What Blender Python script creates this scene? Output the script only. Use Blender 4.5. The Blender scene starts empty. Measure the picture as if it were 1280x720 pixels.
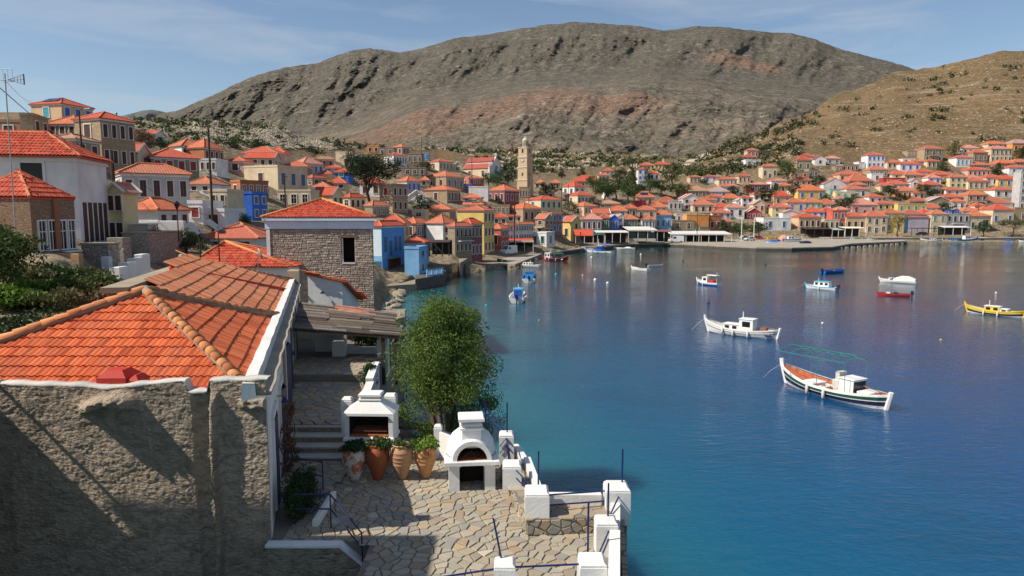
import bpy, bmesh, math, random, re
import numpy as np
from mathutils import Vector, Matrix, Euler
R = math.radians
rnd = random.Random(7)
SC = bpy.context.scene
COL = SC.collection

# ------------------------------------------------------------------ camera, sky, sun, exposure
FPX, HOR, CAMH = 853.0, 266.0, 11.0
PITCH = math.atan((360 - HOR) / FPX)
cam = bpy.data.cameras.new('camera'); camo = bpy.data.objects.new('camera', cam); COL.objects.link(camo)
camo.location = (0, 0, CAMH); camo.rotation_euler = (math.pi / 2 - PITCH, 0, 0)
cam.sensor_width = 36; cam.lens = FPX / 1280 * 36; cam.clip_start = 0.2; cam.clip_end = 20000
SC.camera = camo
SUN_DIR = Vector((1.0, 0.30, -1.10)).normalized()          # direction the light travels
sun = bpy.data.lights.new('sun', 'SUN'); sun.energy = 4.9; sun.angle = R(0.5); sun.color = (1, .925, .81)
suno = bpy.data.objects.new('sun', sun); COL.objects.link(suno)
suno.rotation_euler = SUN_DIR.to_track_quat('-Z', 'Y').to_euler(); suno.location = (-60, -30, 80)
world = bpy.data.worlds.new('World'); SC.world = world; world.use_nodes = True
wn, wl = world.node_tree.nodes, world.node_tree.links
bg = wn['Background']; sky = wn.new('ShaderNodeTexSky'); sky.sky_type = 'NISHITA'; sky.sun_disc = False
sky.sun_elevation = math.asin(-SUN_DIR.z); sky.sun_rotation = math.atan2(-SUN_DIR.x, -SUN_DIR.y)
sky.air_density = 1.0; sky.dust_density = 0.5; sky.ozone_density = 1.5; sky.altitude = 0
tcw = wn.new('ShaderNodeTexCoord'); mpw = wn.new('ShaderNodeMapping'); mpw.inputs['Scale'].default_value = (1.0, 1.0, 7.0)
mpw.inputs['Rotation'].default_value = (0, R(14), 0)
nzw = wn.new('ShaderNodeTexNoise'); nzw.inputs['Scale'].default_value = 3.4; nzw.inputs['Detail'].default_value = 7; nzw.inputs['Roughness'].default_value = .58
nzw.inputs['Distortion'].default_value = .5
rpw = wn.new('ShaderNodeValToRGB'); rpw.color_ramp.elements[0].position = .44; rpw.color_ramp.elements[0].color = (0, 0, 0, 1)
rpw.color_ramp.elements[1].position = .8; rpw.color_ramp.elements[1].color = (.62, .62, .62, 1)
mxw = wn.new('ShaderNodeMix'); mxw.data_type = 'RGBA'; mxw.inputs[7].default_value = (5.0, 5.3, 5.8, 1)
wl.new(tcw.outputs['Generated'], mpw.inputs['Vector']); wl.new(mpw.outputs['Vector'], nzw.inputs['Vector'])
wl.new(nzw.outputs['Fac'], rpw.inputs['Fac']); wl.new(rpw.outputs['Color'], mxw.inputs[0]); wl.new(sky.outputs['Color'], mxw.inputs[6])
wl.new(mxw.outputs[2], bg.inputs['Color']); bg.inputs['Strength'].default_value = 0.09
SC.view_settings.view_transform = 'Standard'; SC.view_settings.look = 'None'; SC.view_settings.gamma = 1.0
SC.view_settings.exposure = 0.34
SC.render.engine = 'CYCLES'; SC.cycles.max_bounces = 6; SC.cycles.use_denoising = True

# ------------------------------------------------------------------ survey helpers (photo measurements -> metres in the bay)
cp, sp = math.cos(PITCH), math.sin(PITCH)
def at(u, v, Y):
    x, y = (u - 640) / FPX, (360 - v) / FPX
    t = Y / (cp + y * sp)
    return Vector((x * t, Y, CAMH + t * (y * cp - sp)))
def on_z(u, v, z):
    x, y = (u - 640) / FPX, (360 - v) / FPX
    t = (z - CAMH) / (y * cp - sp)
    return Vector((x * t, t * (cp + y * sp), z))
def kx(u, v=300):
    y = (360 - v) / FPX
    return (u - 640) / FPX / (cp + y * sp)

# ------------------------------------------------------------------ numpy noise
_pr = np.random.RandomState(3); _perm = _pr.permutation(256); _perm = np.concatenate([_perm, _perm, _perm])
def vnoise(x, y, seed=0):
    x = np.asarray(x, float) + seed * 17.3; y = np.asarray(y, float) + seed * 9.7
    xi = np.floor(x).astype(int); yi = np.floor(y).astype(int); xf = x - xi; yf = y - yi
    u = xf * xf * xf * (xf * (xf * 6 - 15) + 10); v = yf * yf * yf * (yf * (yf * 6 - 15) + 10)
    def g(ix, iy, dx, dy):
        h = _perm[(_perm[ix & 255] + iy) & 255] * (2 * math.pi / 256)
        return np.cos(h) * dx + np.sin(h) * dy
    a = g(xi, yi, xf, yf); b = g(xi + 1, yi, xf - 1, yf); c = g(xi, yi + 1, xf, yf - 1); d = g(xi + 1, yi + 1, xf - 1, yf - 1)
    return (a + u * (b - a)) * (1 - v) + (c + u * (d - c)) * v
def fbm(x, y, o=4, seed=0, ridged=False):
    s = 0; a = 1.0; t = 0
    for i in range(o):
        n = vnoise(np.asarray(x) * 2 ** i, np.asarray(y) * 2 ** i, seed + i)
        s = s + a * ((1 - 2 * np.abs(n)) if ridged else n); t += a; a *= .5
    return s / t

# ------------------------------------------------------------------ object helpers
def tag(o, label=None, cat=None, group=None, kind=None):
    if label: o['label'] = label
    if cat: o['category'] = cat
    if group: o['group'] = group
    if kind: o['kind'] = kind
    return o
def empty(name, loc=(0, 0, 0), rz=0, label=None, cat=None, group=None):
    o = bpy.data.objects.new(name, None); COL.objects.link(o); o.location = loc; o.rotation_euler = (0, 0, rz)
    o.empty_display_size = .2
    return tag(o, label, cat, group)
def link(name, me, parent=None, loc=None, rz=0):
    o = bpy.data.objects.new(name, me); COL.objects.link(o)
    if parent: o.parent = parent
    if loc is not None: o.location = loc
    if rz: o.rotation_euler = (0, 0, rz)
    return o
class MB:
    def __init__(s): s.v = []; s.f = []; s.m = []; s.uv = {}
    def add(s, vs, fs, m=0, uvs=None):
        b = len(s.v); s.v += [tuple(p) for p in vs]
        for i, f in enumerate(fs):
            s.f.append(tuple(b + k for k in f)); s.m.append(m)
            if uvs: s.uv[len(s.f) - 1] = uvs[i]
        return s
    def box(s, x0, x1, y0, y1, z0, z1, m=0, M=None):
        p = [(x0, y0, z0), (x1, y0, z0), (x1, y1, z0), (x0, y1, z0), (x0, y0, z1), (x1, y0, z1), (x1, y1, z1), (x0, y1, z1)]
        if M is not None: p = [M @ Vector(q) for q in p]
        return s.add(p, [(0, 3, 2, 1), (4, 5, 6, 7), (0, 1, 5, 4), (1, 2, 6, 5), (2, 3, 7, 6), (3, 0, 4, 7)], m)
    def bbox(s, x0, x1, y0, y1, z0, z1, c=.02, m=0, M=None):      # box with chamfered top
        p = [(x0, y0, z0), (x1, y0, z0), (x1, y1, z0), (x0, y1, z0), (x0, y0, z1 - c), (x1, y0, z1 - c), (x1, y1, z1 - c), (x0, y1, z1 - c),
             (x0 + c, y0 + c, z1), (x1 - c, y0 + c, z1), (x1 - c, y1 - c, z1), (x0 + c, y1 - c, z1)]
        if M is not None: p = [M @ Vector(q) for q in p]
        return s.add(p, [(0, 3, 2, 1), (8, 9, 10, 11), (0, 1, 5, 4), (1, 2, 6, 5), (2, 3, 7, 6), (3, 0, 4, 7), (4, 5, 9, 8), (5, 6, 10, 9), (6, 7, 11, 10), (7, 4, 8, 11)], m)
    def prism(s, poly, z0, z1, m=0, mtop=None):
        n = len(poly); b = [(p[0], p[1], z0 if not callable(z0) else z0(p)) for p in poly]; t = [(p[0], p[1], z1) for p in poly]
        s.add(b + t, [tuple(range(n - 1, -1, -1))] + [(i, (i + 1) % n, n + (i + 1) % n, n + i) for i in range(n)], m)
        return s.add(t, [tuple(range(n))], m if mtop is None else mtop)
    def tube(s, pts, r, n=6, m=0, r1=None):
        pts = [Vector(p) for p in pts]; k = len(pts); base = len(s.v); rings = []
        for i, p in enumerate(pts):
            d = (pts[min(i + 1, k - 1)] - pts[max(i - 1, 0)]).normalized()
            a = d.orthogonal().normalized() if abs(d.z) > .9 else d.cross(Vector((0, 0, 1))).normalized()
            b = d.cross(a); rr = r if r1 is None else r + (r1 - r) * i / max(1, k - 1)
            rings.append([p + (a * math.cos(2 * math.pi * j / n) + b * math.sin(2 * math.pi * j / n)) * rr for j in range(n)])
        vs = [q for g in rings for q in g]; fs = []
        for i in range(k - 1):
            for j in range(n):
                j2 = (j + 1) % n; fs.append((i * n + j, i * n + j2, (i + 1) * n + j2, (i + 1) * n + j))
        fs += [tuple(range(n - 1, -1, -1)), tuple((k - 1) * n + j for j in range(n))]
        return s.add(vs, fs, m)
    def lathe(s, prof, n=20, c=(0, 0, 0), m=0, a0=0, a1=None):
        full = a1 is None; a1 = a0 + 2 * math.pi if full else a1; cols = n if full else n + 1
        vs = [(c[0] + r * math.cos(a0 + (a1 - a0) * j / n), c[1] + r * math.sin(a0 + (a1 - a0) * j / n), c[2] + z) for r, z in prof for j in range(cols)]
        fs = []
        for i in range(len(prof) - 1):
            for j in range(n):
                j2 = (j + 1) % cols if full else j + 1
                fs.append((i * cols + j, i * cols + j2, (i + 1) * cols + j2, (i + 1) * cols + j))
        return s.add(vs, fs, m)
    def mesh(s, name, mats, smooth=False):
        me = bpy.data.meshes.new(name); me.from_pydata(s.v, [], s.f)
        for mt in (mats if isinstance(mats, (list, tuple)) else [mats]): me.materials.append(mt)
        if any(s.m): me.polygons.foreach_set('material_index', s.m)
        if smooth: me.polygons.foreach_set('use_smooth', [True] * len(me.polygons))
        if s.uv:
            ul = me.uv_layers.new(name='uv').data
            for fi, uvs in s.uv.items():
                for li, uvp in zip(me.polygons[fi].loop_indices, uvs): ul[li].uv = uvp
        me.update(); return me
    def build(s, name, mats, parent=None, smooth=False, loc=None, rz=0):
        return link(name, s.mesh(name, mats, smooth), parent, loc, rz)
def np_mesh(name, V, F, mats, smooth=False, midx=None):
    V = np.asarray(V, dtype=np.float32).reshape(-1, 3); F = np.asarray(F, dtype=np.int32); k = F.shape[1]
    me = bpy.data.meshes.new(name); me.vertices.add(len(V)); me.vertices.foreach_set('co', V.ravel())
    me.loops.add(F.size); me.loops.foreach_set('vertex_index', F.ravel()); me.polygons.add(len(F))
    me.polygons.foreach_set('loop_start', np.arange(0, F.size, k, dtype=np.int32))
    for mt in (mats if isinstance(mats, (list, tuple)) else [mats]): me.materials.append(mt)
    if midx is not None: me.polygons.foreach_set('material_index', np.asarray(midx, dtype=np.int32))
    me.update(calc_edges=True); me.validate()
    me.polygons.foreach_set('use_smooth', np.full(len(me.polygons), smooth)); return me
def grid_faces(nr, nc):
    i = np.arange(nr - 1)[:, None] * nc + np.arange(nc - 1)[None, :]
    return np.stack([i, i + 1, i + nc + 1, i + nc], -1).reshape(-1, 4)

# ------------------------------------------------------------------ materials
class NT:
    def __init__(s, name):
        s.mat = bpy.data.materials.new(name); s.mat.use_nodes = True; t = s.mat.node_tree
        s.n, s.l = t.nodes, t.links; s.b = s.n['Principled BSDF']; s._pos = None
    def N(s, typ, **kw):
        o = s.n.new('ShaderNode' + typ)
        for k, v in kw.items(): setattr(o, k, v)
        return o
    def pos(s, space='P'):
        if space == 'P':
            if s._pos is None: s._pos = s.N('NewGeometry').outputs['Position']
            return s._pos
        return s.N('TexCoord').outputs['Object' if space == 'O' else 'UV']
    def map(s, vec, sc=(1, 1, 1), rot=(0, 0, 0)):
        m = s.N('Mapping'); m.inputs['Scale'].default_value = sc; m.inputs['Rotation'].default_value = rot; s.l.new(vec, m.inputs['Vector']); return m.outputs['Vector']
    def noise(s, vec, sc, det=4, rough=.55, dist=0):
        m = s.N('TexNoise'); m.inputs['Scale'].default_value = sc; m.inputs['Detail'].default_value = det; m.inputs['Roughness'].default_value = rough
        m.inputs['Distortion'].default_value = dist; s.l.new(vec, m.inputs['Vector']); return m.outputs['Fac']
    def voro(s, vec, sc, feature='F1', out='Distance', rndm=1):
        m = s.N('TexVoronoi', feature=feature); m.inputs['Scale'].default_value = sc; m.inputs['Randomness'].default_value = rndm; s.l.new(vec, m.inputs['Vector']); return m.outputs[out]
    def ramp(s, fac, stops):
        m = s.N('ValToRGB'); e = m.color_ramp.elements
        while len(e) < len(stops): e.new(.5)
        for q, (p, c) in zip(e, stops):
            q.position = p; q.color = (c, c, c, 1) if not isinstance(c, (tuple, list)) else (*c, 1)
        s.l.new(fac, m.inputs['Fac']); return m.outputs['Color']
    def math(s, op, a, b=0.0, c=None):
        m = s.N('Math', operation=op)
        for i, q in enumerate((a, b) if c is None else (a, b, c)):
            if isinstance(q, (int, float)): m.inputs[i].default_value = q
            else: s.l.new(q, m.inputs[i])
        return m.outputs[0]
    def mix(s, fac, a, b, mode='MIX'):
        m = s.N('Mix', data_type='RGBA', blend_type=mode)
        for i, q in ((0, fac), (6, a), (7, b)):
            if isinstance(q, (int, float)): m.inputs[i].default_value = q if i == 0 else (q, q, q, 1)
            elif isinstance(q, tuple): m.inputs[i].default_value = (*q, 1)
            else: s.l.new(q, m.inputs[i])
        return m.outputs[2]
    def out(s, col=None, rough=.8, bump=None, bs=.3, bd=.02, spec=.3, metal=0):
        if col is not None:
            if isinstance(col, tuple): s.b.inputs['Base Color'].default_value = (*col, 1)
            else: s.l.new(col, s.b.inputs['Base Color'])
        if isinstance(rough, (int, float)): s.b.inputs['Roughness'].default_value = rough
        else: s.l.new(rough, s.b.inputs['Roughness'])
        s.b.inputs['Specular IOR Level'].default_value = spec; s.b.inputs['Metallic'].default_value = metal
        if bump is not None:
            k = s.N('Bump'); k.inputs['Strength'].default_value = bs; k.inputs['Distance'].default_value = bd
            s.l.new(bump, k.inputs['Height']); s.l.new(k.outputs['Normal'], s.b.inputs['Normal'])
        return s.mat
def sc3(c, k): return tuple(min(1, x * k) for x in c)
_mc = {}
def plaster(name, c, var=.22, rough=.85, bs=.35, weather=.5):
    if name in _mc: return _mc[name]
    t = NT(name); p = t.pos(); n1 = t.noise(p, .6, 5); n2 = t.noise(t.map(p, (3, 3, .7)), 1.2, 5, .65); n3 = t.noise(p, 14, 3)
    a = t.mix(t.ramp(n1, [(.3, 0), (.7, 1)]), sc3(c, 1 - var), sc3(c, 1 + var * .35))
    g = tuple((c[i] * .5 + (.26, .22, .17)[i] * .35) for i in range(3))
    a = t.mix(t.ramp(n2, [(.55, 0), (.78, weather)]), a, g)
    _mc[name] = t.out(a, rough, n3, bs, .015); return _mc[name]
def plain(name, c, rough=.6, metal=0, spec=.4, var=.12, sc=8, space='P'):
    if name in _mc: return _mc[name]
    t = NT(name); n = t.noise(t.pos(space), sc, 4)
    a = t.mix(t.ramp(n, [(.3, 0), (.7, 1)]), sc3(c, 1 - var), sc3(c, 1 + var))
    _mc[name] = t.out(a, rough, n, .15, .01, spec, metal); return _mc[name]
def stonewall(name, c1, c2, joint, sc=3.2, zs=1.7, bs=.8, mort=.07):
    if name in _mc: return _mc[name]
    t = NT(name); p = t.map(t.pos(), (1, 1, zs)); wob = t.noise(t.pos(), 2.5, 3)
    cell = t.voro(p, sc, 'F1', 'Color'); edge = t.voro(p, sc, 'DISTANCE_TO_EDGE', 'Distance')
    bw = t.N('RGBToBW'); t.l.new(cell, bw.inputs[0])
    a = t.mix(bw.outputs[0], c1, c2); a = t.mix(t.ramp(wob, [(.35, 0), (.75, .5)]), a, sc3(c1, .62))
    j = t.ramp(edge, [(0, 0), (mort, 1)]); a = t.mix(j, joint, a)
    h = t.math('ADD', j, t.math('MULTIPLY', t.noise(t.pos(), 18, 4), .5))
    _mc[name] = t.out(a, .92, h, bs, .04, .15); return _mc[name]
def rooftile(name, c):
    if name in _mc: return _mc[name]
    t = NT(name); uv = t.pos('UV'); sx = t.N('SeparateXYZ'); t.l.new(uv, sx.inputs[0])
    fu = t.math('FRACT', t.math('MULTIPLY', sx.outputs[0], 1 / .27)); fv = t.math('FRACT', t.math('MULTIPLY', sx.outputs[1], 1 / .42))
    hu = t.math('SINE', t.math('MULTIPLY', fu, math.pi)); hv = t.math('SUBTRACT', 1.0, fv)
    fl = t.N('Vector' + 'Math', operation='FLOOR'); t.l.new(t.map(uv, (1 / .27, 1 / .42, 1)), fl.inputs[0])
    wn_ = t.N('TexWhiteNoise'); t.l.new(fl.outputs[0], wn_.inputs['Vector'])
    n1 = t.noise(t.pos(), .5, 5, .6); n2 = t.noise(t.pos(), 6, 3)
    a = t.mix(wn_.outputs['Value'], sc3(c, .72), sc3(c, 1.15))
    a = t.mix(t.ramp(n1, [(.5, 0), (.78, .55)]), a, (c[0] * .45 + .1, c[1] * .6 + .09, c[2] * .6 + .07))
    a = t.mix(t.ramp(n2, [(.6, 0), (.9, .35)]), a, (.33, .27, .2))
    oi = t.N('ObjectInfo'); a = t.mix(t.math('MULTIPLY', oi.outputs['Random'], .55), a, (.37, .17, .115))
    h = t.math('ADD', t.math('MULTIPLY', hu, .7), t.math('MULTIPLY', hv, .6))
    _mc[name] = t.out(a, .8, h, .8, .06, .2); return _mc[name]
WALL = dict(w=(.74, .72, .70), c=(.66, .53, .36), t=(.48, .35, .225), s=(.40, .31, .22), p=(.62, .36, .32), y=(.72, .52, .17), o=(.72, .30, .09),
            b=(.05, .17, .62), lb=(.22, .45, .70), lv=(.50, .43, .48), rd=(.42, .05, .06), cr=(.58, .12, .08), gn=(.16, .20, .15), m=(.25, .09, .10),
            te=(.24, .44, .40), pe=(.66, .44, .27), gy=(.50, .48, .47), tc=(.45, .16, .075), ye=(.70, .58, .32), br=(.30, .18, .12))
def wallmat(k):
    if k in ('s', 't'): return stonewall('wall_stone_' + k, WALL[k], sc3(WALL[k], .7), sc3(WALL[k], .55), 2.2, 1.6, .5)
    return plaster('wall_plaster_' + k, WALL[k])
ROOF = dict(r=(.50, .078, .042), o=(.54, .145, .065), k=(.55, .25, .2), g=(.36, .32, .32), t=(.38, .25, .16), d=(.36, .06, .04))
def roofmat(k): return rooftile('roof_tiles_' + k, ROOF[k])
WHITE = plaster('white_paint', (.70, .69, .66), .16, .8, .5, .5)
TRIM = plaster('pale_trim', (.70, .66, .6), .12, .8, .2, .3)
NAVY = plain('navy_paint', (.012, .018, .075), .45)
BLUE = plain('blue_paint', (.02, .05, .30), .45)
STEELB = plain('blue_rail_paint', (.008, .016, .10), .4)
DARK = plain('dark_glass', (.012, .013, .016), .15, 0, .6)
SHUT = dict(d=DARK, b=plain('shutter_blue', (.03, .12, .55), .5), n=plain('shutter_brown', (.07, .03, .02), .6), r=plain('shutter_red', (.30, .035, .03), .55),
            g=plain('shutter_green', (.03, .13, .08), .55), y=plain('shutter_grey', (.18, .25, .28), .6), t=plain('shutter_teal', (.05, .35, .42), .5), l=plain('shutter_slate', (.07, .13, .22), .55))
# ------------------------------------------------------------------ terrain: control columns (bearing) with (v, distance) stations
COLS = [
 (-420, [(560, 14), (400, 24), (330, 34), (300, 42), (260, 55), (220, 70), (190, 85), (160, 105), (130, 140)]),
 (60, [(560, 17), (400, 24), (330, 34), (300, 42), (260, 55), (220, 70), (190, 85), (160, 105), (141, 140)]),
 (160, [(560, 19), (400, 28), (354, 38), (338, 44), (306, 52), (275, 62), (245, 78), (215, 95), (190, 115), (165, 150), (148, 200)]),
 (240, [(560, 21), (420, 32), (345, 48), (300, 62), (270, 75), (240, 95), (215, 120), (190, 150), (150, 230)]),
 (320, [(560, 22.5), (440, 38), (350, 56), (300, 80), (270, 100), (240, 125), (210, 155), (190, 185), (153, 260)]),
 (400, [(560, 25), (440, 42), (370, 62), (320, 88), (290, 108), (260, 135), (230, 170), (205, 205), (174, 280)]),
 (455, [(560, 26.5), (440, 47), (378, 70), (345, 90), (310, 115), (285, 135), (255, 165), (225, 205), (200, 250), (183, 330)]),
 (490, [(560, 34), (440, 57), (378, 88), (353, 98), (315, 118), (285, 137), (255, 166), (225, 206), (200, 250), (184, 340)]),
 (560, [(560, 40), (440, 70), (358, 106), (347, 107), (315, 130), (290, 155), (262, 190), (235, 230), (205, 300), (185, 440)]),
 (610, [(560, 40), (440, 70), (346, 113), (336, 123), (322, 150), (311, 161), (290, 177), (262, 202), (235, 252), (205, 335), (186, 490)]),
 (650, [(560, 40), (440, 70), (350, 118), (332, 134), (318.5, 164), (304, 178), (275, 207), (255, 240), (235, 290), (205, 400), (186, 600)]),
 (750, [(560, 40), (440, 70), (330, 165), (316, 184), (306, 216), (300, 222), (290, 230), (262, 256), (235, 312), (210, 420), (190, 620)]),
 (860, [(560, 40), (440, 70), (316, 222), (304, 238), (301, 252), (299, 264), (287, 270), (270, 279), (240, 320), (210, 400), (197, 500)]),
 (930, [(560, 40), (440, 70), (316, 222), (304, 240), (299.5, 262), (298, 271), (288, 274), (270, 284), (240, 323), (205, 390), (172, 560)]),
 (1000, [(560, 40), (440, 70), (314, 230), (301.5, 250), (299.5, 262), (298, 271), (288, 274), (280, 278), (250, 312), (195, 375), (160, 450), (145, 560)]),
 (1060, [(560, 40), (440, 70), (312, 240), (300, 262), (296, 274), (286, 279), (280, 283), (250, 314), (195, 378), (150, 460), (113, 600)]),
 (1130, [(560, 40), (440, 70), (308, 254), (300, 262), (296, 274), (287, 281), (280, 286), (250, 315), (190, 375), (150, 440), (88, 640)]),
 (1280, [(560, 40), (440, 70), (308, 254), (300, 262), (296, 274), (287, 281), (280, 286), (250, 315), (220, 345), (180, 385), (120, 470), (62, 600)]),
 (1700, [(560, 40), (440, 70), (308, 254), (300, 262), (296, 274), (287, 281), (280, 286), (250, 315), (220, 345), (180, 385), (120, 470), (20, 640)]),
]
_vb = 560.0
_cu = np.array([c[0] for c in COLS], float); _ct = np.array([c[1][-1][0] for c in COLS], float)
_T = np.linspace(0, 1, 201)
def _colY(c):
    v = np.array([p[0] for p in c[1]], float); y = np.array([math.log(p[1]) for p in c[1]])
    t = (_vb - v) / (_vb - v[-1])
    return np.interp(_T, t, y)
_CY = np.array([_colY(c) for c in COLS])
def terrY(u, v):
    u = np.asarray(u, float); v = np.asarray(v, float)
    i = np.clip(np.searchsorted(_cu, u) - 1, 0, len(_cu) - 2); f = np.clip((u - _cu[i]) / (_cu[i + 1] - _cu[i]), 0, 1); f = f * f * (3 - 2 * f)
    vt = _ct[i] * (1 - f) + _ct[i + 1] * f
    # interpolate at equal v where both columns know it, so neighbouring terraces stay level
    def ev(k):
        t = np.clip((_vb - v) / (_vb - _ct[k]), 0, 1) * 200
        a = np.clip(t.astype(int), 0, 199); return _CY[k, a] * (1 - (t - a)) + _CY[k, a + 1] * (t - a)
    return np.exp(ev(i) * (1 - f) + ev(i + 1) * f), vt
def atn(u, v, Y):
    x = (u - 640) / FPX; y = (360 - v) / FPX; t = Y / (cp + y * sp)
    return x * t, Y, CAMH + t * (y * cp - sp)
def TY(u, v): return float(terrY(u, v)[0])

def earth_mat(name, cols, rocks, scale=1.0, bush=None):
    t = NT(name); p = t.pos()
    n1 = t.noise(p, .02 * scale, 6, .6); n2 = t.noise(p, .35 * scale, 5, .65); n3 = t.noise(p, 1.6 * scale, 4, .6)
    a = t.mix(t.ramp(n1, [(.35, 0), (.65, 1)]), cols[0], cols[1])
    a = t.mix(t.ramp(n2, [(.42, 0), (.62, .75)]), a, cols[2])
    rk = t.ramp(t.voro(t.map(p, (1, 1, 1.8)), .55 * scale), [(.12, 1), (.42, 0)])
    a = t.mix(t.math('MULTIPLY', rk, .75), a, rocks)
    sb = t.noise(t.map(p, (.3, .3, 3.5)), .12 * scale, 6, .7); a = t.mix(t.ramp(sb, [(.54, 0), (.64, .6)]), a, rocks); n5 = t.noise(p, .9 * scale, 4, .75); a = t.mix(t.ramp(n5, [(.54, 0), (.62, .65)]), a, sc3(cols[2], .6))
    if bush: a = t.mix(t.ramp(t.voro(p, .16 * scale), [(.2, .85), (.3, 0)]), a, bush)
    sxg = t.N('SeparateXYZ'); t.l.new(p, sxg.inputs[0]); tw_ = t.math('ADD', t.math('MULTIPLY', sxg.outputs[2], 1 / 48), t.math('MULTIPLY', n2, .35)); a = t.mix(t.ramp(tw_, [(.55, .7), (.95, 0)]), a, t.mix(t.ramp(n3, [(.4, 0), (.6, 1)]), (.30, .245, .17), (.17, .14, .095)))
    h = t.math('ADD', t.math('ADD', n2, t.math('MULTIPLY', n3, .6)), t.math('MULTIPLY', rk, .5))
    return t.out(a, .95, h, .9, .5 / scale, .1)
us = np.arange(-420, 1701, 3.0); nr = 170
rows = []
tt = np.linspace(0, 1, nr)
U = np.repeat(us[None, :], nr, 0); _, vtop = terrY(us, np.full_like(us, 300.0))
V = _vb + (vtop[None, :] - _vb) * (tt[:, None] ** .72)
Yg, _ = terrY(U, V)
X, Yy, Z = atn(U, V, Yg)
amp = np.clip((Yg - 60) / 500, 0, 1) * 4.0
Z = Z + amp * fbm(X / 22, Yy / 22, 4, 5) * np.clip((tt[:, None] - .3) * 2, 0, 1)
# ground only where there is land: everything seaward of the shore drops under the water
def shore_u(Y): return np.interp(Y, [13, 30, 48, 60, 80, 96, 110, 134], [-2, -4, -8.5, -9.3, -13.2, -16.2, -14.2, -3])
for k, (dy, dz) in enumerate([(14, -1.5), (60, -9), (140, -30)]):
    e = np.stack([X[nr - 1] * (1 + dy / Yy[nr - 1]), Yy[nr - 1] + dy, Z[nr - 1] + dz])
    X = np.vstack([X, e[0:1]]); Yy = np.vstack([Yy, e[1:2]]); Z = np.vstack([Z, e[2:3]])
sea = (Yy < 133) & (X > shore_u(Yy)); Z = np.where(sea, np.minimum(Z, -1.2), Z)
Z = np.where((Yy < 262) & (X > np.interp(Yy, [128, 170, 200, 225, 262], [0, 8, 22, 40, 200])) , np.minimum(Z, -1.0), Z)
near = (Yy < 44) & (X > -13.2 - (Yy - 20) * .3); Z = np.where(near, np.minimum(Z, 1.0), Z)
GROUND = earth_mat('dry_hillside', [(.185, .118, .062), (.135, .092, .048), (.085, .07, .035)], (.31, .24, .165), .7)
g = link('hillside', np_mesh('hillside', np.stack([X, Yy, Z], -1), grid_faces(*X.shape), GROUND, True)); tag(g, kind='structure')
TERR = (X, Yy, Z, U, nr); VROW = V

# ------------------------------------------------------------------ mountain behind the town
SKY = [(-420, 190), (60, 175), (150, 165), (200, 143), (225, 137), (240, 130), (275, 115), (310, 98), (340, 88), (400, 78), (440, 63), (462, 60), (500, 66), (530, 60), (570, 48), (620, 42), (650, 36), (690, 30), (720, 28),
       (760, 30), (800, 33), (830, 39), (870, 33), (910, 35), (950, 40), (990, 42), (1020, 50), (1050, 62), (1090, 72), (1135, 84), (1200, 105), (1300, 120), (1700, 150)]
us = np.arange(-420, 1701, 2.0); nr2 = 210
vs_ = np.interp(us, [p[0] for p in SKY], [p[1] for p in SKY]) + 3.0 * fbm(us / 30, us * 0, 5, 2) - 2.2 * np.abs(fbm(us / 11, us * 0, 4, 4))
t2 = np.linspace(0, 1, nr2)[:, None]
vbase = 218.0
V = vbase + (vs_[None, :] - vbase) * t2
U = np.repeat(us[None, :], nr2, 0)
ridge1 = np.interp(us, [-420, 300, 440, 520, 600, 650, 760, 820, 900, 1000, 1100, 1700], [215, 200, 165, 128, 116, 108, 100, 96, 104, 112, 125, 150])   # foothill crest
fh = 1 / (1 + np.exp(-(ridge1[None, :] - V) / 6.0))
lnY = np.log(560) + (np.log(1150) - np.log(560)) * np.clip((vbase - V) / (vbase - ridge1[None, :]), 0, 1) ** .9
lnY = lnY + fh * (np.log(1750) - np.log(1150)) + np.clip((ridge1[None, :] - V) / np.maximum(8, ridge1[None, :] - vs_[None, :]), 0, 1) * (np.log(2500) - np.log(1750))
wu = U + 14 * fbm(U / 60, V / 40, 3, 11); wv = V + 8 * fbm(U / 50, V / 40, 3, 12)
gul = fbm((wu + wv * .8) / 85, wv / 90, 4, 21); gul2 = fbm((wu + wv * .5) / 34, wv / 60, 5, 31, True); gul3 = fbm((wu - wv * .7) / 15, wv / 16, 4, 35, True)
k = np.clip(t2 * 6, 0, 1) * np.clip((1.02 - t2) * 9, .12, 1)
lnY = lnY - k * (.13 * gul + .046 * gul2 + .018 * gul3 + .009 * fbm(wu / 5, wv / 3.5, 4, 41, True))
Ym = np.exp(lnY)
X, Yy, Z = atn(U, V, Ym)
X = np.vstack([X, X[-1:] * 1.15]); Yy = np.vstack([Yy, Yy[-1:] * 1.15]); Z = np.vstack([Z, Z[-1:] * .6])
t = NT('mountain_rock'); p = t.pos()
n1 = t.noise(p, .0035, 6, .6, .3); n2 = t.noise(t.map(p, (1, 1, 1.2)), .03, 7, .7); n3 = t.noise(p, .0016, 4, .55); n4 = t.noise(t.map(p, (1, 1, 1.4)), .012, 7, .72)
a = t.mix(t.ramp(n1, [(.38, 0), (.62, 1)]), (.30, .24, .178), (.22, .185, .14))
sz = t.N('SeparateXYZ'); t.l.new(p, sz.inputs[0]); zz = t.math('ADD', t.math('MULTIPLY', sz.outputs[2], 1 / 420), t.math('MULTIPLY', n3, .5))
a = t.mix(t.ramp(zz, [(.6, 0), (1.0, .8)]), a, (.14, .128, .11))  # upper slopes darkened by height: grey scrub, with cloud shade in the colour
a = t.mix(t.ramp(n4, [(.45, 0), (.62, .85)]), a, (.125, .115, .09))
red = None
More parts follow.
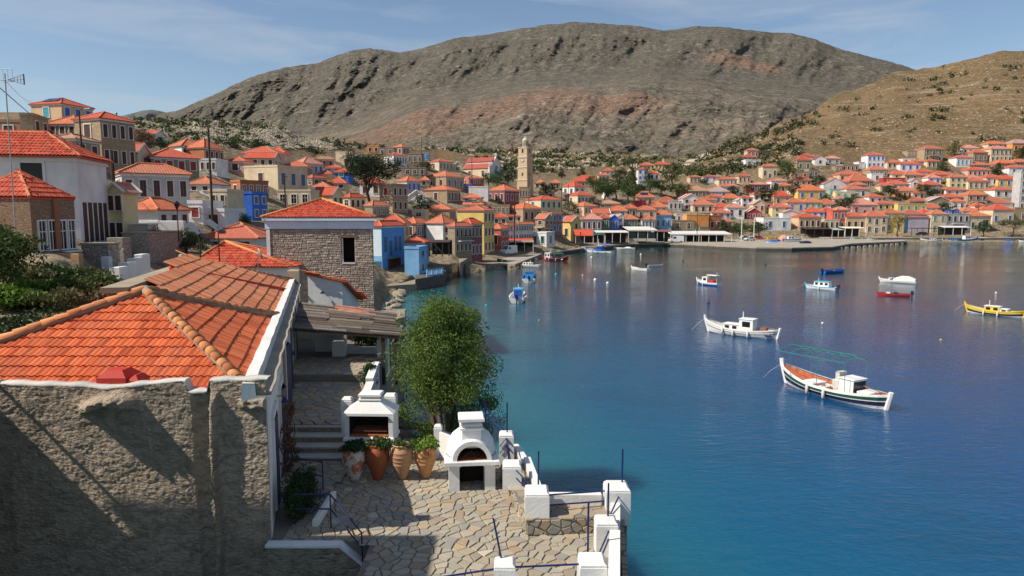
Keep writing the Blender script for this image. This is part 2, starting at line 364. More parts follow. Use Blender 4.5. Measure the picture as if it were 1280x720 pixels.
for (ru, rv, ry, rr_) in ((480, 155, 950, 300), (650, 140, 1000, 250), (935, 75, 1900, 230), (760, 150, 950, 180)):
    vd = t.N('Vector' + 'Math', operation='DISTANCE'); t.l.new(p, vd.inputs[0]); vd.inputs[1].default_value = at(ru, rv, ry); q = t.ramp(t.math('ADD', t.math('MULTIPLY', vd.outputs['Value'], 1 / rr_), t.math('MULTIPLY', n1, .9)), [(.8, 1), (1.25, 0)])
    red = q if red is None else t.mix(1.0, red, q, 'LIGHTEN')
a = t.mix(t.math('MULTIPLY', red, .75), a, (.31, .185, .13))
a = t.mix(t.ramp(n2, [(.55, 0), (.7, .8)]), a, (.46, .40, .32))
a = t.mix(t.ramp(t.voro(t.map(p, (1, 1, 1.6)), .06), [(.16, .7), (.34, 0)]), a, (.115, .115, .075))
h = t.math('ADD', t.math('ADD', n2, n4), t.math('MULTIPLY', t.noise(p, .15, 4, .65), .35))
fs = t.noise(t.map(p, (1, .8, .8)), .085, 5, .78); a = t.mix(t.ramp(fs, [(.52, 0), (.60, .75)]), a, (.10, .098, .07)); a = t.mix(t.ramp(fs, [(.36, .7), (.43, 0)]), a, (.37, .325, .265))
st = t.noise(t.map(p, (.25, .25, 3.2)), .02, 6, .65); a = t.mix(t.ramp(st, [(.58, 0), (.68, .3)]), a, (.36, .315, .255))
MOUNT = t.out(a, .95, t.math('ADD', h, st), 1.0, 24, .05)
m = link('mountain', np_mesh('mountain', np.stack([X, Yy, Z], -1), grid_faces(*X.shape), MOUNT, True)); tag(m, kind='structure')
# blue far range on the left
us = np.arange(-300, 330, 5.0); vt = np.interp(us, [-300, 120, 165, 178, 190, 205, 330], [170, 152, 142, 138, 137, 140, 170]) + 1.5 * fbm(us / 14, us * 0, 3, 8)
V = 215 + (vt[None, :] - 215) * np.linspace(0, 1, 24)[:, None]; U = np.repeat(us[None, :], 24, 0)
X, Yy, Z = atn(U, V, 3600 + 900 * np.linspace(0, 1, 24)[:, None] + 220 * fbm(U / 18, V / 14, 4, 9, True))
m = link('far_hills', np_mesh('far_hills', np.stack([X, Yy, Z], -1), grid_faces(*X.shape), plain('far_hill_rock', (.12, .125, .12), .95, 0, .05, .35, .004), True)); tag(m, kind='structure')

# ------------------------------------------------------------------ sea
t = NT('sea_water'); p = t.pos(); sx = t.N('SeparateXYZ'); t.l.new(p, sx.inputs[0])
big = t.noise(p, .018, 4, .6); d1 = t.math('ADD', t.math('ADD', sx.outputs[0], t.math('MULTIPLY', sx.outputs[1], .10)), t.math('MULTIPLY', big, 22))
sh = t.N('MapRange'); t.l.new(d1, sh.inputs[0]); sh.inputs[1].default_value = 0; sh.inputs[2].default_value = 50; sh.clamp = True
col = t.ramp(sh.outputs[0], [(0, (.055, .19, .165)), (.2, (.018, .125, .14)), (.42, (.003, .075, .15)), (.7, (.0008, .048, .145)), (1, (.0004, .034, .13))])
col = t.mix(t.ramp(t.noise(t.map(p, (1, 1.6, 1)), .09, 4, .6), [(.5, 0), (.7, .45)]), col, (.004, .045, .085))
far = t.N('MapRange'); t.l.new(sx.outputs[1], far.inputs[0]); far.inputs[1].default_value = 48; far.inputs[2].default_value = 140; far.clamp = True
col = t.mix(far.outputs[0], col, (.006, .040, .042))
w1 = t.noise(t.map(p, (1, 1.7, 1)), 1.5, 4, .62, .3); w2 = t.noise(t.map(p, (1, 2.2, 1)), .35, 3, .5)
calm = t.ramp(t.noise(t.map(p, (.6, 1.5, 1)), .03, 3, .5), [(.35, .35), (.65, 1)])
h = t.math('MULTIPLY', t.math('ADD', w1, t.math('MULTIPLY', w2, .8)), calm)
rg = t.ramp(t.noise(t.map(p, (.7, 1.6, 1)), .05, 3), [(.35, .015), (.7, .06)])
t.b.inputs['IOR'].default_value = 1.333
t.b.subsurface_method = 'BURLEY'; t.b.inputs['Subsurface Weight'].default_value = 1.0; t.b.inputs['Subsurface Radius'].default_value = (1.5, 3.0, 3.5); t.b.inputs['Subsurface Scale'].default_value = 1.0
SEA = t.out(col, rg, h, .55, .12, .5)
mb = MB(); mb.add([(-900, -300, 0), (1800, -300, 0), (1800, 700, 0), (-900, 700, 0)], [(0, 1, 2, 3)])
tag(mb.build('sea', SEA), kind='structure')
# ------------------------------------------------------------------ houses
_wm = {}
def window_mesh(w, h, sh, fr):
    key = (round(w, 1), round(h, 1), sh, fr)
    if key in _wm: return _wm[key], key
    w, h = max(.3, key[0]), max(.4, key[1]); mb = MB(); f = min(.14, w * .16)
    if sh == 'd':
        mb.box(-w / 2, w / 2, -.02, .02, 0, h, 0)
        mb.box(-.025, .025, -.045, -.02, 0, h, 1); mb.box(-w / 2, -.025, -.045, -.02, h * .62, h * .62 + .05, 1); mb.box(.025, w / 2, -.045, -.02, h * .62, h * .62 + .05, 1)
    else:
        for s in (-1, 1):
            mb.box(min(s * .012, s * w / 2), max(s * .012, s * w / 2), -.035, .02, 0, h, 0)
            for q in (.06, .5, .9): mb.box(min(s * .04, s * (w / 2 - .03)), max(s * .04, s * (w / 2 - .03)), -.05, -.035, h * q, h * q + .05, 0)
    if fr:
        mb.box(-w / 2 - f, -w / 2, -.08, .02, 0, h, 1); mb.box(w / 2, w / 2 + f, -.08, .02, 0, h, 1)
        mb.box(-w / 2 - f, w / 2 + f, -.085, .02, h, h + f, 1); mb.box(-w / 2 - f * 1.3, w / 2 + f * 1.3, -.13, .02, -f * .8, 0, 1)
    me = mb.mesh('window', [SHUT[sh], {'w': WHITE, 's': TRIM, 0: SHUT['n']}[fr]]); _wm[key] = me
    return me, key
def roof_faces(mb, P, faces, m=0):
    for f in faces:
        pts = [Vector(P[i]) for i in f]; a = (pts[1] - pts[0]); a = Vector((a.x, a.y, 0)).normalized()
        n = (pts[1] - pts[0]).cross(pts[-1] - pts[0]).normalized(); b = n.cross(a)
        mb.add(pts, [tuple(range(len(pts)))], m, [[((p - pts[0]).dot(a), (p - pts[0]).dot(b)) for p in pts]])
RIDGE = rooftile('ridge_tile_clay', (.60, .20, .09))
HOUSES = []
def house(u0, u1, e, b, r, wc, rc, ty, fw, sw, uc, label, Y=None, d=None, th=None, fr='s', cat='house', group='houses of the harbour town', dt=None, chim=0, eave=.28, cornice=True, found=3.0, name='house', fwY=None, wmat=None):
    ub = uc or (u0 + u1) / 2
    Y = Y or TY(ub, b); zb = at(ub, b, Y).z; ze = at(ub, e, Y).z; H = ze - zb
    k0, k1 = kx(u0, b), kx(u1, b)
    if not uc:
        O = Vector((k0 * Y, Y, zb)); w = (k1 - k0) * Y; e1, e2 = Vector((1, 0, 0)), Vector((0, 1, 0))
        d = d or min(10, max(5, .85 * w)); th = 0
        rot = (((u0 * 7 + e * 13) % 11) - 5) * .012
        e1 = Vector((math.cos(rot), math.sin(rot), 0)); e2 = Vector((-math.sin(rot), math.cos(rot), 0))
    else:
        Xc = kx(uc, b) * Y
        def solve(a):
            c, s = math.cos(a), math.sin(a); den = c + k0 * s; den2 = s - k1 * c
            if den < .15 or abs(den2) < .02: return None
            w = (Xc - k0 * Y) / den; dd = (k1 * Y - Xc) / den2
            return (w, dd) if w > .5 and dd > .5 else None
        if th is None:
            best = None
            for q in range(-30, 66):
                s = solve(R(q))
                if not s: continue
                tgt = dt or max(5, min(11, s[0])); c = abs(math.log(s[1] / tgt)) + .012 * abs(q) / 3
                if best is None or c < best[0]: best = (c, q, s)
            th = R(best[1]); w, d = best[2]
        else:
            th = R(th); w, d = solve(th)
        d = min(d, 16)
        e1 = Vector((math.cos(th), -math.sin(th), 0)); e2 = Vector((math.sin(th), math.cos(th), 0))
        O = Vector((Xc, Y, zb)) - e1 * w
    root = empty(name, O, 0, label, cat, group)
    def L(s, t, z): q = e1 * s + e2 * t; return (q.x, q.y, z)
    wm_ = wmat or wallmat(wc)
    mb = MB(); z0 = -found
    base = [L(0, 0, z0), L(w, 0, z0), L(w, d, z0), L(0, d, z0)]; top = [L(0, 0, H), L(w, 0, H), L(w, d, H), L(0, d, H)]
    mid = at(ub, r, Y + (e2.y * d - e1.y * 0) * .5).z - ze
    rh = min(max(.5, mid), .42 * min(w, d) if ty != 'gf' else .42 * w)
    if ty == 'flat': rh = 0
    mb.add(base + top, [(0, 1, 5, 4), (1, 2, 6, 5), (2, 3, 7, 6), (3, 0, 4, 7), (4, 5, 6, 7)])
    if ty == 'gf': mb.add([L(0, 0, H), L(w, 0, H), L(w / 2, 0, H + rh), L(0, d, H), L(w, d, H), L(w / 2, d, H + rh)], [(0, 1, 2), (4, 3, 5)])
    if ty == 'gs': mb.add([L(0, 0, H), L(0, d, H), L(0, d / 2, H + rh), L(w, 0, H), L(w, d, H), L(w, d / 2, H + rh)], [(1, 0, 2), (3, 4, 5)])
    mb.build('wall', wm_, root)
    o = eave; mb = MB(); rp = None
    if ty == 'hip':
        if w >= d: ra, rb = (d / 2, d / 2), (w - d / 2, d / 2)
        else: ra, rb = (w / 2, w / 2), (w / 2, d - w / 2)
        if abs(w - d) < 1.0: ra = rb = (w / 2, d / 2)
        zt = H + .02
        P = [L(-o, -o, zt), L(w + o, -o, zt), L(w + o, d + o, zt), L(-o, d + o, zt), L(*ra, H + rh), L(*rb, H + rh)]
        if ra == rb: F = [(0, 1, 4), (1, 2, 4), (2, 3, 4), (3, 0, 4)]
        elif w >= d: F = [(0, 1, 5, 4), (1, 2, 5), (2, 3, 4, 5), (3, 0, 4)]
        else: F = [(0, 1, 4), (1, 2, 5, 4), (2, 3, 5), (3, 0, 4, 5)]
        rp = [(0, 4), (1, 5 if w >= d else 4), (2, 5), (3, 4 if w >= d else 5)] + ([] if ra == rb else [(4, 5)])
        if ra == rb: rp = [(0, 4), (1, 4), (2, 4), (3, 4)]
    elif ty == 'gf':
        zt = H - rh * o / (w / 2) + .1
        P = [L(-o, -.12, zt), L(w + o, -.12, zt), L(w + o, d + .12, zt), L(-o, d + .12, zt), L(w / 2, -.12, H + rh + .1), L(w / 2, d + .12, H + rh + .1)]
        F = [(1, 2, 5, 4), (3, 0, 4, 5)]; rp = [(4, 5)]
    elif ty == 'gs':
        zt = H - rh * o / (d / 2) + .1
        P = [L(-.12, -o, zt), L(w + .12, -o, zt), L(w + .12, d + o, zt), L(-.12, d + o, zt), L(-.12, d / 2, H + rh + .1), L(w + .12, d / 2, H + rh + .1)]
        F = [(0, 1, 5, 4), (2, 3, 4, 5)]; rp = [(4, 5)]
    if ty != 'flat':
        roof_faces(mb, P, F)
        n = 4; bt = [(p[0], p[1], p[2] - .1) for p in P[:4]]
        if ty == 'hip': mb.add(P[:4] + bt, [(0, 4, 5, 1), (1, 5, 6, 2), (2, 6, 7, 3), (3, 7, 4, 0), (4, 7, 6, 5)], 0, [[(.1, .1)] * 4] * 5)
        else:
            q4 = [(p[0], p[1], p[2] - .09) for p in P]
            E = ((0, 1), (2, 3)) if ty == 'gs' else ((1, 2), (3, 0))
            S = ((0, 4), (4, 3), (1, 5), (5, 2)) if ty == 'gs' else ((0, 4), (4, 1), (3, 5), (5, 2))
            mb.add(P + q4, [(a, c, c + 6, a + 6) for a, c in E + S] , 0, [[(.1, .1)] * 4] * 6)
            mb.add(q4, [tuple(reversed(f)) for f in F], 0, [[(.1, .1)] * 4] * 2)
        ro = mb.build('roof', [roofmat(rc)], root)
        rg = MB()
        for a, c in rp:
            pa, pc = Vector(P[a]), Vector(P[c]); rg.tube([pa + Vector((0, 0, .03)), pc + Vector((0, 0, .03))], .1 if Y < 200 else .13, 5)
        rg.build('ridge_tiles', RIDGE, ro)
        if ty in ('gf', 'gs') and Y < 320 and cornice:
            for a, c in (((0, 4), (3, 4), (1, 5), (2, 5)) if ty == 'gs' else ((0, 4), (1, 4), (3, 5), (2, 5))):
                vg = MB(); pa, pc = Vector(P[a]), Vector(P[c]); vg.tube([pa + Vector((0, 0, .02)), pc + Vector((0, 0, .02))], .13, 4); vg.build('verge', WHITE, ro)
    else:
        pb = MB(); q = .06
        oq = [L(-q, -q, H), L(w + q, -q, H), L(w + q, d + q, H), L(-q, d + q, H)]; iq = [L(.25, .25, H), L(w - .25, .25, H), L(w - .25, d - .25, H), L(.25, d - .25, H)]
        up = lambda ps, z: [(p[0], p[1], H + z) for p in ps]
        pb.add(up(oq, -.05) + up(oq, .32) + up(iq, .32) + up(iq, .06), [(i, (i + 1) % 4, 4 + (i + 1) % 4, 4 + i) for i in range(4)] + [(4 + i, 4 + (i + 1) % 4, 8 + (i + 1) % 4, 8 + i) for i in range(4)]
               + [(8 + i, 8 + (i + 1) % 4, 12 + (i + 1) % 4, 12 + i) for i in range(4)])
        pb.build('parapet', wm_, root)
        pb = MB(); pb.add(up(iq, .07), [(0, 1, 2, 3)]); pb.build('roof', plaster('flat_roof', (.42, .38, .33)), root)
    if cornice and ty == 'hip':
        cb = MB(); q = .12; oq = [L(-q, -q, 0), L(w + q, -q, 0), L(w + q, d + q, 0), L(-q, d + q, 0)]
        up = lambda z: [(p[0], p[1], z) for p in oq]
        cb.add(up(H - .32) + up(H - .085), [(i, (i + 1) % 4, 4 + (i + 1) % 4, 4 + i) for i in range(4)] + [(3, 2, 1, 0), (4, 5, 6, 7)]); cb.build('cornice', WHITE if wc in 'w lb b rd m y o cr p lv gn c s'.split() else TRIM, root)
    def wins(spec, n0, axis, length, ang):
        n, st, c = spec[:3]; fr_ = spec[3] if len(spec) > 3 else fr; sh = H / st
        hw = min(2.3, max(.7, .52 * sh)); ww = min(1.25, max(.5, length / n * .46))
        for j in range(st):
            for i in range(n):
                s = length * (i + .5) / n; z = j * sh + .27 * sh; hh, isd = hw, False
                if len(spec) > 4 and j == 0 and i == n // 2: z, hh, isd = .05, min(2.2, .75 * sh), True
                if j == 1 and len(spec) > 5 and i == n // 2: z, hh, isd = sh * 1.02, min(2.2, .76 * sh), True
                p = axis(s); me, key = window_mesh(ww, hh, c, fr_)
                link('door' if isd else 'window', me, root, (p[0], p[1], z), ang)
    if fw: wins(fw, 0, lambda s: L(s, -.004, 0), w, math.atan2(e1.y, e1.x))
    if sw: wins(sw, 0, lambda s: L(w + .004, s, 0), d, math.atan2(e2.y, e2.x))
    if chim:
        cb = MB(); a = L(w * .3, d * .6, 0); cb.box(a[0] - .3, a[0] + .3, a[1] - .3, a[1] + .3, H, H + max(rh, .4) + .7); cb.box(a[0] - .38, a[0] + .38, a[1] - .38, a[1] + .38, H + max(rh, .4) + .703, H + max(rh, .4) + .82)
        cb.build('chimney', WHITE, root)
    HOUSES.append((root, O, e1, e2, w, d, H, rh)); return HOUSES[-1]
D4 = (4, 1, 'd')
CAT = [
# ---- right-hand hillside, upper rows
(934,948,188,197,185,'p','d','hip',(3,1,'d'),0,0,'small pink house high on the slope above the white terrace wing'),
(929,946,196.5,200,193,'p','d','hip',(3,1,'d'),0,0,'low pink wing with dark red roof below the high pink house'),
(932,951,200,208,199,'w','g','flat',(2,1,'d'),0,0,'white flat terrace wing under the pink houses on the bare slope'),
(908,928,196.5,201,195,'t','g','flat',0,0,0,'roofless tan stone ruin alone on the slope beside the pink houses'),
(953,971,208,223,205,'c','r','hip',(3,1,'d','s',1),0,0,'cream two storey house with red porch awning below the pink hilltop house'),
(862,876,221,229.5,219,'pe','r','hip',(3,1,'d'),0,0,'small peach house beside the palm at the head of the slope'),
(880,897,221,228,219,'w','d','hip',(2,1,'b'),0,0,'small white house with dark red roof between two peach houses'),
(898,921,224,232,221,'c','r','hip',(5,1,'d'),0,0,'long cream house with five dark windows in an even row'),
(923,938,220,229,217.5,'c','r','hip',(3,1,'r'),0,0,'cream house with three red shuttered windows above the crimson house'),
(901,925,233,243,229.5,'w','o','hip',(4,1,'d'),0,0,'white house with broad orange roof left of the crimson windowed house'),
(939,963,230.5,241,227.5,'rd','k','hip',(4,1,'l','w'),0,0,'crimson house with four white framed windows and pale pink roof'),
(964,984,226,238,223,'w','k','hip',(2,1,'n'),0,0,'white house with dark porch right of the crimson white framed house'),
(858,885,238.5,247,232,'t','t','hip',(3,1,'d'),0,0,'tan house under a long brown tiled roof near the palm'),
(885,911,239.5,247,233,'lv','g','hip',(2,1,'d'),0,0,'lavender house under a pale grey roof joined to the brown roofed house'),
(853,874,248,263,242.5,'w','o','gf',(2,2,'n'),0,0,'white gabled house with brown balcony above the orange harbour building'),
(866,892,256,267,249,'c','o','hip',(3,1,'n'),0,0,'cream cube house with orange hip roof right of the white balcony gable'),
(876,896,250,256,246,'c','r','hip',0,0,0,'low house with only its red roof showing behind the cream cube house'),
(905,925,247.5,255,242,'t','o','hip',(2,1,'d'),0,0,'tan house with tall orange roof beside a dark bush'),
(893,912,259,264,252.5,'c','r','hip',(2,1,'d'),0,0,'cream house whose red hip roof rises behind the white low house'),
(890,914,266,273,260.5,'w','r','hip',(3,1,'d'),0,0,'white low house with wide red roof right above the harbour ficus trees'),
(909,930,259.5,273,254.5,'w','k','hip',(2,1,'n','s'),0,0,'white square house with two brown windows and pale pink roof'),
(927,941,247,260,244.5,'w','r','hip',(2,2,'n'),0,0,'white narrow two storey house with brown windows left of the cream gable'),
(920,931,250.5,259,247.5,'w','g','gf',(1,1,'d'),0,0,'tiny white gabled chapel between orange and white roofs'),
(941,956,255,266,250,'c','k','gf',(2,1,'r'),0,0,'cream gabled house with red windows behind the crimson gable house'),
(955,966,253,266,251,'t','g','flat',(1,1,'n'),0,0,'tan stone wing right of the cream gabled house'),
(933,952,266,273,260,'rd','d','gf',(3,1,'d','w'),0,0,'crimson gabled house with white arched window frames above the ficus trees'),
(967,990,245,257,238.5,'pe','r','hip',(2,1,'d'),0,0,'peach house with two dark windows right of the dark round trees'),
(965,989,259,272,254,'ye','r','hip',(2,2,'d'),0,0,'pale yellow two storey house above the white flat harbour house'),
(984,1006,253,266,248,'c','r','hip',(2,1,'b','w'),0,0,'cream house with two bright blue windows right of the pale yellow house'),
(997,1032,238,250,230.5,'y','o','hip',(3,1,'b','w'),0,0,'large yellow house with three blue windows under a broad orange roof'),
(988,997,237,244,230.5,'w','o','hip',(2,1,'n'),0,0,'small white house with orange roof left of the large yellow house'),
(996,1014,200,214,196,'t','d','hip',(2,1,'g','w'),0,0,'tall tan house with two green balcony doors on the upper slope'),
(1000,1018,196,200,192.5,'w','d','hip',0,0,0,'white house mostly hidden behind the tall tan balcony house'),
(1018,1032,199,206,195,'w','d','gf',(1,1,'n'),0,0,'white gabled house with dark red porch right of the tall tan house'),
(1033,1050,198,205,194.5,'gy','k','hip',(2,1,'d'),0,0,'grey white cottage with flat pink roof at the top of the slope'),
(1053,1073,206,214.5,204,'t','g','flat',(4,1,'n'),0,0,'tan roofless house front with four openings left of the tall blue shuttered house'),
(1044,1053,208,214.5,206,'s','g','flat',(2,1,'d'),0,0,'low grey stone wing left of the tan roofless front'),
(1073,1081,203,211,201.5,'w','g','flat',0,0,0,'white blank wing between tan ruin and tall blue shuttered house'),
(1084,1105,194,210.5,191,'w','r','hip',(4,2,'b','w'),0,0,'tall white house with eight blue shuttered windows on two floors'),
(1049,1078,218,227,213,'pe','r','hip',(4,1,'o' if False else 'n'),0,0,'peach house with low orange roof above the house with brown porch columns'),
(990,1011,215,223,213.5,'t','g','flat',(2,1,'r'),0,0,'plain tan flat house with red windows above the red roofed porch'),
(1011,1023,212,222,210.5,'s','g','flat',(2,1,'d'),0,0,'roofless stone house with two dark window holes beside the tan flat house'),
(994,1014,225.5,232,221,'t','d','hip',(3,1,'n'),0,0,'tan house with dark red roof below the tan flat house'),
(1029,1058,230,239,223,'w','k','gf',(1,1,'d'),0,0,'wide white gabled house with one small dark window'),
(1062,1092,226,234,217,'m','r','hip',(5,1,'d','w'),0,0,'maroon fronted house with pale columns under a large red roof'),
(1087,1109,212,222,207,'t','o','hip',(4,1,'d'),0,0,'tan house with four dark windows below the tall blue shuttered house'),
(1089,1103,217.5,227,216,'w','g','flat',(1,1,'d'),0,0,'white blank flat house right of the large red roof'),
(1109,1127,203,211,199.5,'c','o','hip',(3,1,'n'),0,0,'cream house with three brown windows right of the tall blue shuttered house'),
(1125,1150,205,214,201.5,'w','r','hip',(3,1,'b'),0,0,'white house with three blue doors in a row and red roof'),
(1128,1144,199,203,197.5,'w','g','flat',(2,1,'d'),0,0,'white flat roofed house right behind the three blue doors house'),
(1134,1149,189,196,187,'t','g','flat',(4,1,'d'),0,0,'tan flat ruin on the bare slope left of the tall stone house'),
(1155,1179,186,202,182,'t','d','hip',(3,2,'g','s',1,1),0,0,'tall tan stone house with grey balcony doors standing highest on the bare slope'),
(1159,1175,201.5,210,199,'c','r','hip',(3,1,'n'),0,0,'cream cottage below the tall tan stone house'),
(1142,1160,202,207,199,'t','o','hip',(2,1,'d'),0,0,'tan cottage with orange roof between white and cream cottages'),
(1115,1137,218,223,213,'c','r','hip',(2,1,'n'),0,0,'cream house almost covered by its bright red roof above the crimson wall house'),
(1104,1130,223,231,221,'rd','g','flat',(2,1,'n'),0,0,'crimson flat house below the bright red roof'),
(1131,1157,218.5,226,214,'pe','o','hip',(3,1,'d'),0,0,'peach house with three dark windows below the three blue doors house'),
(1146,1166,215,220,211,'w','r','hip',(2,1,'d'),0,0,'white house with red roof above the orange house with blue windows'),
(1109,1136,230.5,237,225,'w','r','hip',(4,1,'d'),0,0,'white house with red roof left of the tiny chapel with brown door'),
(1138,1149,227,235,223.5,'w','g','gf',(1,1,'n'),0,0,'tiny white gabled chapel with a brown door'),
(1121,1146,238.5,249,233,'o','o','hip',(4,1,'n','s'),0,0,'orange house with brown porch openings left of the large dark tree'),
(1154,1177,231,243,226,'t','r','hip',(2,1,'y','w'),0,0,'tan house with two grey windows right of the large dark tree'),
(1168,1192,218.5,228,214,'o','r','hip',(4,1,'b','w'),0,0,'orange house with four small blue windows'),
(1187,1208,221.5,235,218,'ye','r','hip',(3,2,'g','w'),0,0,'pale yellow two storey house with six green windows'),
(1210,1237,226.5,237,222,'ye','r','hip',(4,1,'d','w'),0,0,'pale yellow house with four dark white framed windows'),
(1208,1228,222.5,227,218.5,'w','k','hip',0,0,0,'house hidden under a pink roof behind the pale yellow houses'),
(1232,1254,222,232,218,'w','r','hip',(3,1,'n'),0,0,'white house with dark porch left of the yellow house with blue windows'),
(1247,1274,224,234,219,'y','r','hip',(3,1,'b','w'),0,0,'yellow house with three blue windows near the right edge of town'),
(1195,1215,197,209,194,'w','r','hip',(4,1,'t','w'),0,0,'white house with four light blue windows high on the slope'),
(1203,1222,185,195,181,'w','k','hip',(3,1,'n'),0,0,'white house with dark shaded porch and pale roof at the top row'),
(1216,1235,190.5,203,187,'t','r','hip',(3,1,'d'),0,0,'tan house with red roof left of the five green windows house'),
(1238,1265,186,203,182,'c','k','hip',(5,2,'g','w'),0,0,'large cream house with five green windows at the top right'),
(1235,1260,180,187,176,'c','o','hip',(4,1,'n'),0,0,'cream house with orange roof behind the five green windows house'),
(1265,1292,179,191,174,'o','g','hip',(3,1,'n'),0,0,'orange house under a grey roof at the upper right edge'),
(1212,1238,206,211,202,'t','o','hip',(4,1,'d'),0,0,'tan house with orange roof just above the dusty rose windows house'),
(1210,1237,212.5,221,209,'p','r','hip',(5,1,'n','s'),0,0,'dusty rose house with five brown windows below an orange roof'),
(1247,1268,204,214,199,'br','o','hip',(3,1,'n'),0,0,'brown stone house with orange roof beside a dark tree on the right'),
(1261,1284,209.5,220,206,'w','r','hip',(2,1,'l'),0,0,'white house with two slate windows at the right edge'),
(1267,1290,202.5,209,198.5,'t','o','hip',(2,1,'n'),0,0,'tan house with orange roof above the white slate windowed house'),
(1182,1211,237.5,244,234,'w','r','hip',(3,1,'d'),0,0,'long low white house with three dark windows above a red roofed tan house'),
(1243,1272,237.5,247,233,'w','r','hip',(3,1,'n'),0,0,'white house with brown windows below the yellow blue windowed house'),
(1209,1233,243.5,260,238,'t','o','hip',(3,2,'n'),0,0,'tan two storey house with brown balcony openings left of the double red roof'),
(1179,1207,246.5,257,242,'t','r','hip',(3,1,'n'),0,0,'broad tan house with red roof left of the brown balcony house'),
(1230,1268,254,260,246.5,'w','d','hip',0,0,0,'blank white house under a long double red roof'),
(1160,1188,251.5,259,246,'s','g','gf',(1,1,'d'),0,0,'grey stone house with a wide shallow gable behind the yellow blue windowed terrace'),
(1122,1160,255.5,266,252,'y','g','flat',(4,1,'t','w'),0,0,'long flat yellow house with four light blue windows'),
(1137,1160,251,256,246.5,'br','d','hip',0,0,0,'low brown house with dark red roof behind the long flat yellow house'),
(1158,1177,260,266,253,'w','r','hip',(1,1,'n'),0,0,'small white house with pointed red roof right of the long flat yellow house'),
(1204,1226,264,269,259,'t','o','hip',(2,1,'n'),0,0,'tan house with low orange roof behind the blue topped tavern'),
# ---- right-hand waterfront rows
(1005,1027,253,262,247,'ye','o','hip',(3,1,'t','w'),0,0,'pale yellow house with three teal windows above the white blue house'),
(1025,1045,255.5,262,247,'w','r','hip',(2,1,'d'),0,0,'white house under a tall bright red roof left of the dark garden trees'),
(1044,1068,240,248.5,238,'ye','g','flat',(3,1,'t','w'),0,0,'pale yellow flat house with three teal arched windows'),
(1058,1086,236.5,248,232,'w','r','hip',(2,1,'d'),0,0,'white house with low red roof right of the teal arched windows house'),
(1043,1057,249,253,245.5,'w','k','hip',(2,1,'d'),0,0,'low white cottage with pink roof below the teal arched windows house'),
(1037,1050,237,245,235,'te','g','flat',(2,1,'d'),0,0,'small sea green flat house right of the large yellow house'),
(1065,1096,256,269,248,'p','k','hip',(3,1,'r','w',1),0,0,'big pink house with three red shuttered doors and pale pink roof'),
(1097,1121,254.5,263,251,'y','r','hip',(3,1,'n'),0,0,'yellow house with straight red roof right of the big pink house'),
(1007,1030,265,271,259,'w','r','hip',(3,1,'b'),0,0,'white house with red roof and blue windows behind the arched brown windows house'),
(998,1027,271.5,287,267,'pe','r','hip',(4,1,'n','s'),0,0,'peach harbour house with four brown windows above the dark taverna awning'),
(1030,1049,275,288,273,'c','g','flat',(3,1,'n'),0,0,'cream flat harbour house left of the orange box house'),
(1040,1057,264,287,262,'cr','g','flat',(2,2,'l'),0,0,'coral orange box house rising behind the quay taverna'),
(1057,1081,270.5,289,266,'pe','r','hip',(3,1,'n'),0,0,'peach harbour house with red roof left of the cream six windowed house'),
(1082,1108,270.5,291.5,263.5,'c','r','hip',(3,2,'d','w',1,1),0,0,'cream two storey house with six dark windows and pointed red roof on the waterfront'),
(1105,1129,266.5,291,262,'y','r','hip',(2,2,'y'),0,0,'yellow two storey waterfront house behind the yellowing palm'),
(1129,1156,268,290,262,'lb','d','hip',(1,2,'l'),0,0,'light blue house behind the blank lavender gable'),
(1135,1160,271,291,265,'lv','r','hip',0,0,0,'lavender house with a large blank wall and low red roof on the waterfront'),
(1163,1182,267.5,291.5,262,'c','o','hip',(2,2,'y','s'),0,0,'cream narrow two storey house with grey shutters right of the blank lavender house'),
(1152,1164,265.5,275,260.5,'w','r','hip',(1,1,'n'),0,0,'small white house with red roof between blank lavender and cream narrow houses'),
(1182,1212,268,291.5,266,'gy','g','flat',(4,2,'n'),0,0,'grey white tavern with long balcony over a dark shopfront'),
(1183,1199,263,268,262,'b','r','flat',(2,1,'t'),0,0,'blue rooftop room on top of the grey white tavern'),
(1211,1238,270,290.5,264.5,'c','o','hip',(3,1,'g'),0,0,'cream house with orange roof and green shutters behind the round waterfront tree'),
(1226,1240,262.5,272,258,'t','r','hip',(1,1,'y'),0,0,'small tan house with pointed red roof beside the blue door house'),
(1240,1267,262,282,255.5,'c','r','hip',(3,1,'b','s',1),0,0,'cream house with blue door under a pointed bright red roof by the tamarisk'),
(1267,1290,260,279,258,'t','g','flat',(1,1,'d'),0,0,'plain tan stone house at the right edge above the tamarisk'),
(1273,1289,215,262,213,'gy','g','flat',(2,5,'d','w'),0,0,'slim tall white house with stacked dark windows at the right edge'),
(954,989,273,288,271,'w','g','flat',(2,1,'l'),0,0,'long low white house with blue door behind the stored motor boats'),
(978,996,265,276,262.5,'w','r','gf',0,0,0,'blank white gabled wall behind the long low white house'),
(858,886,269,290,267,'o','g','flat',0,(2,1,'n','w'),0,'big bright orange harbour building with blank front wall'),
(886,902,270,290,268,'tc','g','flat',(2,1,'n','w'),0,0,'burnt orange side block with two pale windows beside the bright orange building'),
(901,914,277,290,273.5,'tc','r','hip',(1,1,'d'),0,0,'low burnt orange annex with red roof right of the orange side block'),
(819,839,268.5,288,262,'lb','o','hip',(3,1,'l','w'),0,0,'pale blue harbour house with three slate windows and long orange roof'),
(845,859,268,280,266,'gy','g','flat',(2,1,'d'),0,0,'plain grey house right of the pale blue harbour house'),
(840,868,276,290,274,'t','g','flat',(2,1,'d','s'),0,0,'tan stone block between pale blue house and orange building'),
(802,819,274.5,287,268,'w','o','hip',(4,1,'l'),0,0,'low white house with orange roof left of the pale blue house'),
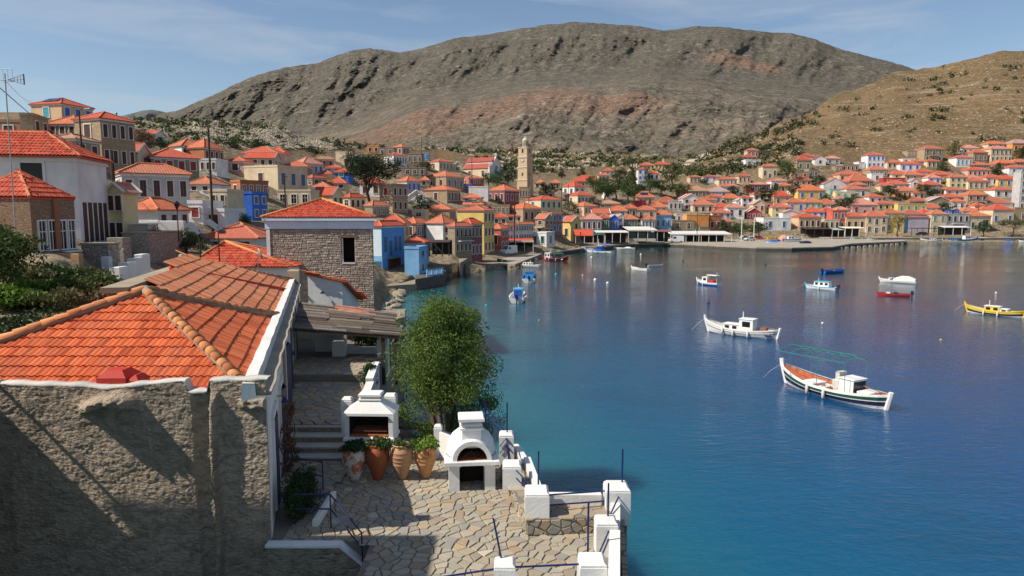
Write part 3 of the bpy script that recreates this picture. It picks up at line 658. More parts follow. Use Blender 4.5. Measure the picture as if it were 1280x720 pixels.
(810,819.5,276,287,274,'o','g','flat',(1,1,'l'),0,0,'narrow orange wing of the low white house by the pavilion'),
(778,798,274,290,268,'gn','o','hip',(3,1,'d','w'),0,0,'dark green grey house with three white arched windows'),
(761,774,273.5,289,268.5,'b','g','gf',(2,1,'l'),0,0,'bright blue gabled house with two dark blue doors'),
(772,779.5,271,288,268,'w','r','gf',(1,2,'r'),0,0,'narrow white pediment house between bright blue and dark green houses'),
(751,762,272,289,266,'gn','r','hip',(2,1,'g'),0,0,'olive green house between lavender and bright blue houses'),
(727,752,274,290,266.5,'lv','k','hip',(4,1,'n'),0,0,'lavender harbour house with four brown windows and pink roof'),
(702,726,277,302,270,'y','r','gs',(1,1,'n'),(1,2,'n'),714,'bright yellow gabled house beside the quay with red roof'),
# ---- middle, by the park
(715,746,257.5,270,252,'pe','o','hip',(1,1,'d'),(3,1,'d'),730,'peach house with orange roof below the five windowed cream house'),
(746,775,254.5,261,250,'t','t','hip',(2,1,'d'),0,0,'tan house with brown tiled roof under the park trees'),
(740,763,266.5,275,261,'w','r','gs',(2,1,'d'),0,0,'white gabled house with red roof behind the lavender harbour house'),
(760,784,263.5,272,257,'c','o','hip',(2,1,'d'),0,0,'cream house with orange roof behind the bright blue gable'),
(781,796,260.5,273,255,'t','r','hip',(2,1,'n'),0,0,'tan house with red roof right of the cream orange roofed house'),
(795,820,262.5,275,257,'pe','r','hip',(2,1,'d'),0,0,'peach house with red roof behind the low white house and the pavilion'),
(808,834,259,267,252,'c','o','hip',(3,1,'d'),0,0,'cream house with broad orange roof behind the pale blue house'),
(822,846,253,261,246,'c','d','hip',(2,1,'d'),0,0,'cream house with deep red roof below the park'),
(836,852,251.5,264,249.5,'gy','g','flat',(3,1,'n'),0,0,'grey white flat fronted house left of the white balcony gable'),
(796,818,246.5,258,239,'pe','o','hip',(2,1,'d'),0,0,'peach house with solar panels on an orange roof beside the park'),
(794,807,251.5,259,249.5,'rd','g','flat',0,0,0,'crimson flat block below the solar panel roof'),
(706,744,244,257,238.5,'c','r','hip',(1,1,'d'),(5,1,'l','w'),722,'cream house with a row of five slate windows facing the harbour'),
(703,731,233,245,226,'w','r','hip',(2,1,'d'),(2,1,'d'),718,'white house with pointed red roof above the five windowed cream house'),
(715,752,226.5,234,219,'t','r','hip',(4,1,'d'),0,0,'long tan house under a very wide red roof left of the park'),
(748,761,219,227,216,'ye','r','hip',(3,1,'n'),0,0,'small pale yellow house at the top of the park'),
(751,768,213.5,219,210.5,'gy','r','hip',(3,1,'d'),0,0,'grey stone cottage behind the small pale yellow park house'),
(799,818,206.5,212,203,'y','r','hip',(4,1,'n'),0,0,'bright yellow house on the track, left one of the pair'),
(818,837,205.5,211,202,'y','r','hip',(4,1,'n'),0,0,'bright yellow house on the track, right one of the pair'),
(830,847,199,206,197.5,'t','g','flat',0,0,0,'tan blockhouse ruin behind the bright yellow pair'),
(805,819,200.5,204,199,'s','g','flat',0,0,0,'low grey ruin behind the left bright yellow house'),
(797,810,211.5,226,209,'w','d','hip',(2,2,'b'),0,0,'tall white house with blue windows among the park trees'),
(798,813,226,232,225,'w','g','flat',0,0,0,'white garden wall block below the tall white park house'),
(812,824,217,226,213.5,'w','r','hip',(2,1,'n'),0,0,'white house with red roof right of the tall white park house'),
(763,783,231.5,238,229,'pe','g','flat',(3,1,'n'),0,0,'peach flat house half hidden among the park trees'),
(755,765,239,249,237,'w','g','gf',(1,1,'d'),0,0,'white gabled hut deep among the park trees'),
# ---- church quarter
(578,605,222.5,232,218.5,'cr','o','hip',(1,1,'n'),(4,1,'d','w'),586,'house with crimson window front just below the church'),
(577,590,231,238,229.5,'b','g','flat',(1,1,'d'),0,0,'small low blue block below the crimson window front'),
(586,612,234,251,232,'w','g','flat',0,(1,1,'d'),610,'plain white block house in front of the church trees'),
(610,649,237.5,256,230.5,'m','o','hip',(3,1,'n'),(3,1,'r','w'),631,'house with dark maroon porch and orange pyramid roof below the bell tower'),
(577,602,247,254,241.5,'c','o','hip',(2,1,'n'),0,0,'low cream house with orange roof below the plain white block house'),
(570,614,255.5,264,248,'w','o','hip',(3,1,'n'),(2,1,'d'),603,'white house with solar panels on a wide orange roof behind the tall yellow house'),
(572,618,263,318,257,'y','r','hip',0,(3,3,'n','s'),605,'tall three storey yellow house with balustrade on the harbour street'),
(560,590,283,319,270.5,'s','r','hip',0,(4,2,'n','s'),569,'stone balcony house with red roof between the white gallery house and maroon house'),
(574,603,280,324,272,'m','r','hip',0,(3,2,'n','w'),589,'maroon house with white framed windows in front of the tall yellow house'),
(612,636,286,313,276,'cr','o','hip',(1,1,'n'),(2,2,'l','w'),626,'coral red house with blue band at the corner of the harbour street'),
(630,648,281,303,273,'w','o','hip',0,(4,2,'l'),634,'white house with slate doors left of the long white house on the harbour street'),
(645,667,280,302,272.5,'w','o','hip',0,(6,2,'d'),648,'long white house with two rows of dark windows behind the harbour shelter'),
(635,676,260.5,280,253,'t','o','hip',(1,1,'n'),(3,1,'n','s'),654,'brown stone house with three tall windows under an orange pyramid roof'),
(657,702,249.5,263,244,'c','r','hip',(1,1,'g'),(4,1,'g','w'),676,'cream house with green shutters below the bell tower'),
(669,691,273.5,294,265,'t','o','gs',(1,2,'n'),(2,2,'n'),681,'tan gabled house with flower balcony left of the bright yellow house'),
(688,703,266.5,292,260,'br','o','hip',0,(2,2,'b'),690,'brown house with two blue doors beside the bright yellow gable'),
(664,693,291.5,309,290,'w','g','flat',(2,1,'g'),(1,1,'d'),683,'white cube house with dark green windows behind the quay lamp'),
(633,655,270,278,266,'c','r','hip',(2,1,'n'),0,0,'cream house with red roof above the long white harbour house'),
(616,634,271.5,282,266,'pe','r','hip',(2,1,'n'),0,0,'peach house with red roof right of the tall yellow house'),
(674,693,240.5,248,239,'t','g','flat',(2,1,'n'),0,0,'tan flat roofed house right below the bell tower'),
(668,681,228.5,235,224,'c','o','hip',(2,1,'n'),0,0,'cream cottage with orange roof just right of the bell tower'),
(687,700,228.5,238,224,'t','o','hip',(2,1,'n'),0,0,'tan house with orange roof beyond the trees right of the bell tower'),
(459,474,182.5,192,181,'o','g','flat',(2,1,'n'),0,0,'roofless orange yellow ruin at the very top behind the great pine'),
(473,493,185.5,194,184,'s','g','flat',(2,1,'d'),0,0,'grey stone ruin beside the orange yellow ruin at the top'),
(491,512,183.5,194,179.5,'t','o','hip',(2,1,'n'),(2,1,'l'),503,'tan house with pointed orange roof at the top behind the five windowed white front'),
(480,509,193.5,207,190,'w','r','hip',(1,1,'g'),(5,1,'l','w'),492,'white house with five slate windows above the stone terrace ruin'),
(509,528,192.5,205,190.5,'s','g','flat',(3,1,'d'),0,0,'grey stone flat house with a dark frieze near the top of the village'),
(527,536,191.5,199,190,'lb','g','flat',(2,1,'d'),0,0,'small pale blue house at the top left of the dark round tree'),
(536,566,201.5,214,198,'c','r','hip',(1,1,'d'),(4,1,'d'),549,'cream house with four dark windows left of the church'),
(566,578,207,215,203,'c','r','gf',(1,1,'d'),0,0,'tiny cream gabled chapel left of the church'),
(496,532,210,220,209,'s','g','flat',(4,1,'d'),0,0,'long roofless stone terrace ruin below the five windowed white front'),
(533,580,220,238,213,'t','o','hip',(2,1,'n','s'),(3,1,'l'),558,'large tan house with dark porch and broad orange roof above the other tan corner house'),
(531,576,237,255,231,'t','o','hip',(1,1,'n','s'),(4,1,'n'),559,'tan corner house with one front window below the large tan porch house'),
(496,526,226,241,219.5,'lv','o','hip',0,(3,1,'b'),509,'lavender house with blue doors and orange roof right of the great pine'),
(524,536,225,234,220.5,'t','o','hip',(1,1,'n'),0,0,'small tan house with orange roof left of the large tan porch house'),
(509,533,246.5,256,238.5,'w','o','gf',0,0,0,'white gabled house behind the dark tree with solar panels nearby'),
(475,510,231,266,229,'t','g','flat',(1,2,'r','w'),(3,2,'n','w'),491,'tall flat tan house with red windows framed white under the great pine'),
(450,477,229,246,221,'w','r','hip',(2,1,'n'),0,0,'white house with red roof hidden behind the great pine'),
(429,457,246.5,263,237.5,'ye','r','hip',(1,1,'d'),(3,1,'n','w'),438,'small yellow sided house with three windows left of the tall flat tan house'),
(456,487,257,272,250.5,'s','o','hip',0,(4,1,'d'),466,'low stone house with orange roof below the tall flat tan house'),
(531,570,261.5,278,255,'t','o','hip',0,(1,1,'n'),562,'tan house with wide orange roof above the white gallery house'),
(474,512,279,302,267,'pe','r','hip',(1,1,'n'),(1,1,'n'),505,'peach house with red roof directly behind the tall blue house'),
(505,536,279,300,266.5,'br','o','hip',(1,1,'n'),(3,1,'l','w'),520,'brown fronted house with pale blue side right of the peach house'),
(533,571,279,310,266,'w','o','hip',0,(2,2,'n'),554,'white gallery house with dark balcony facing the sea'),
(515,532,263.5,273,262,'c','g','flat',(1,1,'d'),0,0,'low cream flat house behind the peach house by the tall blue house'),
(615,637,257,268,255.5,'t','g','flat',(4,1,'d','s'),0,0,'tan arcaded stone yard house above the red harbour roofs'),
(639,652,262,272,258,'c','o','hip',(2,1,'n'),0,0,'small cream house with orange roof left of the brown three windowed stone house'),
(590,606,252.5,262,250.5,'t','g','flat',(2,1,'n'),0,0,'tan flat house under the plain white block house'),
(596,612,262,272,257.5,'w','o','hip',(2,1,'l'),0,0,'white house with orange roof peeping right of the tall yellow house top'),
(845,858,238,248,234,'pe','r','hip',(2,1,'d'),0,0,'peach house with red roof at the foot of the tall eucalyptus'),
(1029,1043,263,272,259,'ye','r','hip',(2,1,'b'),0,0,'pale yellow house with red roof above the orange box house'),
(1086,1104,246,256,242,'w','r','hip',(2,1,'n'),0,0,'white house with red roof just above the big pink house and straight red roof'),
(1046,1060,262,272,258,'c','k','hip',(2,1,'d'),0,0,'cream house with pink roof behind the peach harbour house by the cream awning'),
(1190,1206,252,262,248,'w','o','hip',(2,1,'d'),0,0,'white house with orange roof between tan red roofed house and brown balcony house'),
(1141,1156,241,251,237,'c','r','hip',(2,1,'n'),0,0,'cream house with red roof half behind the large dark tree'),
(1218,1232,257,266,253,'ye','r','hip',(2,1,'g'),0,0,'pale yellow house with red roof under the brown balcony house'),
(1066,1082,231,240,227,'t','o','hip',(2,1,'d'),0,0,'tan house with orange roof in front of the maroon columned house'),
(975,990,232,241,228.5,'c','o','hip',(2,1,'n'),0,0,'cream house with orange roof right of the white porch house'),
(886,902,246,255,242.5,'w','r','hip',(2,1,'l'),0,0,'white house with red roof below the lavender grey roofed house'),
(942,956,243,252,239,'w','o','hip',(2,1,'n'),0,0,'white house with orange roof below the crimson white framed house'),
(1160,1176,222,231,218,'w','k','hip',(2,1,'b'),0,0,'white house with pink roof left of the orange house with four small windows'),
(1100,1116,232,240,228,'c','r','hip',(2,1,'d'),0,0,'cream house with red roof left of the white red roofed house by the chapel'),
# ---- left hillside
(300,346,191.5,200,183.5,'c','r','hip',(3,1,'n'),0,0,'cream house with a wide red roof nearest the rocky hilltop'),
(332,356,191,199,183.5,'c','r','hip',(2,1,'n'),0,0,'second red roofed cream house right of the wide red roof on the ridge'),
(305,352,197.5,209,191,'c','r','gs',(4,1,'n'),(2,1,'d'),343,'cream gabled house with red roof edged white above the long tan house'),
(283,306,201.5,217,196.5,'p','r','hip',(1,1,'n'),0,0,'pink cottage with pointed red roof left of the cream gabled house'),
(306,385,208,239,206.5,'c','r','flat',(1,1,'n'),(3,1,'l','s'),348,'long cream and stone house with flat roof in the middle of the left slope'),
(289,336,227,246,225.5,'tc','r','flat',(1,1,'n'),(4,1,'d'),301,'terracotta red flat house behind the bright blue house'),
(294,335,242,276,240.5,'b','g','flat',0,(2,2,'l'),316,'bright blue flat house with dark blue windows on the left slope'),
(262,285,239,262,237.5,'c','g','flat',(2,1,'n'),0,0,'cream house with shaded porch left of the bright blue house'),
(352,384,208,218,200.5,'s','r','hip',(1,1,'n'),0,0,'stone house with red hip roof right of the cream gabled house'),
(365,404,204,219,195,'gy','k','hip',0,(4,1,'b'),380,'grey house with blue doors under a pale pinkish roof'),
(392,417,198.5,209,194.5,'s','t','hip',0,(3,1,'n'),394,'low stone house with brown roof behind the blue doored grey house'),
(420,456,190.5,214,188.5,'c','g','flat',(1,1,'n'),0,446,'big blank cream house left of the great pine and dark cypress'),
(399,418,217.5,225,212.5,'y','r','hip',0,(1,1,'d'),414,'small yellow house with white trim below the grey house'),
(406,426,209.5,215,206,'lb','r','hip',(2,1,'d'),0,0,'pale blue house with red roof left of the big blank cream house'),
(384,409,222,234,215.5,'s','r','hip',(1,1,'d'),(2,1,'n','w'),391,'stone house with white framed windows right of the long cream house'),
(389,411,234,241,227.5,'c','o','hip',(2,1,'n'),0,0,'cream house with orange roof above the yellow gable house'),
(409,432,229,237,220.5,'c','r','hip',(2,1,'n'),0,0,'cream house with pointed red roof left of the great pine'),
(417,436,215,223,210.5,'b','r','hip',(1,1,'t'),0,0,'small blue house with red roof left of the great pine'),
(347,389,239,260,237,'c','g','flat',(3,1,'d'),0,0,'roofless cream wall ruin with arches below the long cream house'),
(389,429,243.5,260,234.5,'ye','r','gs',0,(2,1,'n'),416,'yellow gabled house with red roof edged white behind the stone house by the sea'),
(97,171,147,212,138.5,'t','r','hip',(1,2,'n'),(4,2,'n'),129,'tall tan stone house with red roof on the left hill'),
(40,117,129,152,121.5,'pe','r','hip',(1,1,'t','w'),(3,1,'b','w'),78,'peach villa with blue windows and solar panel highest on the left hill'),
(-6,28,152,174,149,'br','g','flat',(1,1,'n'),0,0,'brown brick house with balustrade at the left edge of the hill'),
(27,62,144,176,142,'t','g','flat',0,(2,1,'n'),43,'tan stone flat house below the peach villa'),
(61,98,155,172,144.5,'t','o','hip',(3,1,'n'),0,0,'tan house with orange roof left of the tall tan stone house'),
(67,126,173,203,168.5,'t','t','hip',(1,1,'n'),(2,1,'n'),96,'low tan house with brown roof under the tall tan stone house'),
(179,208,168,178,160.5,'w','r','gs',0,(1,1,'b'),194,'small white gabled house with blue window among hillside trees'),
(133,190,191,212,180.5,'c','r','gs',0,(1,1,'d'),173,'cream gabled house with red roof behind the white five shuttered house'),
(176,249,195.5,217,183.5,'s','r','hip',0,(4,1,'r','w'),190,'long low stone house with white band and red door'),
(212,257,182,199,172.5,'w','o','hip',0,(4,1,'n'),228,'white house with four windows and orange roof below the rocky hill'),
(232,280,184,204,172.5,'tc','o','hip',0,(4,1,'n'),256,'terracotta brick house with orange roof below the rocky hill'),
(250,271,200,216,198.5,'w','g','flat',(3,1,'n'),0,0,'white annex with small pillars below the terracotta brick house'),
(183,238,211,222,201,'s','o','hip',0,(2,1,'n'),200,'stone house with dull orange roof behind the white five shuttered house'),
(146,238,215.5,256,203.5,'gy','o','hip',(1,1,'n'),(5,1,'n'),154,'weathered white house with five tall brown shutters'),
(236,265,230,241,221.5,'w','o','hip',(2,1,'n'),0,0,'small white house with orange roof right of the five shuttered house'),
(138,156,238,306,214,'ye','k','gf',(2,2,'n'),0,0,'narrow yellow gabled house squeezed beside the big white house',dict(d=2.0)),
(152,237,262,292,247.5,'w','o','hip',0,(3,1,'n','s',1),198,'white house with ochre trimmed doors under a low orange hip roof'),
(236,254,254,278,252,'w','r','flat',(1,1,'r'),0,0,'white block with one red window right of the ochre trimmed house'),
(253,282,264,286,262,'w','g','flat',(1,1,'n'),0,0,'white house with a swooping stair wall below the cream porch'),
(254,323,297.5,318,278.5,'w','r','hip',(2,1,'n'),0,0,'white house with large red hip roof between bushes and stone house'),
]
PANEL = plain('solar_glass', (.02, .035, .06), .15, 0, .7); IRON = plain('balcony_iron', (.03, .03, .032), .6)
for row in CAT:
    root, O, e1, e2, w, d, H, rh = house(*row[:12], **(row[12] if len(row) > 12 else {})); lb = row[11]
    if re.search('with .*balcon|stone balcony house|flower balcony', lb) and (row[8] or row[9]):
        if not row[8]: o_, a_, b_, L_ = e1 * w, e2, e1, d
        else: o_, a_, b_, L_ = Vector(), e1, -e2, w
        st = max(1, (row[8] or row[9])[1]); zb = H / st if st > 1 else H * .12; bw = min(L_ * .8, 5.0); c0 = o_ + a_ * (L_ - bw) / 2
        P_ = lambda s, q, z: tuple(c0 + a_ * s + b_ * q + Vector((0, 0, z)))
        def bxx(name, s0, s1, q0, q1, z0, z1, m): mb = MB(); mb.add([P_(s, q, z) for z in (z0, z1) for s, q in ((s0, q0), (s1, q0), (s1, q1), (s0, q1))], [(3, 2, 1, 0), (4, 5, 6, 7), (0, 1, 5, 4), (1, 2, 6, 5), (2, 3, 7, 6), (3, 0, 4, 7)]); return mb.build(name, m, root)
        bal = bxx('balcony', 0, bw, 0.005, 1.0, zb - .14, zb, WHITE); rl = MB()
        for k in range(int(bw / .28) + 1): rl.tube([P_(min(bw, k * .28), .95, zb), P_(min(bw, k * .28), .95, zb + .95)], .022, 4)
        for s in (0, bw): rl.tube([P_(s, 0, zb + .95), P_(s, .95, zb + .95)], .03, 4)
        rl.tube([P_(0, .95, zb + .95), P_(bw, .95, zb + .95)], .04, 4); ro_ = rl.build('balcony_railing', IRON, root); ro_['kind'] = 'stuff'
    if 'solar' in lb and row[7] == 'hip' and 'nearby' not in lb:
        for s in (.38, .56): mb = MB(); sl = math.atan2(rh, min(w, d) / 2); M = Matrix.Translation(e1 * (w * s) + e2 * (min(w, d) * .24) + Vector((0, 0, H + rh * .48 + .22))) @ Matrix.Rotation(math.atan2(e1.y, e1.x), 4, 'Z') @ Matrix.Rotation(sl, 4, 'X'); mb.box(-1.0, .9, -.8, .8, -.05, .05, 0, M); mb.build('solar_panel', PANEL, root)
print('houses', len(HOUSES))
# ------------------------------------------------------------------ foreground house: rough wall, tiled hip roof, white side wall
def clay(name, c, seed=0.0):
    if name in _mc: return _mc[name]
    t = NT(name); oi = t.N('ObjectInfo'); ge = t.N('NewGeometry'); t._pos = ge.outputs['Position']
    rr = t.math('FRACT', t.math('ADD', oi.outputs['Random'], ge.outputs['Random Per Island']))
    n = t.noise(t.pos(), 1.1, 5, .62); n2 = t.noise(t.pos(), 16, 4, .6); n3 = t.noise(t.pos(), 4.5, 5, .7)
    a = t.mix(rr, sc3(c, .62), (min(1, c[0] * 1.12), c[1] * 1.45, c[2] * 1.45))
    a = t.mix(t.ramp(n, [(.48, 0), (.75, .5)]), a, (c[0] * .6 + .06, c[1] * .9 + .07, c[2] + .06))
    a = t.mix(t.ramp(n3, [(.60, 0), (.74, .6)]), a, (.42, .33, .25))
    a = t.mix(t.ramp(n2, [(.58, 0), (.85, .35)]), a, (.16, .07, .04))
    _mc[name] = t.out(a, .78, n2, .35, .012, .25); return _mc[name]
CLAY1 = clay('clay_tile_red', (.60, .105, .035)); CLAY2 = clay('clay_tile_weathered', (.68, .21, .10)); CLAYR = clay('ridge_clay', (.62, .20, .075))
CLAYS = clay('clay_tile_sea_slope', (.66, .13, .048)); CLAY3 = clay('clay_tile_deep_red', (.55, .075, .035))  # sea slope clay lightened to make up for its weak sunlight
MORTAR = plaster('mortar', (.34, .28, .20), .3, .95, .6, .4)
REDP = plaster('red_roof_paint', (.52, .04, .024), .25, .7, .3, .15)
prof = [(0, .0), (.14, .034), (.34, .046), (.56, .030), (.74, .006), (.88, .004), (1.0, .016)]
def tile_geo(mb, O, eu, ev, n, tw, tl, lift=.05, m=0):
    """one interlocking clay tile: O lower left corner, eu along the eave, ev up the slope, n outward"""
    k = len(prof); lo = [O + eu * (x * tw) + n * (z * tw / .19 + lift) for x, z in prof]; up = [O + ev * (tl * 1.06) + eu * (x * tw) + n * (z * tw / .19 + .008) for x, z in prof]
    ft = [O + eu * (x * tw) + n * (z * tw / .19 + lift - .035) for x, z in prof]
    mb.add(lo + up, [(i, i + 1, k + i + 1, k + i) for i in range(k - 1)], m); mb.add(ft + lo, [(i, i + 1, k + i + 1, k + i) for i in range(k - 1)], m)
def inpoly(p, poly):
    c = False; j = len(poly) - 1
    for i in range(len(poly)):
        (xi, yi), (xj, yj) = poly[i], poly[j]
        if (yi > p[1]) != (yj > p[1]) and p[0] < (xj - xi) * (p[1] - yi) / (yj - yi) + xi: c = not c
        j = i
    return c
def tile_spots(O, eu, ev, poly, tw, tl):
    """lower left corners of the tiles whose middle falls in the 3-D polygon"""
    P = [((Vector(p) - O).dot(eu), (Vector(p) - O).dot(ev)) for p in poly]
    x0, x1 = min(p[0] for p in P), max(p[0] for p in P); y0, y1 = min(p[1] for p in P), max(p[1] for p in P)
    r = []; j = 0; y = y0
    while y < y1 - .02:
        x = math.floor(x0 / tw) * tw
        while x < x1:
            if inpoly((x + tw / 2, min(y + tl * .4, y1 - .02)), P): r.append((x, y))
            x += tw
        y += tl; j += 1
    return r
def tiles_joined(name, O, eu, ev, poly, tw, tl, mat, parent, lift=.05):
    n = eu.cross(ev).normalized(); mb = MB()
    for x, y in tile_spots(O, eu, ev, poly, tw, tl):
        tile_geo(mb, O + eu * x + ev * y + n * (rnd.random() * .012), eu, ev, n, tw, tl, lift + rnd.random() * .012)
    o = mb.build(name, mat, parent, True); o['kind'] = 'stuff'; return o
XR = lambda Y: -5.83 - .28 * (Y - 15.8)
wd = Vector((-.28, 1, 0)).normalized(); wp = Vector((-wd.y, wd.x, 0))       # along the side wall, and away from the sea
AP = Vector((-10.9, 20.1, 8.62)); FR = Vector((-6.55, 16.2, 6.76)); FL = Vector((-15.5, 16.2, 6.76))
EB1 = Vector((XR(27.0) - .42, 27.0, 6.80)); EB2 = Vector((XR(41.4) - .42, 41.4, 6.80)); RB2 = at(226, 324, 30.8)
NB = empty('tiled_cottage', (-10.5, 18, 3.0), 0, 'foreground house with rough bare wall, orange tiled hip roof and white sea side', 'house')
def NBc(o):
    o.parent = NB; o.matrix_parent_inverse = Matrix.Translation(-Vector((-10.5, 18, 3.0))); return o
OFF = -Vector((-10.5, 18, 3.0))
class NMB(MB):                                        # mesh in world metres, stored relative to the house
    def build(s, name, mats, parent=None, smooth=False, kind=None):
        s.v = [(p[0] + OFF.x, p[1] + OFF.y, p[2] + OFF.z) for p in s.v]
        o = MB.build(s, name, mats, parent or NB, smooth)
        if kind: o['kind'] = kind
        return o
# rough front wall (relief in the render coat, the torn drain chase and the broken ledge)
nx, nz = 420, 190
gx = np.linspace(-16.5, -5.83, nx); gz = np.linspace(1.2, 1, nz)
topz = np.interp(gx, [-16.5, -12, -11.3, -10.2, -9.6, -9.0, -7.72, -7.66, -7.22, -7.16, -6.3, -5.6], [6.98, 6.98, 6.95, 6.93, 6.86, 6.93, 7.06, 6.78, 6.78, 7.06, 7.07, 7.10])
Xw = np.repeat(gx[None], nz, 0); Tw = np.linspace(0, 1, nz)[:, None]; Zw = 1.0 + (topz[None] - 1.0) * Tw
rel = .055 * fbm(Xw * 1.3, Zw * 1.6, 4, 60) + .035 * fbm(Xw * 4.2, Zw * 7.0, 4, 61, True) + .022 * fbm(Xw * 10, Zw * 20, 4, 62, True) - .05 * np.clip(fbm(Xw * 1.1, Zw * 1.9, 4, 72) - .16, 0, 1)
cx_ = -7.06 + .03 * np.sin(Zw * 2.1) + .06 * fbm(Zw * 1.4, Zw * 0 + 3.3, 3, 63)
rid = np.exp(-((Xw - cx_) / .085) ** 4) * (.19 + .08 * fbm(Xw * 5, Zw * 3.2, 3, 64)) * np.clip((6.82 - Zw) * 6, 0, 1)
chs = np.exp(-((Xw + 7.36 + .04 * fbm(Zw * 2, Zw * 0, 3, 66)) / .19) ** 6) * (.13 + .08 * fbm(Xw * 4, Zw * 6, 3, 65))
led = np.exp(-((Xw + 9.5) / .62) ** 6) * np.exp(-((Zw - 6.50 - .12 * np.sin(Xw * 3.2)) / .15) ** 4) * (.36 + .22 * fbm(Xw * 4, Zw * 8, 3, 67, True))
led2 = np.exp(-((Xw + 5.98) / .42) ** 6) * np.exp(-((Zw - 6.52) / .13) ** 4) * (.2 + .2 * fbm(Xw * 5, Zw * 9, 3, 68))
Yw = 15.8 - rel - rid + chs - led - led2
t = NT('rough_render'); p = t.pos(); n1 = t.noise(p, .55, 5, .6); n2 = t.noise(t.map(p, (1, 1, 1.7)), 3.4, 6, .68, .5); n3 = t.noise(t.map(p, (1, 1, 1.5)), 13, 5, .65); n4 = t.noise(t.map(p, (2.4, 1, .35)), 1.1, 4, .6)
a = t.mix(t.ramp(n1, [(.32, 0), (.68, 1)]), (.45, .355, .265), (.34, .275, .205)); a = t.mix(t.ramp(n2, [(.44, 0), (.66, .85)]), a, (.20, .16, .12))
a = t.mix(t.ramp(n3, [(.56, 0), (.78, .55)]), a, (.55, .46, .37)); a = t.mix(t.ramp(n4, [(.56, 0), (.74, .6)]), a, (.17, .13, .09))
ROUGH = t.out(a, .95, t.math('ADD', t.math('ADD', t.math('MULTIPLY', n2, 1.3), t.math('MULTIPLY', n3, .6)), t.math('MULTIPLY', t.voro(t.map(p, (1, 1, 1.9)), 9), .5)), 1.0, .085, .1)
fwm = np_mesh('front_wall', np.stack([Xw + OFF.x, Yw + OFF.y, Zw + OFF.z], -1), grid_faces(nz, nx), ROUGH, True)
link('front_wall', fwm, NB)
# wavy white coping on top of that wall
mb = NMB(); n = 150; cs = []
for i in range(n):
    x = -16.5 + (10.72) * i / (n - 1); z = float(np.interp(x, gx, topz)); j = .012 * math.sin(x * 9) + .016 * float(fbm(x * 3.1, .5, 3, 70)); w0 = .03 + .03 * float(fbm(x * 2.3, 5.5, 3, 71))
    cs.append([(x, 15.8 - .03 - j, z - w0), (x, 15.8 - .045 - j, z + .01), (x, 15.83 - j, z + .05 + j), (x, 16.05, z + .045 + j), (x, 16.08, z - .1)])
for i in range(n - 1):
    b = cs[i] + cs[i + 1]; mb.add(b, [(k, k + 5, k + 6, k + 1) for k in range(4)])
mb.build('coping', plaster('worn_whitewash', (.58, .55, .50), .25, .9, .6, .8), None, True)
# side wall towards the sea: white plaster, cornice shelf, navy doors and shutters
mb = NMB()
def side(Y, z, off=0.0): q = Vector((XR(Y), Y, z)) - wp * off; return q            # off > 0: out over the terrace
pts = [side(15.93, -1), side(41.6, -1), side(41.6, 6.6), side(15.93, 6.6)]
mb.add(pts + [q + wp * .45 for q in pts], [(0, 1, 2, 3), (3, 2, 6, 7), (1, 5, 6, 2), (0, 3, 7, 4), (5, 4, 7, 6)]); mb.build('side_wall', WHITE)
mb = NMB(); L_ = 25.8
ys = np.linspace(15.75, 41.6, 60)
for i in range(59):
    j0, j1 = .02 * math.sin(ys[i] * 3), .02 * math.sin(ys[i + 1] * 3)
    a0 = [side(ys[i], 6.60, .10 + j0), side(ys[i], 6.70, .12 + j0), side(ys[i], 6.72, -.22), side(ys[i], 7.02 + j0, -.24), side(ys[i], 7.04 + j0, -.52), side(ys[i], 6.75, -.55)]
    a1 = [side(ys[i + 1], 6.60, .10 + j1), side(ys[i + 1], 6.70, .12 + j1), side(ys[i + 1], 6.72, -.22), side(ys[i + 1], 7.02 + j1, -.24), side(ys[i + 1], 7.04 + j1, -.52), side(ys[i + 1], 6.75, -.55)]
    for k in range(5): mb.add([a0[k], a1[k], a1[k + 1], a0[k + 1]], [(0, 1, 2, 3)], 0 if k < 2 else 1)
a0 = [side(15.75, 6.6, .10), side(15.75, 6.7, .12), side(15.75, 6.72, -.22), side(15.75, 7.02, -.24), side(15.75, 7.04, -.52), side(15.75, 6.6, -.55)]
mb.add(a0, [(5, 4, 3, 2, 1, 0)], 1)
mb.build('cornice', [plaster('cement_shelf', (.36, .30, .24), .25, .95, .5, .4), WHITE])
ang_side = math.atan2(wd.y, wd.x)
def leaf(parent, w, h, M, name='shutter'):
    m_ = MB(); m_.box(0, w, -.02, .02, 0, h, 0, M)
    for q in np.linspace(.08, h - .12, 14): m_.box(.06, w - .06, -.032, -.02, q, q + .05, 0, M)
    return m_.build(name, NAVY, parent)
for i, Yd in enumerate((17.7, 20.7, 24.2, 27.4, 33.0, 37.2)):
    c = side(Yd, 3.28 if i < 2 else 3.95); dh = 2.35
    fr_ = MB()
    for s in (-1, 1): fr_.box(s * .62 - .09, s * .62 + .09, -.07, .03, 0, dh + .12)
    fr_.box(-.71, .71, -.08, .03, dh + .1, dh + .24)
    d_ = fr_.build('door', WHITE, NB, loc=c + OFF, rz=ang_side)
    m_ = MB(); m_.box(-.53, .53, -.02, .02, 0, dh + .1); m_.build('glazing', DARK, d_)
    for s in (-1, 1):
        a_ = R(14 if i in (1, 2) else 5) * s; M = Matrix.Translation((s * .55, -.05, 0)) @ Matrix.Rotation(a_, 4, 'Z') @ (Matrix.Identity(4) if s < 0 else Matrix.Rotation(math.pi, 4, 'Z'))
        leaf(d_, .53, dh, M)
for Yp, r in ((22.3, .05), (31.0, .045)):
    m_ = NMB(); m_.tube([side(Yp, 3.2, .07), side(Yp, 6.6, .07)], r, 8); m_.build('drain_pipe', MORTAR)
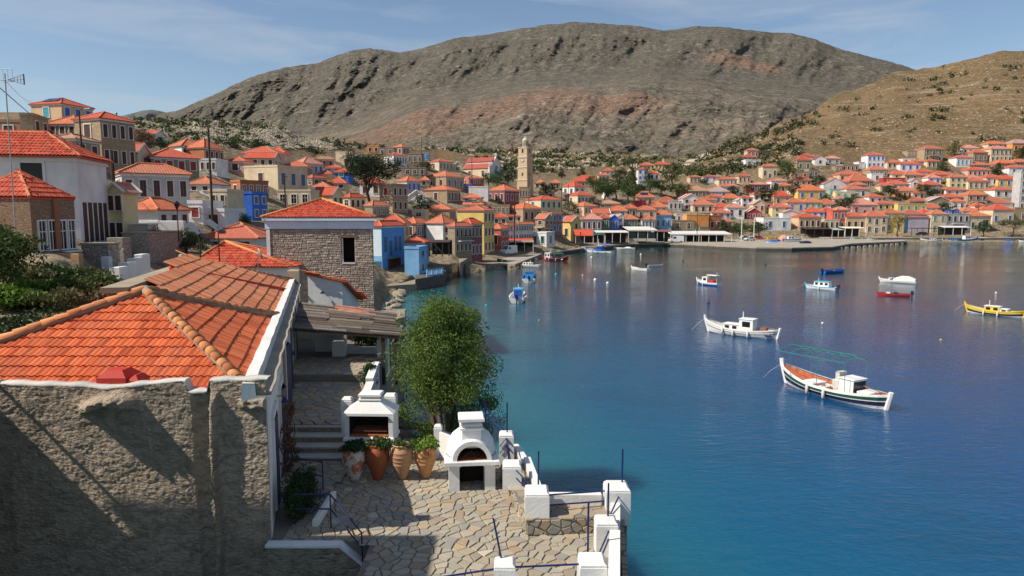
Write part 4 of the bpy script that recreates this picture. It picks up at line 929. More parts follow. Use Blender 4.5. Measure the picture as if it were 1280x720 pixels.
for Yp in (19.2, 25.8):
    m_ = NMB(); q = side(Yp, 5.75, 0); m_.tube([q, q - wp * .18, q - wp * .22 + Vector((0, 0, -.06))], .015, 6); m_.lathe([(.02, .0), (.1, -.1), (.11, -.14), (.0, -.14)], 10, q - wp * .22 + Vector((0, 0, -.05))); m_.build('wall_lamp', NAVY)
# roof decks under the tiles
NBROOF = NMB()
up1 = Vector((0, AP.y - FR.y, AP.z - FR.z)).normalized(); eX = Vector((1, 0, 0))
CR = Vector((XR(16.2) - .42, 16.2, 6.8))
NBROOF.add([FL - Vector((1, 0, 0)), CR, AP, FL + Vector((0, 0, 0))], [(0, 1, 2)])
NBROOF.add([CR, EB2, RB2, AP], [(0, 1, 2, 3)])
NBROOF.add([AP, RB2, RB2 + wp * 4.6 - Vector((0, 0, 3.3)), AP + wp * 4.6 - Vector((0, 0, 3.3)), FL], [(0, 1, 2, 3), (0, 3, 4)])
NBROOF.v = [(p[0], p[1], p[2] - .05) for p in NBROOF.v]
roofN = NBROOF.build('roof', CLAY1)
# front slope: single tiles
tw, tl = .165, .405
n_f = eX.cross(up1).normalized(); spots = tile_spots(FL, eX, up1, [FL, FR, AP], tw, tl)
vis = [s for s in spots if (FL + eX * s[0]).x > -.735 * (FL + up1 * s[1]).y - .35]; hid = [s for s in spots if s not in vis]
tm = MB(); tile_geo(tm, Vector((0, 0, 0)), Vector((1, 0, 0)), Vector((0, 1, 0)), Vector((0, 0, 1)), tw, tl); tmesh = tm.mesh('tile', CLAY1, True)
Mr = Matrix((eX, up1, n_f)).transposed().to_4x4()
vis.sort(key=lambda s: s[1]); print('front tiles', len(vis), len(hid))
mbh = NMB()
for i, (x, y) in enumerate(vis):
    pos = FL + eX * x + up1 * y + n_f * (.008 * rnd.random())
    if i < 296:
        o = bpy.data.objects.new('tile', tmesh); COL.objects.link(o); o.parent = roofN
        o.matrix_local = Matrix.Translation(pos + OFF) @ Mr @ Euler((R(rnd.uniform(-.8, 1.2)), R(rnd.uniform(-1, 1)), R(rnd.uniform(-.9, .9)))).to_matrix().to_4x4()
    else: tile_geo(mbh, pos, eX, up1, n_f, tw, tl)
for x, y in hid: tile_geo(mbh, FL + eX * x + up1 * y, eX, up1, n_f, tw, tl)
mbh.build('tile_field', CLAY1, roofN, True, 'stuff')
# sea slope: courses run along the wall
ev = (AP - (Vector((XR(20.1) - .42, 20.1, 6.8)))); ev = (ev - wd * ev.dot(wd)).normalized(); n_s = wd.cross(ev).normalized()
if n_s.z < 0: n_s = -n_s
O_s = CR
def side_tiles(poly, mat, tw=.19, tl=.47, lift=.035):
    mb = NMB()
    for x, y in tile_spots(O_s, wd, ev, poly, tw, tl):
        Y = (O_s + wd * x + ev * y).y
        wob = .02 * math.sin(Y * .9 + y * 2) ; nn = n_s
        tile_geo(mb, O_s + wd * x + ev * (y + wob) + nn * (.012 * rnd.random() + .01), wd, ev, nn, tw, tl, lift + .014 * rnd.random())
    return mb.build('tile_field', mat, roofN, True, 'stuff')
o1 = side_tiles([CR, EB1, AP], CLAYS); o2 = side_tiles([EB1, EB2, RB2, AP], CLAY2)
# ridge and hip caps, each piece by itself, on mortar beds
cm = MB(); k = 7; L0 = .37
for q in (0, 1):
    pass
ra = [(math.cos(math.pi * j / (k - 1)), math.sin(math.pi * j / (k - 1))) for j in range(k)]
cm.add([(0, c * .15, s * .125) for c, s in ra] + [(L0, c * .12, s * .10) for c, s in ra] + [(0, c * .12, s * .095) for c, s in ra], [(j, j + 1, k + j + 1, k + j) for j in range(k - 1)] + [(2 * k + j, 2 * k + j + 1, j + 1, j) for j in range(k - 1)])
capm = cm.mesh('ridge_tile', CLAYR, True)
def caps(a, b, step=.33, sag=0.0, mat=None, skip=0):
    a, b = Vector(a), Vector(b); L = (b - a).length; n = int(L / step); d = (b - a).normalized()
    bed = NMB(); pp = [a + d * (L * i / 24) + Vector((0, 0, .02 - sag * math.sin(math.pi * i / 24) + .012 * math.sin(i * 2.7))) for i in range(25)]; bed.tube(pp, .125, 7); bed.build('mortar_bed', MORTAR, roofN, True)
    y = Vector((0, 0, 1)).cross(d).normalized(); z = d.cross(y)
    for i in range(skip, n):
        p = a + d * (i * step) + Vector((0, 0, .07 - sag * math.sin(math.pi * i / n)))
        o = bpy.data.objects.new('ridge_tile', capm); COL.objects.link(o); o.parent = roofN
        o.matrix_local = Matrix.Translation(p + OFF) @ Matrix((d, y, z)).transposed().to_4x4() @ Euler((R(rnd.uniform(-7, 7)), R(rnd.uniform(-1, 4)), R(rnd.uniform(-4, 4)))).to_matrix().to_4x4()
caps(FR + Vector((.1, -.05, .06)), AP + Vector((0, 0, .08))); caps(FL + Vector((0, 0, .06)), AP + Vector((0, 0, .08))); caps(EB1 + Vector((0, 0, .1)), AP + Vector((0, 0, .1)), .4, .06)
caps(EB2 + Vector((0, 0, .1)), RB2 + Vector((0, 0, .1)), .5, .05)
# red painted strip across the far slope, red box by the coping, red gutter
mid1 = EB1.lerp(EB2, .62); mid2 = AP.lerp(RB2, .60)
mb = NMB(); mb.tube([mid1 + n_s * .1, mid2 + n_s * .1], .11, 6); mb.build('painted_joint', REDP, roofN, True)
mb = NMB(); xb = kx(137) * 16.3
mb.bbox(xb - .36, xb + .34, 16.0, 16.7, 6.6, 7.22, .16); mb.bbox(xb + .34, xb + .62, 16.05, 16.6, 6.6, 7.10, .12); mb.bbox(xb - .56, xb - .36, 16.05, 16.55, 6.6, 7.04, .1); mb.build('red_hatch_box', REDP, roofN)
mb = NMB(); g0, g1 = CR + Vector((.12, 0, .04)), EB1 + Vector((.12, 0, .04)); mb.add([g0, g1, g1 - wp * -.38 + Vector((0, 0, .13)), g0 - wp * -.38 + Vector((0, 0, .13))], [(0, 1, 2, 3)]); mb.box(-7.7, -7.2, 15.95, 16.5, 6.5, 6.83); mb.build('red_gutter', REDP, roofN)
# old gable wall end and its flat coping on the landward side
mb = NMB(); c0 = at(133, 361, 19.7); c1 = at(228, 330, 30.6)
dv = (c1 - c0); dl = Vector((-dv.y, dv.x, 0)).normalized()
q = [c0, c0 + dl * -.55, c1 + dl * -.55, c1]
mb.add([(p.x, p.y, p.z - .10) for p in q] + [(p.x, p.y, 2.0) for p in q], [(3, 2, 6, 7), (0, 3, 7, 4), (1, 0, 4, 5), (2, 1, 5, 6)]); mb.build('gable_wall', stonewall('rubble_red', (.40, .23, .15), (.30, .22, .16), (.22, .15, .1), 3.6, 1.6, .9))
mb = NMB(); q = [c0 + dl * .12 + Vector((0, -.1, 0)), c0 + dl * -.62 + Vector((0, -.1, 0)), c1 + dl * -.62, c1 + dl * .12]
mb.add([(p.x, p.y, p.z + .04) for p in q] + [(p.x, p.y, p.z - .12) for p in q], [(0, 1, 2, 3), (3, 2, 6, 7), (0, 3, 7, 4), (1, 0, 4, 5), (2, 1, 5, 6)]); mb.build('gable_coping', MORTAR)
mb = NMB(); pe = side(41.6, 6.5, .12); mb.bbox(pe.x - .75, pe.x, pe.y - .3, pe.y + .35, 6.4, 7.55, .08); mb.build('end_pier', MORTAR)

# ------------------------------------------------------------------ rubble stone house by the sea, blank but for one window
SY = 50.0; sx0, sx1 = kx(334) * SY, kx(466) * SY; zt = at(400, 286, SY).z; zr = at(400, 272, SY).z
SH = empty('stone_house', ((sx0 + sx1) / 2, SY, 0), 0, 'square grey rubble stone house with one black window and red hip roof by the sea', 'house')
so = Vector(((sx0 + sx1) / 2, SY, 0))
SKEW = -.215
class SMB(MB):
    def build(s, name, mats, parent=None, smooth=False, kind=None):
        s.v = [(p[0] - so.x + SKEW * (p[1] - SY), p[1] - so.y, p[2] - so.z) for p in s.v]; o = MB.build(s, name, mats, parent or SH, smooth)
        if kind: o['kind'] = kind
        return o
wx0, wx1 = kx(427) * SY, kx(443) * SY; wz0, wz1 = at(435, 328, SY).z, at(435, 297, SY).z; SD = 7.6
mb = SMB()
for a, b, c, d in ((sx0, wx0, -1, zt), (wx1, sx1, -1, zt), (wx0, wx1, -1, wz0), (wx0, wx1, wz1, zt)): mb.box(a, b, SY, SY + .5, c, d)
mb.box(sx0, sx0 + .4, SY + .5, SY + SD, -1, zt); mb.box(sx1 - .4, sx1, SY + .5, SY + SD, -1, zt); mb.box(sx0 + .4, sx1 - .4, SY + SD - .4, SY + SD, -1, zt)
JOINT = plaster('lime_joint', (.30, .26, .21), .25, .95, .6, .3); wallS = mb.build('wall', JOINT)
mb = SMB(); mb.box(wx0, wx1, SY + .9, SY + 1, wz0, wz1); mb.build('dark_room', plain('dark_room', (.012, .011, .01), .9))
mb = SMB(); mb.box(wx0 + .002, wx0 + .1, SY + .02, SY + .5, wz0, wz1 - .06); mb.box(wx0, wx1, SY - .06, SY + .3, wz0 - .1, wz0); mb.build('window_frame', WHITE)
mb = SMB(); mb.box(wx0 - .25, wx1 + .25, SY - .05, SY + .05, wz1 + .004, wz1 + .16); mb.build('lintel', plain('lintel_wood', (.16, .11, .07), .9))
t = NT('rubble_grey'); ge = t.N('NewGeometry'); t._pos = ge.outputs['Position']; n = t.noise(t.pos(), 7, 5, .65)
a = t.mix(ge.outputs['Random Per Island'], (.27, .23, .185), (.45, .39, .32)); a = t.mix(t.ramp(n, [(.45, 0), (.75, .6)]), a, (.21, .17, .13)); RUB = t.out(a, .95, n, .7, .05, .1)
mb = SMB()
def rubble(mb, fn, w, z0, z1, hole=None, hmin=.17, hmax=.30, wmin=.22, wmax=.62, dep=.07):
    """coursed rubble; fn(s, z, out) gives the point on the wall"""
    z = z0
    while z < z1 - .05:
        h = min(rnd.uniform(hmin, hmax), z1 - z); s = -rnd.random() * .3
        while s < w:
            ww = rnd.uniform(wmin, wmax); a, b = max(0, s), min(w, s + ww); s += ww
            if b - a < .08: continue
            if hole and b > hole[0] and a < hole[1] and z + h > hole[2] and z < hole[3]:
                if a < hole[0]: b = hole[0]
                elif b > hole[1]: a = hole[1]
                else: continue
                if b - a < .06: continue
            o = rnd.uniform(.35, 1) * dep; g = .010; k = .03; j = lambda: rnd.uniform(-.022, .022)
            p = [fn(a + g, z + g, 0), fn(b - g, z + g, 0), fn(b - g, z + h - g, 0), fn(a + g, z + h - g, 0), fn(a + g + k + j(), z + g + k + j(), o), fn(b - g - k + j(), z + g + k + j(), o), fn(b - g - k + j(), z + h - g - k + j(), o), fn(a + g + k + j(), z + h - g - k + j(), o)]
            mb.add(p, [(4, 5, 6, 7), (0, 1, 5, 4), (1, 2, 6, 5), (2, 3, 7, 6), (3, 0, 4, 7)])
        z += h
rubble(mb, lambda s, z, o: Vector((sx0 + s, SY - o - .001, z + .05 * math.sin(s * 1.3 + z))), sx1 - sx0, 0.2, zt - .06, (wx0 - sx0 - .02, wx1 - sx0 + .02, wz0 - .1, wz1 + .17), .11, .23, .14, .46, .05)
rubble(mb, lambda s, z, o: Vector((sx1 + o + .001, SY + s, z)), SD, 0.2, zt, None, .11, .23, .14, .46, .05)
mb.build('rubble_stones', RUB, wallS, False, 'stuff')
mb = SMB(); cw = plaster('cornice_blue_white', (.62, .70, .78), .1, .7, .2, .3)
mb.box(sx0 - .12, sx1 + .12, SY - .12, SY + SD + .12, zt, zr - .22); mb.box(sx0 - .3, sx1 + .3, SY - .3, SY + SD + .3, zr - .217, zr); mb.build('cornice', cw)
mb = SMB(); mb.box(sx0 - .04, sx0 + .22, SY - .1, SY, 0, zt - .002); mb.build('corner_strip', WHITE)
rz = at(400, 250, SY + SD / 2).z; ax = (sx0 + sx1) / 2
c = [Vector((sx0 - .32, SY - .32, zr)), Vector((sx1 + .32, SY - .32, zr)), Vector((sx1 + .32, SY + SD + .32, zr)), Vector((sx0 - .32, SY + SD + .32, zr))]; apx = Vector((ax, SY + SD / 2, rz))
mb = SMB(); mb.add(c + [apx], [(0, 1, 4), (1, 2, 4), (2, 3, 4), (3, 0, 4)]); rS = mb.build('roof', CLAY3)
def hip_tiles(cs, ap, parent, off, mat, tw=.24, tl=.42):
    for i in range(4):
        a, b = cs[i], cs[(i + 1) % 4]; eu = (b - a).normalized(); q = ap - a; evv = (q - eu * q.dot(eu)).normalized(); nn = eu.cross(evv).normalized(); m_ = MB()
        for x, y in tile_spots(a, eu, evv, [a, b, ap], tw, tl): tile_geo(m_, a + eu * x + evv * y - off + nn * .01 * rnd.random(), eu, evv, nn, tw, tl, .05)
        o = m_.build('tile_field', mat, parent, True); o['kind'] = 'stuff'
        m_ = MB(); m_.tube([a - off + Vector((0, 0, .06)), ap - off + Vector((0, 0, .1))], .11, 6); m_.build('ridge_tiles', CLAYR, parent, True)
sk = lambda q: Vector((q.x + SKEW * (q.y - SY), q.y, q.z))
hip_tiles([sk(q) for q in c], sk(apx), rS, so, CLAY3)

# ------------------------------------------------------------------ low red hip roof between the cottage and the stone house
def hiphouse(name, label, p0, p1, Y, d, ze, zb, zr_, ax_, wallm, mat, ov=.25, tw=.24):
    o0 = Vector(((p0 + p1) / 2, Y, zb)); root = empty(name, o0, 0, label, 'house', 'houses of the harbour town')
    mb = MB(); mb.box(p0 - o0.x, p1 - o0.x, 0, d, -2, ze - zb); mb.build('wall', wallm, root)
    c = [Vector((p0 - ov, Y - ov, ze)), Vector((p1 + ov, Y - ov, ze)), Vector((p1 + ov, Y + d + ov, ze)), Vector((p0 - ov, Y + d + ov, ze))]; ap = Vector((ax_, Y + d / 2, zr_))
    mb = MB(); mb.add([q - o0 for q in c] + [ap - o0], [(0, 1, 4), (1, 2, 4), (2, 3, 4), (3, 0, 4), (3, 2, 1, 0)]); r = mb.build('roof', mat, root); hip_tiles(c, ap, r, o0, mat, tw); return root, o0
hiphouse('house', 'low house with steep red tiled hip roof peeping over the weathered orange roof', kx(236) * 48, kx(362) * 48, 48, 7, at(300, 334, 48).z, 3.5, at(280, 303, 51.5).z, kx(281) * 51.5, WHITE, CLAY3)
# small white lean-to by the stone house
LY = 44.0; l0, l1 = kx(383) * LY, kx(426) * LY; z0_, z1_ = at(383, 343, LY).z, at(428, 352, LY).z
LT = empty('lean_to_house', (l0, LY, 3.5), 0, 'small white lean-to with sloping red tiled roof in front of the stone house', 'house', 'houses of the harbour town')
mb = MB(); mb.add([(0, 0, -2), (l1 - l0, 0, -2), (l1 - l0, 0, z1_ - 3.5), (0, 0, z0_ - 3.5), (0, 4.5, -2), (l1 - l0, 4.5, -2), (l1 - l0, 4.5, z1_ - 5.3), (0, 4.5, z0_ - 5.3)], [(0, 1, 2, 3), (1, 5, 6, 2), (4, 7, 6, 5), (0, 3, 7, 4), (3, 2, 6, 7)]); mb.build('wall', WHITE, LT)
ltp = [Vector((l0 - .1, LY - .25, z0_ + .05)), Vector((l1 + .35, LY - .25, z1_ - .03)), Vector((l1 + .35, LY + 4.6, z1_ - 1.83)), Vector((l0 - .1, LY + 4.6, z0_ - 1.75))]
lo = Vector((l0, LY, 3.5)); mb = MB(); mb.add([p - lo for p in ltp] + [p - lo + Vector((0, 0, .1)) for p in ltp], [(0, 1, 5, 4), (1, 2, 6, 5), (2, 3, 7, 6), (3, 0, 4, 7), (4, 5, 6, 7), (3, 2, 1, 0)]); lr = mb.build('roof', CLAY1, LT)
eu = (ltp[2] - ltp[1]).normalized(); evv = (ltp[0] - ltp[1]).normalized(); tiles_j = MB(); nn = eu.cross(evv).normalized()
for x, y in tile_spots(ltp[1], eu, evv, ltp, .24, .42): tile_geo(tiles_j, ltp[1] + eu * x + evv * y - lo + Vector((0, 0, .1)), eu, evv, nn, .24, .42)
o = tiles_j.build('tile_field', CLAY1, lr, True); o['kind'] = 'stuff'
m_ = MB(); m_.tube([(1.0, -.02, z0_ - 4.6), (1.0, -.25, z0_ - 4.6)], .02, 6); m_.lathe([(.02, 0), (.13, -.12), (.14, -.17), (0, -.17)], 10, (1.0, -.28, z0_ - 4.55)); m_.build('wall_lamp', DARK, LT)
# satellite dish and mast on the roofs
dp = at(322, 318, 43.5); DS = empty('satellite_dish', dp - Vector((0, 0, 1.0)), 0, 'grey satellite dish on a short mast above the tiled roof', 'satellite dish')
m_ = MB(); m_.tube([(0, 0, -1), (0, 0, 1.0)], .03, 6); m_.build('mast', MORTAR, DS)
m_ = MB(); m_.lathe([(.001, .0), (.2, .02), (.4, .09), (.5, .16), (.49, .17), (.38, .11), (.001, .03)], 18); dsh = m_.build('dish', plain('dish_grey', (.30, .29, .28), .6), DS, True, loc=(.1, -.1, 1.0)); dsh.rotation_euler = (R(70), 0, R(118)); dsh.scale = (.8, .8, .8)
m_ = MB(); m_.tube([(.1, -.1, 1.0), (.45, -.4, 1.15)], .015, 5); m_.build('feed_arm', MORTAR, DS)

# ------------------------------------------------------------------ tall blue house with wooden gate, and its pale blue neighbour
hb = house(465, 506, 282.5, 348, 271, 'lb', 'r', 'hip', 0, 0, 478, 'tall blue house with slate blue shutters and a brown wooden gate on the sea', Y=104, dt=7.5)
root, O, e1, e2, w, d, H, rh = hb; aS = math.atan2(e2.y, e2.x)
def onside(s, z, off=0): q = e1 * (w + off) + e2 * s; return (q.x, q.y, z)
BLUEW = plaster('deep_blue_wall', (.10, .30, .62), .12, .75, .2, .15)  # blue made deeper, the shade of the sea side put into the colour
m_ = MB(); m_.box(0.0, d, -.05, -.004, 0, H - .34); m_.build('sea_face', BLUEW, root, loc=onside(0, 0, 0), rz=aS)
me, _ = window_mesh(.95, 2.3, 'l', 0)
for s in (.16, .38, .60, .80): link('window', me, root, onside(d * s, H * .5 if s != .38 else H * .42, .055), aS)
m_ = MB()
for k in range(9): m_.box(-2.1 + k * .47, -1.65 + k * .47, -.05 - .012 * (k % 2), .03, 0, 2.75)
m_.build('gate', plain('gate_wood', (.13, .05, .03), .7, 0, .3, .4, 3), root, loc=onside(d * .52, 0, .06), rz=aS)
m_ = MB(); m_.box(-2.3, 2.3, -.7, 0, 0, .09); m_.build('awning', MORTAR, root, loc=onside(d * .52, 2.95, .06), rz=aS)
link('door', window_mesh(1.1, 2.3, 'l', 0)[0], root, tuple(e1 * (w * .62) + Vector((0, 0, .3)) + Vector((0, -.01, 0))), math.atan2(e1.y, e1.x))
m_ = MB(); m_.add([tuple(e1 * -.02 + Vector((0, -.03, H * .42))), tuple(e1 * (w * .995) + Vector((0, -.03, H * .42))), tuple(e1 * (w * .995) + Vector((0, -.03, H - .33))), tuple(e1 * -.02 + Vector((0, -.03, H - .33)))], [(0, 1, 2, 3)]); m_.build('upper_face', plaster('pale_blue_white', (.62, .74, .80), .1, .7, .2, .2), root)  # paler coat with the sunlight on this face put into its colour
house(506, 534, 311, 344, 309, 'lb', 'r', 'flat', 0, (1, 2, 'd', 0), 524, 'low pale blue house with flat roof right beside the tall blue house', Y=104)
house(506, 530, 303, 313, 296, 'lb', 'r', 'hip', 0, 0, 0, 'pale blue house with small orange roof behind the low flat pale blue house', Y=112)
# ------------------------------------------------------------------ vegetation builders
def foliage_mat(name, c, c2):
    if name in _mc: return _mc[name]
    t = NT(name); ge = t.N('NewGeometry'); t._pos = ge.outputs['Position']; oi = t.N('ObjectInfo')
    n = t.noise(t.pos(), .9, 3); a = t.mix(ge.outputs['Random Per Island'], c, c2); a = t.mix(t.ramp(n, [(.35, 0), (.7, .55)]), a, sc3(c2, 1.25))
    a = t.mix(t.math('MULTIPLY', oi.outputs['Random'], .35), a, sc3(c, .7))
    t.b.inputs['Subsurface Weight'].default_value = 0; m = t.out(a, .65, None, spec=.25)
    tr = t.N('BsdfTranslucent'); mx = t.N('MixShader'); mx.inputs[0].default_value = .25; t.l.new(a, tr.inputs['Color'])
    out = [q for q in t.n if q.type == 'OUTPUT_MATERIAL'][0]; t.l.new(t.b.outputs[0], mx.inputs[1]); t.l.new(tr.outputs[0], mx.inputs[2]); t.l.new(mx.outputs[0], out.inputs['Surface'])
    _mc[name] = m; return m
FOL = dict(dark=foliage_mat('foliage_dark', (.018, .04, .014), (.035, .065, .02)), mid=foliage_mat('foliage_mid', (.035, .07, .018), (.07, .11, .03)),
           tam=foliage_mat('foliage_tamarisk', (.06, .11, .02), (.165, .23, .045)), olive=foliage_mat('foliage_olive', (.07, .08, .03), (.13, .13, .05)),
           grass=foliage_mat('foliage_grass', (.06, .13, .012), (.14, .23, .03)), dry=foliage_mat('foliage_dry', (.11, .06, .035), (.17, .10, .05)),
           yel=foliage_mat('foliage_yellow', (.22, .16, .05), (.30, .22, .07)), pine=foliage_mat('foliage_pine', (.012, .026, .013), (.028, .046, .02)))
BARK = plain('bark', (.12, .085, .06), .95, 0, .1, .35, 6)
def leaf_cloud(rs, cent, sig, n, size, asp=.45):
    """leaf quads scattered in gaussian clumps; cent (k,3), sig (k,3)"""
    k = len(cent); idx = rs.randint(0, k, n); g = rs.normal(size=(n, 3)); g /= np.maximum(1, np.linalg.norm(g, axis=1) / 1.7)[:, None]
    p = cent[idx] + g * sig[idx]
    a = rs.normal(size=(n, 3)); a /= np.linalg.norm(a, axis=1)[:, None]; b = np.cross(a, rs.normal(size=(n, 3))); b /= np.linalg.norm(b, axis=1)[:, None]
    s = size * rs.uniform(.6, 1.4, n)[:, None]
    V = np.stack([p - a * s - b * s * asp * .6, p + a * s * .2 - b * s * asp, p + a * s + b * s * asp * .3, p - a * s * .3 + b * s * asp], 1)
    return V.reshape(-1, 3), np.arange(n * 4).reshape(n, 4)
_tv = {}
def crown_mesh(key, kind, rs, n, size, clumps, shape):
    """unit crown: height 1 (z 0..1), half width .5"""
    if key in _tv: return _tv[key]
    c = []
    while len(c) < clumps:
        q = rs.uniform(-1, 1, 3); z = (q[2] + 1) / 2
        rad = {'round': math.sqrt(max(0, 1 - (2 * z - 1) ** 2)), 'cone': (1 - z) * 1.05 * min(1, z * 6 + .3), 'flat': math.sqrt(max(0, 1 - (2 * z - 1) ** 2)) ** .7, 'col': min(1, z * 5, (1 - z) * 3 + .1), 'umb': (1.0 if z > .35 else .45)}[shape]
        r = math.hypot(q[0], q[1])
        if r < rad and r > rad * .25 * rs.rand(): c.append((q[0] * .43, q[1] * .43, .06 + z * .88))
    c = np.array(c); sg = np.tile(np.array([[.09, .09, .065]]), (clumps, 1)) * rs.uniform(.7, 1.4, (clumps, 1))
    V, F = leaf_cloud(rs, c, sg, n, size)
    _tv[key] = np_mesh('crown', V, F, FOL[kind]); return _tv[key]
def trunk_mesh(h, r, rs, limbs=5, spread=.3, z1=.9):
    mb = MB(); lean = rs.normal(0, .04, 2)
    pts = [(lean[0] * i * h * .5 + .04 * h * math.sin(i * 1.7) * (i > 0), lean[1] * i * h * .5, h * i / 4 * .62) for i in range(5)]; mb.tube(pts, r, 7, 0, r * .5)
    for k in range(limbs):
        a = 2 * math.pi * (k + rs.rand()) / limbs; s = Vector(pts[2 + k % 3]); e = Vector((math.cos(a) * spread * h, math.sin(a) * spread * h, h * rs.uniform(.62, z1)))
        mb.tube([s, s.lerp(e, .5) + Vector((0, 0, .05 * h)), e], r * .42, 5, 0, r * .12)
    return mb.mesh('trunk', BARK, True)
def tree(pos, h, w, kind, label, shape='round', seed=0, n=1400, crown_z=.22, size=.035, name='tree', group='trees among the houses', clumps=46):
    rs = np.random.RandomState(seed + 11); root = empty(name, pos, rs.rand() * 6.28, label, 'tree', group)
    tk = ('t', seed % 4)
    if tk not in _tv: _tv[tk] = trunk_mesh(1.0, .045, np.random.RandomState(seed % 4 + 50))
    tr = link('trunk', _tv[tk], root); tr.scale = (h * .8, h * .8, h)
    me = crown_mesh((kind, shape, seed % 3, n), kind, np.random.RandomState(seed % 3 + 5), n, size, clumps, shape)
    c = link('crown', me, root, (0, 0, h * crown_z)); c.scale = (w, w, h * (1 - crown_z)); return root
def bush(name, label, pos, rx, ry, rz, n, leaf, kind, seed, cat='bush', group=None, clumps=14):
    rs = np.random.RandomState(seed); c = rs.uniform(-1, 1, (clumps * 4, 3)); c = c[np.linalg.norm(c, axis=1) < 1][:clumps]; c = c * np.array([rx * .72, ry * .72, rz * .38]) + np.array([0, 0, rz * .5])
    V, F = leaf_cloud(rs, c, np.tile([[rx * .26, ry * .26, rz * .17]], (len(c), 1)) * rs.uniform(.6, 1.3, (len(c), 1)), n, leaf)
    root = empty(name, pos, 0, label, cat, group)
    link('foliage', np_mesh('foliage', V, F, FOL[kind]), root)
    mb = MB()
    for k in range(6): e = Vector(c[k % len(c)]); mb.tube([(rs.normal() * .08 * rx, rs.normal() * .08 * ry, -.1), e * .5 + Vector((0, 0, .1)), e], .025, 5, 0, .01)
    mb.build('stems', BARK, root); return root

# ------------------------------------------------------------------ terrace paved with irregular stones
def voronoi(w, h, sx, sy, rs, jit=.42):
    nx, ny = max(1, round(w / sx)), max(1, round(h / sy)); dx, dy = w / nx, h / ny; P = {}
    for i in range(-2, nx + 2):
        for j in range(-2, ny + 2): P[i, j] = ((i + .5 + (.5 * (j % 2) - .25) * .8 + rs.uniform(-jit, jit)) * dx, (j + .5 + rs.uniform(-jit, jit)) * dy)
    cells = []
    for i in range(-1, nx + 1):
        for j in range(-1, ny + 1):
            p = P[i, j]; poly = [(p[0] - 3 * dx, p[1] - 3 * dy), (p[0] + 3 * dx, p[1] - 3 * dy), (p[0] + 3 * dx, p[1] + 3 * dy), (p[0] - 3 * dx, p[1] + 3 * dy)]
            for a in range(-2, 3):
                for b in range(-2, 3):
                    if (a or b) and (i + a, j + b) in P: q = P[i + a, j + b]; poly = clip(poly, ((p[0] + q[0]) / 2, (p[1] + q[1]) / 2), (q[0] - p[0], q[1] - p[1]))
            for c, n in (((0, 0), (-1, 0)), ((w, 0), (1, 0)), ((0, 0), (0, -1)), ((0, h), (0, 1))): poly = clip(poly, c, n)
            if len(poly) > 2: cells.append(poly)
    return cells
def clip(poly, c, n):
    r = []; k = len(poly)
    for i in range(k):
        a, b = poly[i], poly[(i + 1) % k]; da = (a[0] - c[0]) * n[0] + (a[1] - c[1]) * n[1]; db = (b[0] - c[0]) * n[0] + (b[1] - c[1]) * n[1]
        if da <= 0: r.append(a)
        if (da < 0 < db) or (db < 0 < da): f = da / (da - db); r.append((a[0] + (b[0] - a[0]) * f, a[1] + (b[1] - a[1]) * f))
    return r
def inset(poly, g):
    q = poly; k = len(poly); ar = sum(poly[i][0] * poly[(i + 1) % k][1] - poly[(i + 1) % k][0] * poly[i][1] for i in range(k))
    s = 1 if ar > 0 else -1
    for i in range(k):
        a, b = poly[i], poly[(i + 1) % k]; d = math.hypot(b[0] - a[0], b[1] - a[1])
        if d < 1e-5: continue
        n = (s * (b[1] - a[1]) / d, -s * (b[0] - a[0]) / d); q = clip(q, (a[0] - n[0] * g, a[1] - n[1] * g), n)
        if len(q) < 3: return []
    ar2 = sum(q[i][0] * q[(i + 1) % len(q)][1] - q[(i + 1) % len(q)][0] * q[i][1] for i in range(len(q)))
    return q if s > 0 else q[::-1]
t = NT('paving_stone'); oi = t.N('ObjectInfo'); n1 = t.noise(t.pos(), 2.2, 5, .65); n2 = t.noise(t.pos(), 17, 5, .65)
a = t.ramp(oi.outputs['Random'], [(0, (.21, .215, .20)), (.25, (.36, .32, .245)), (.45, (.25, .205, .15)), (.62, (.40, .30, .18)), (.78, (.23, .235, .22)), (.9, (.32, .22, .14)), (1, (.46, .41, .32))])
a = t.mix(t.ramp(n1, [(.42, 0), (.7, .6)]), a, (.30, .245, .17)); a = t.mix(t.ramp(n2, [(.55, 0), (.8, .35)]), a, (.20, .18, .15))
PAVE = t.out(a, .85, t.math('ADD', n2, n1), .5, .02, .25)
JNT = plaster('paving_joint', (.20, .175, .14), .3, .95, .7, .4)
def stones(parent, cells, fn, name, g=.02, th=.03, keep=None, limit=300, mat=None):
    k = 0; rest = MB()
    for c in sorted(cells, key=lambda c: -abs(sum(c[i][0] * c[(i + 1) % len(c)][1] - c[(i + 1) % len(c)][0] * c[i][1] for i in range(len(c))))):
        cx = sum(p[0] for p in c) / len(c); cy = sum(p[1] for p in c) / len(c)
        if keep and not keep(cx, cy): continue
        q = inset(c, g)
        if len(q) < 3: continue
        q2 = inset(c, g + .012); o = th * rnd.uniform(.55, 1.1)
        if len(q2) != len(q): q2 = [(cx + (p[0] - cx) * .86, cy + (p[1] - cy) * .86) for p in q]
        tl_ = rnd.uniform(-.012, .012), rnd.uniform(-.012, .012)
        C = Vector(fn(cx, cy, 0)); n = len(q); mb = MB()
        lo = [Vector(fn(p[0], p[1], -.01)) - C for p in q]; up = [Vector(fn(p[0], p[1], o + (p[0] - cx) * tl_[0] + (p[1] - cy) * tl_[1])) - C for p in q2]
        mb.add(lo + up, [tuple(n + i for i in range(n))] + [(i, (i + 1) % n, n + (i + 1) % n, n + i) for i in range(n)])
        if k < limit: mb.build(name, mat or PAVE, parent, False, C)
        else: rest.add([Vector(p) + C for p in mb.v], mb.f)
        k += 1
    if rest.f: rest.build(name, mat or PAVE, parent)['kind'] = 'stuff'
    return k
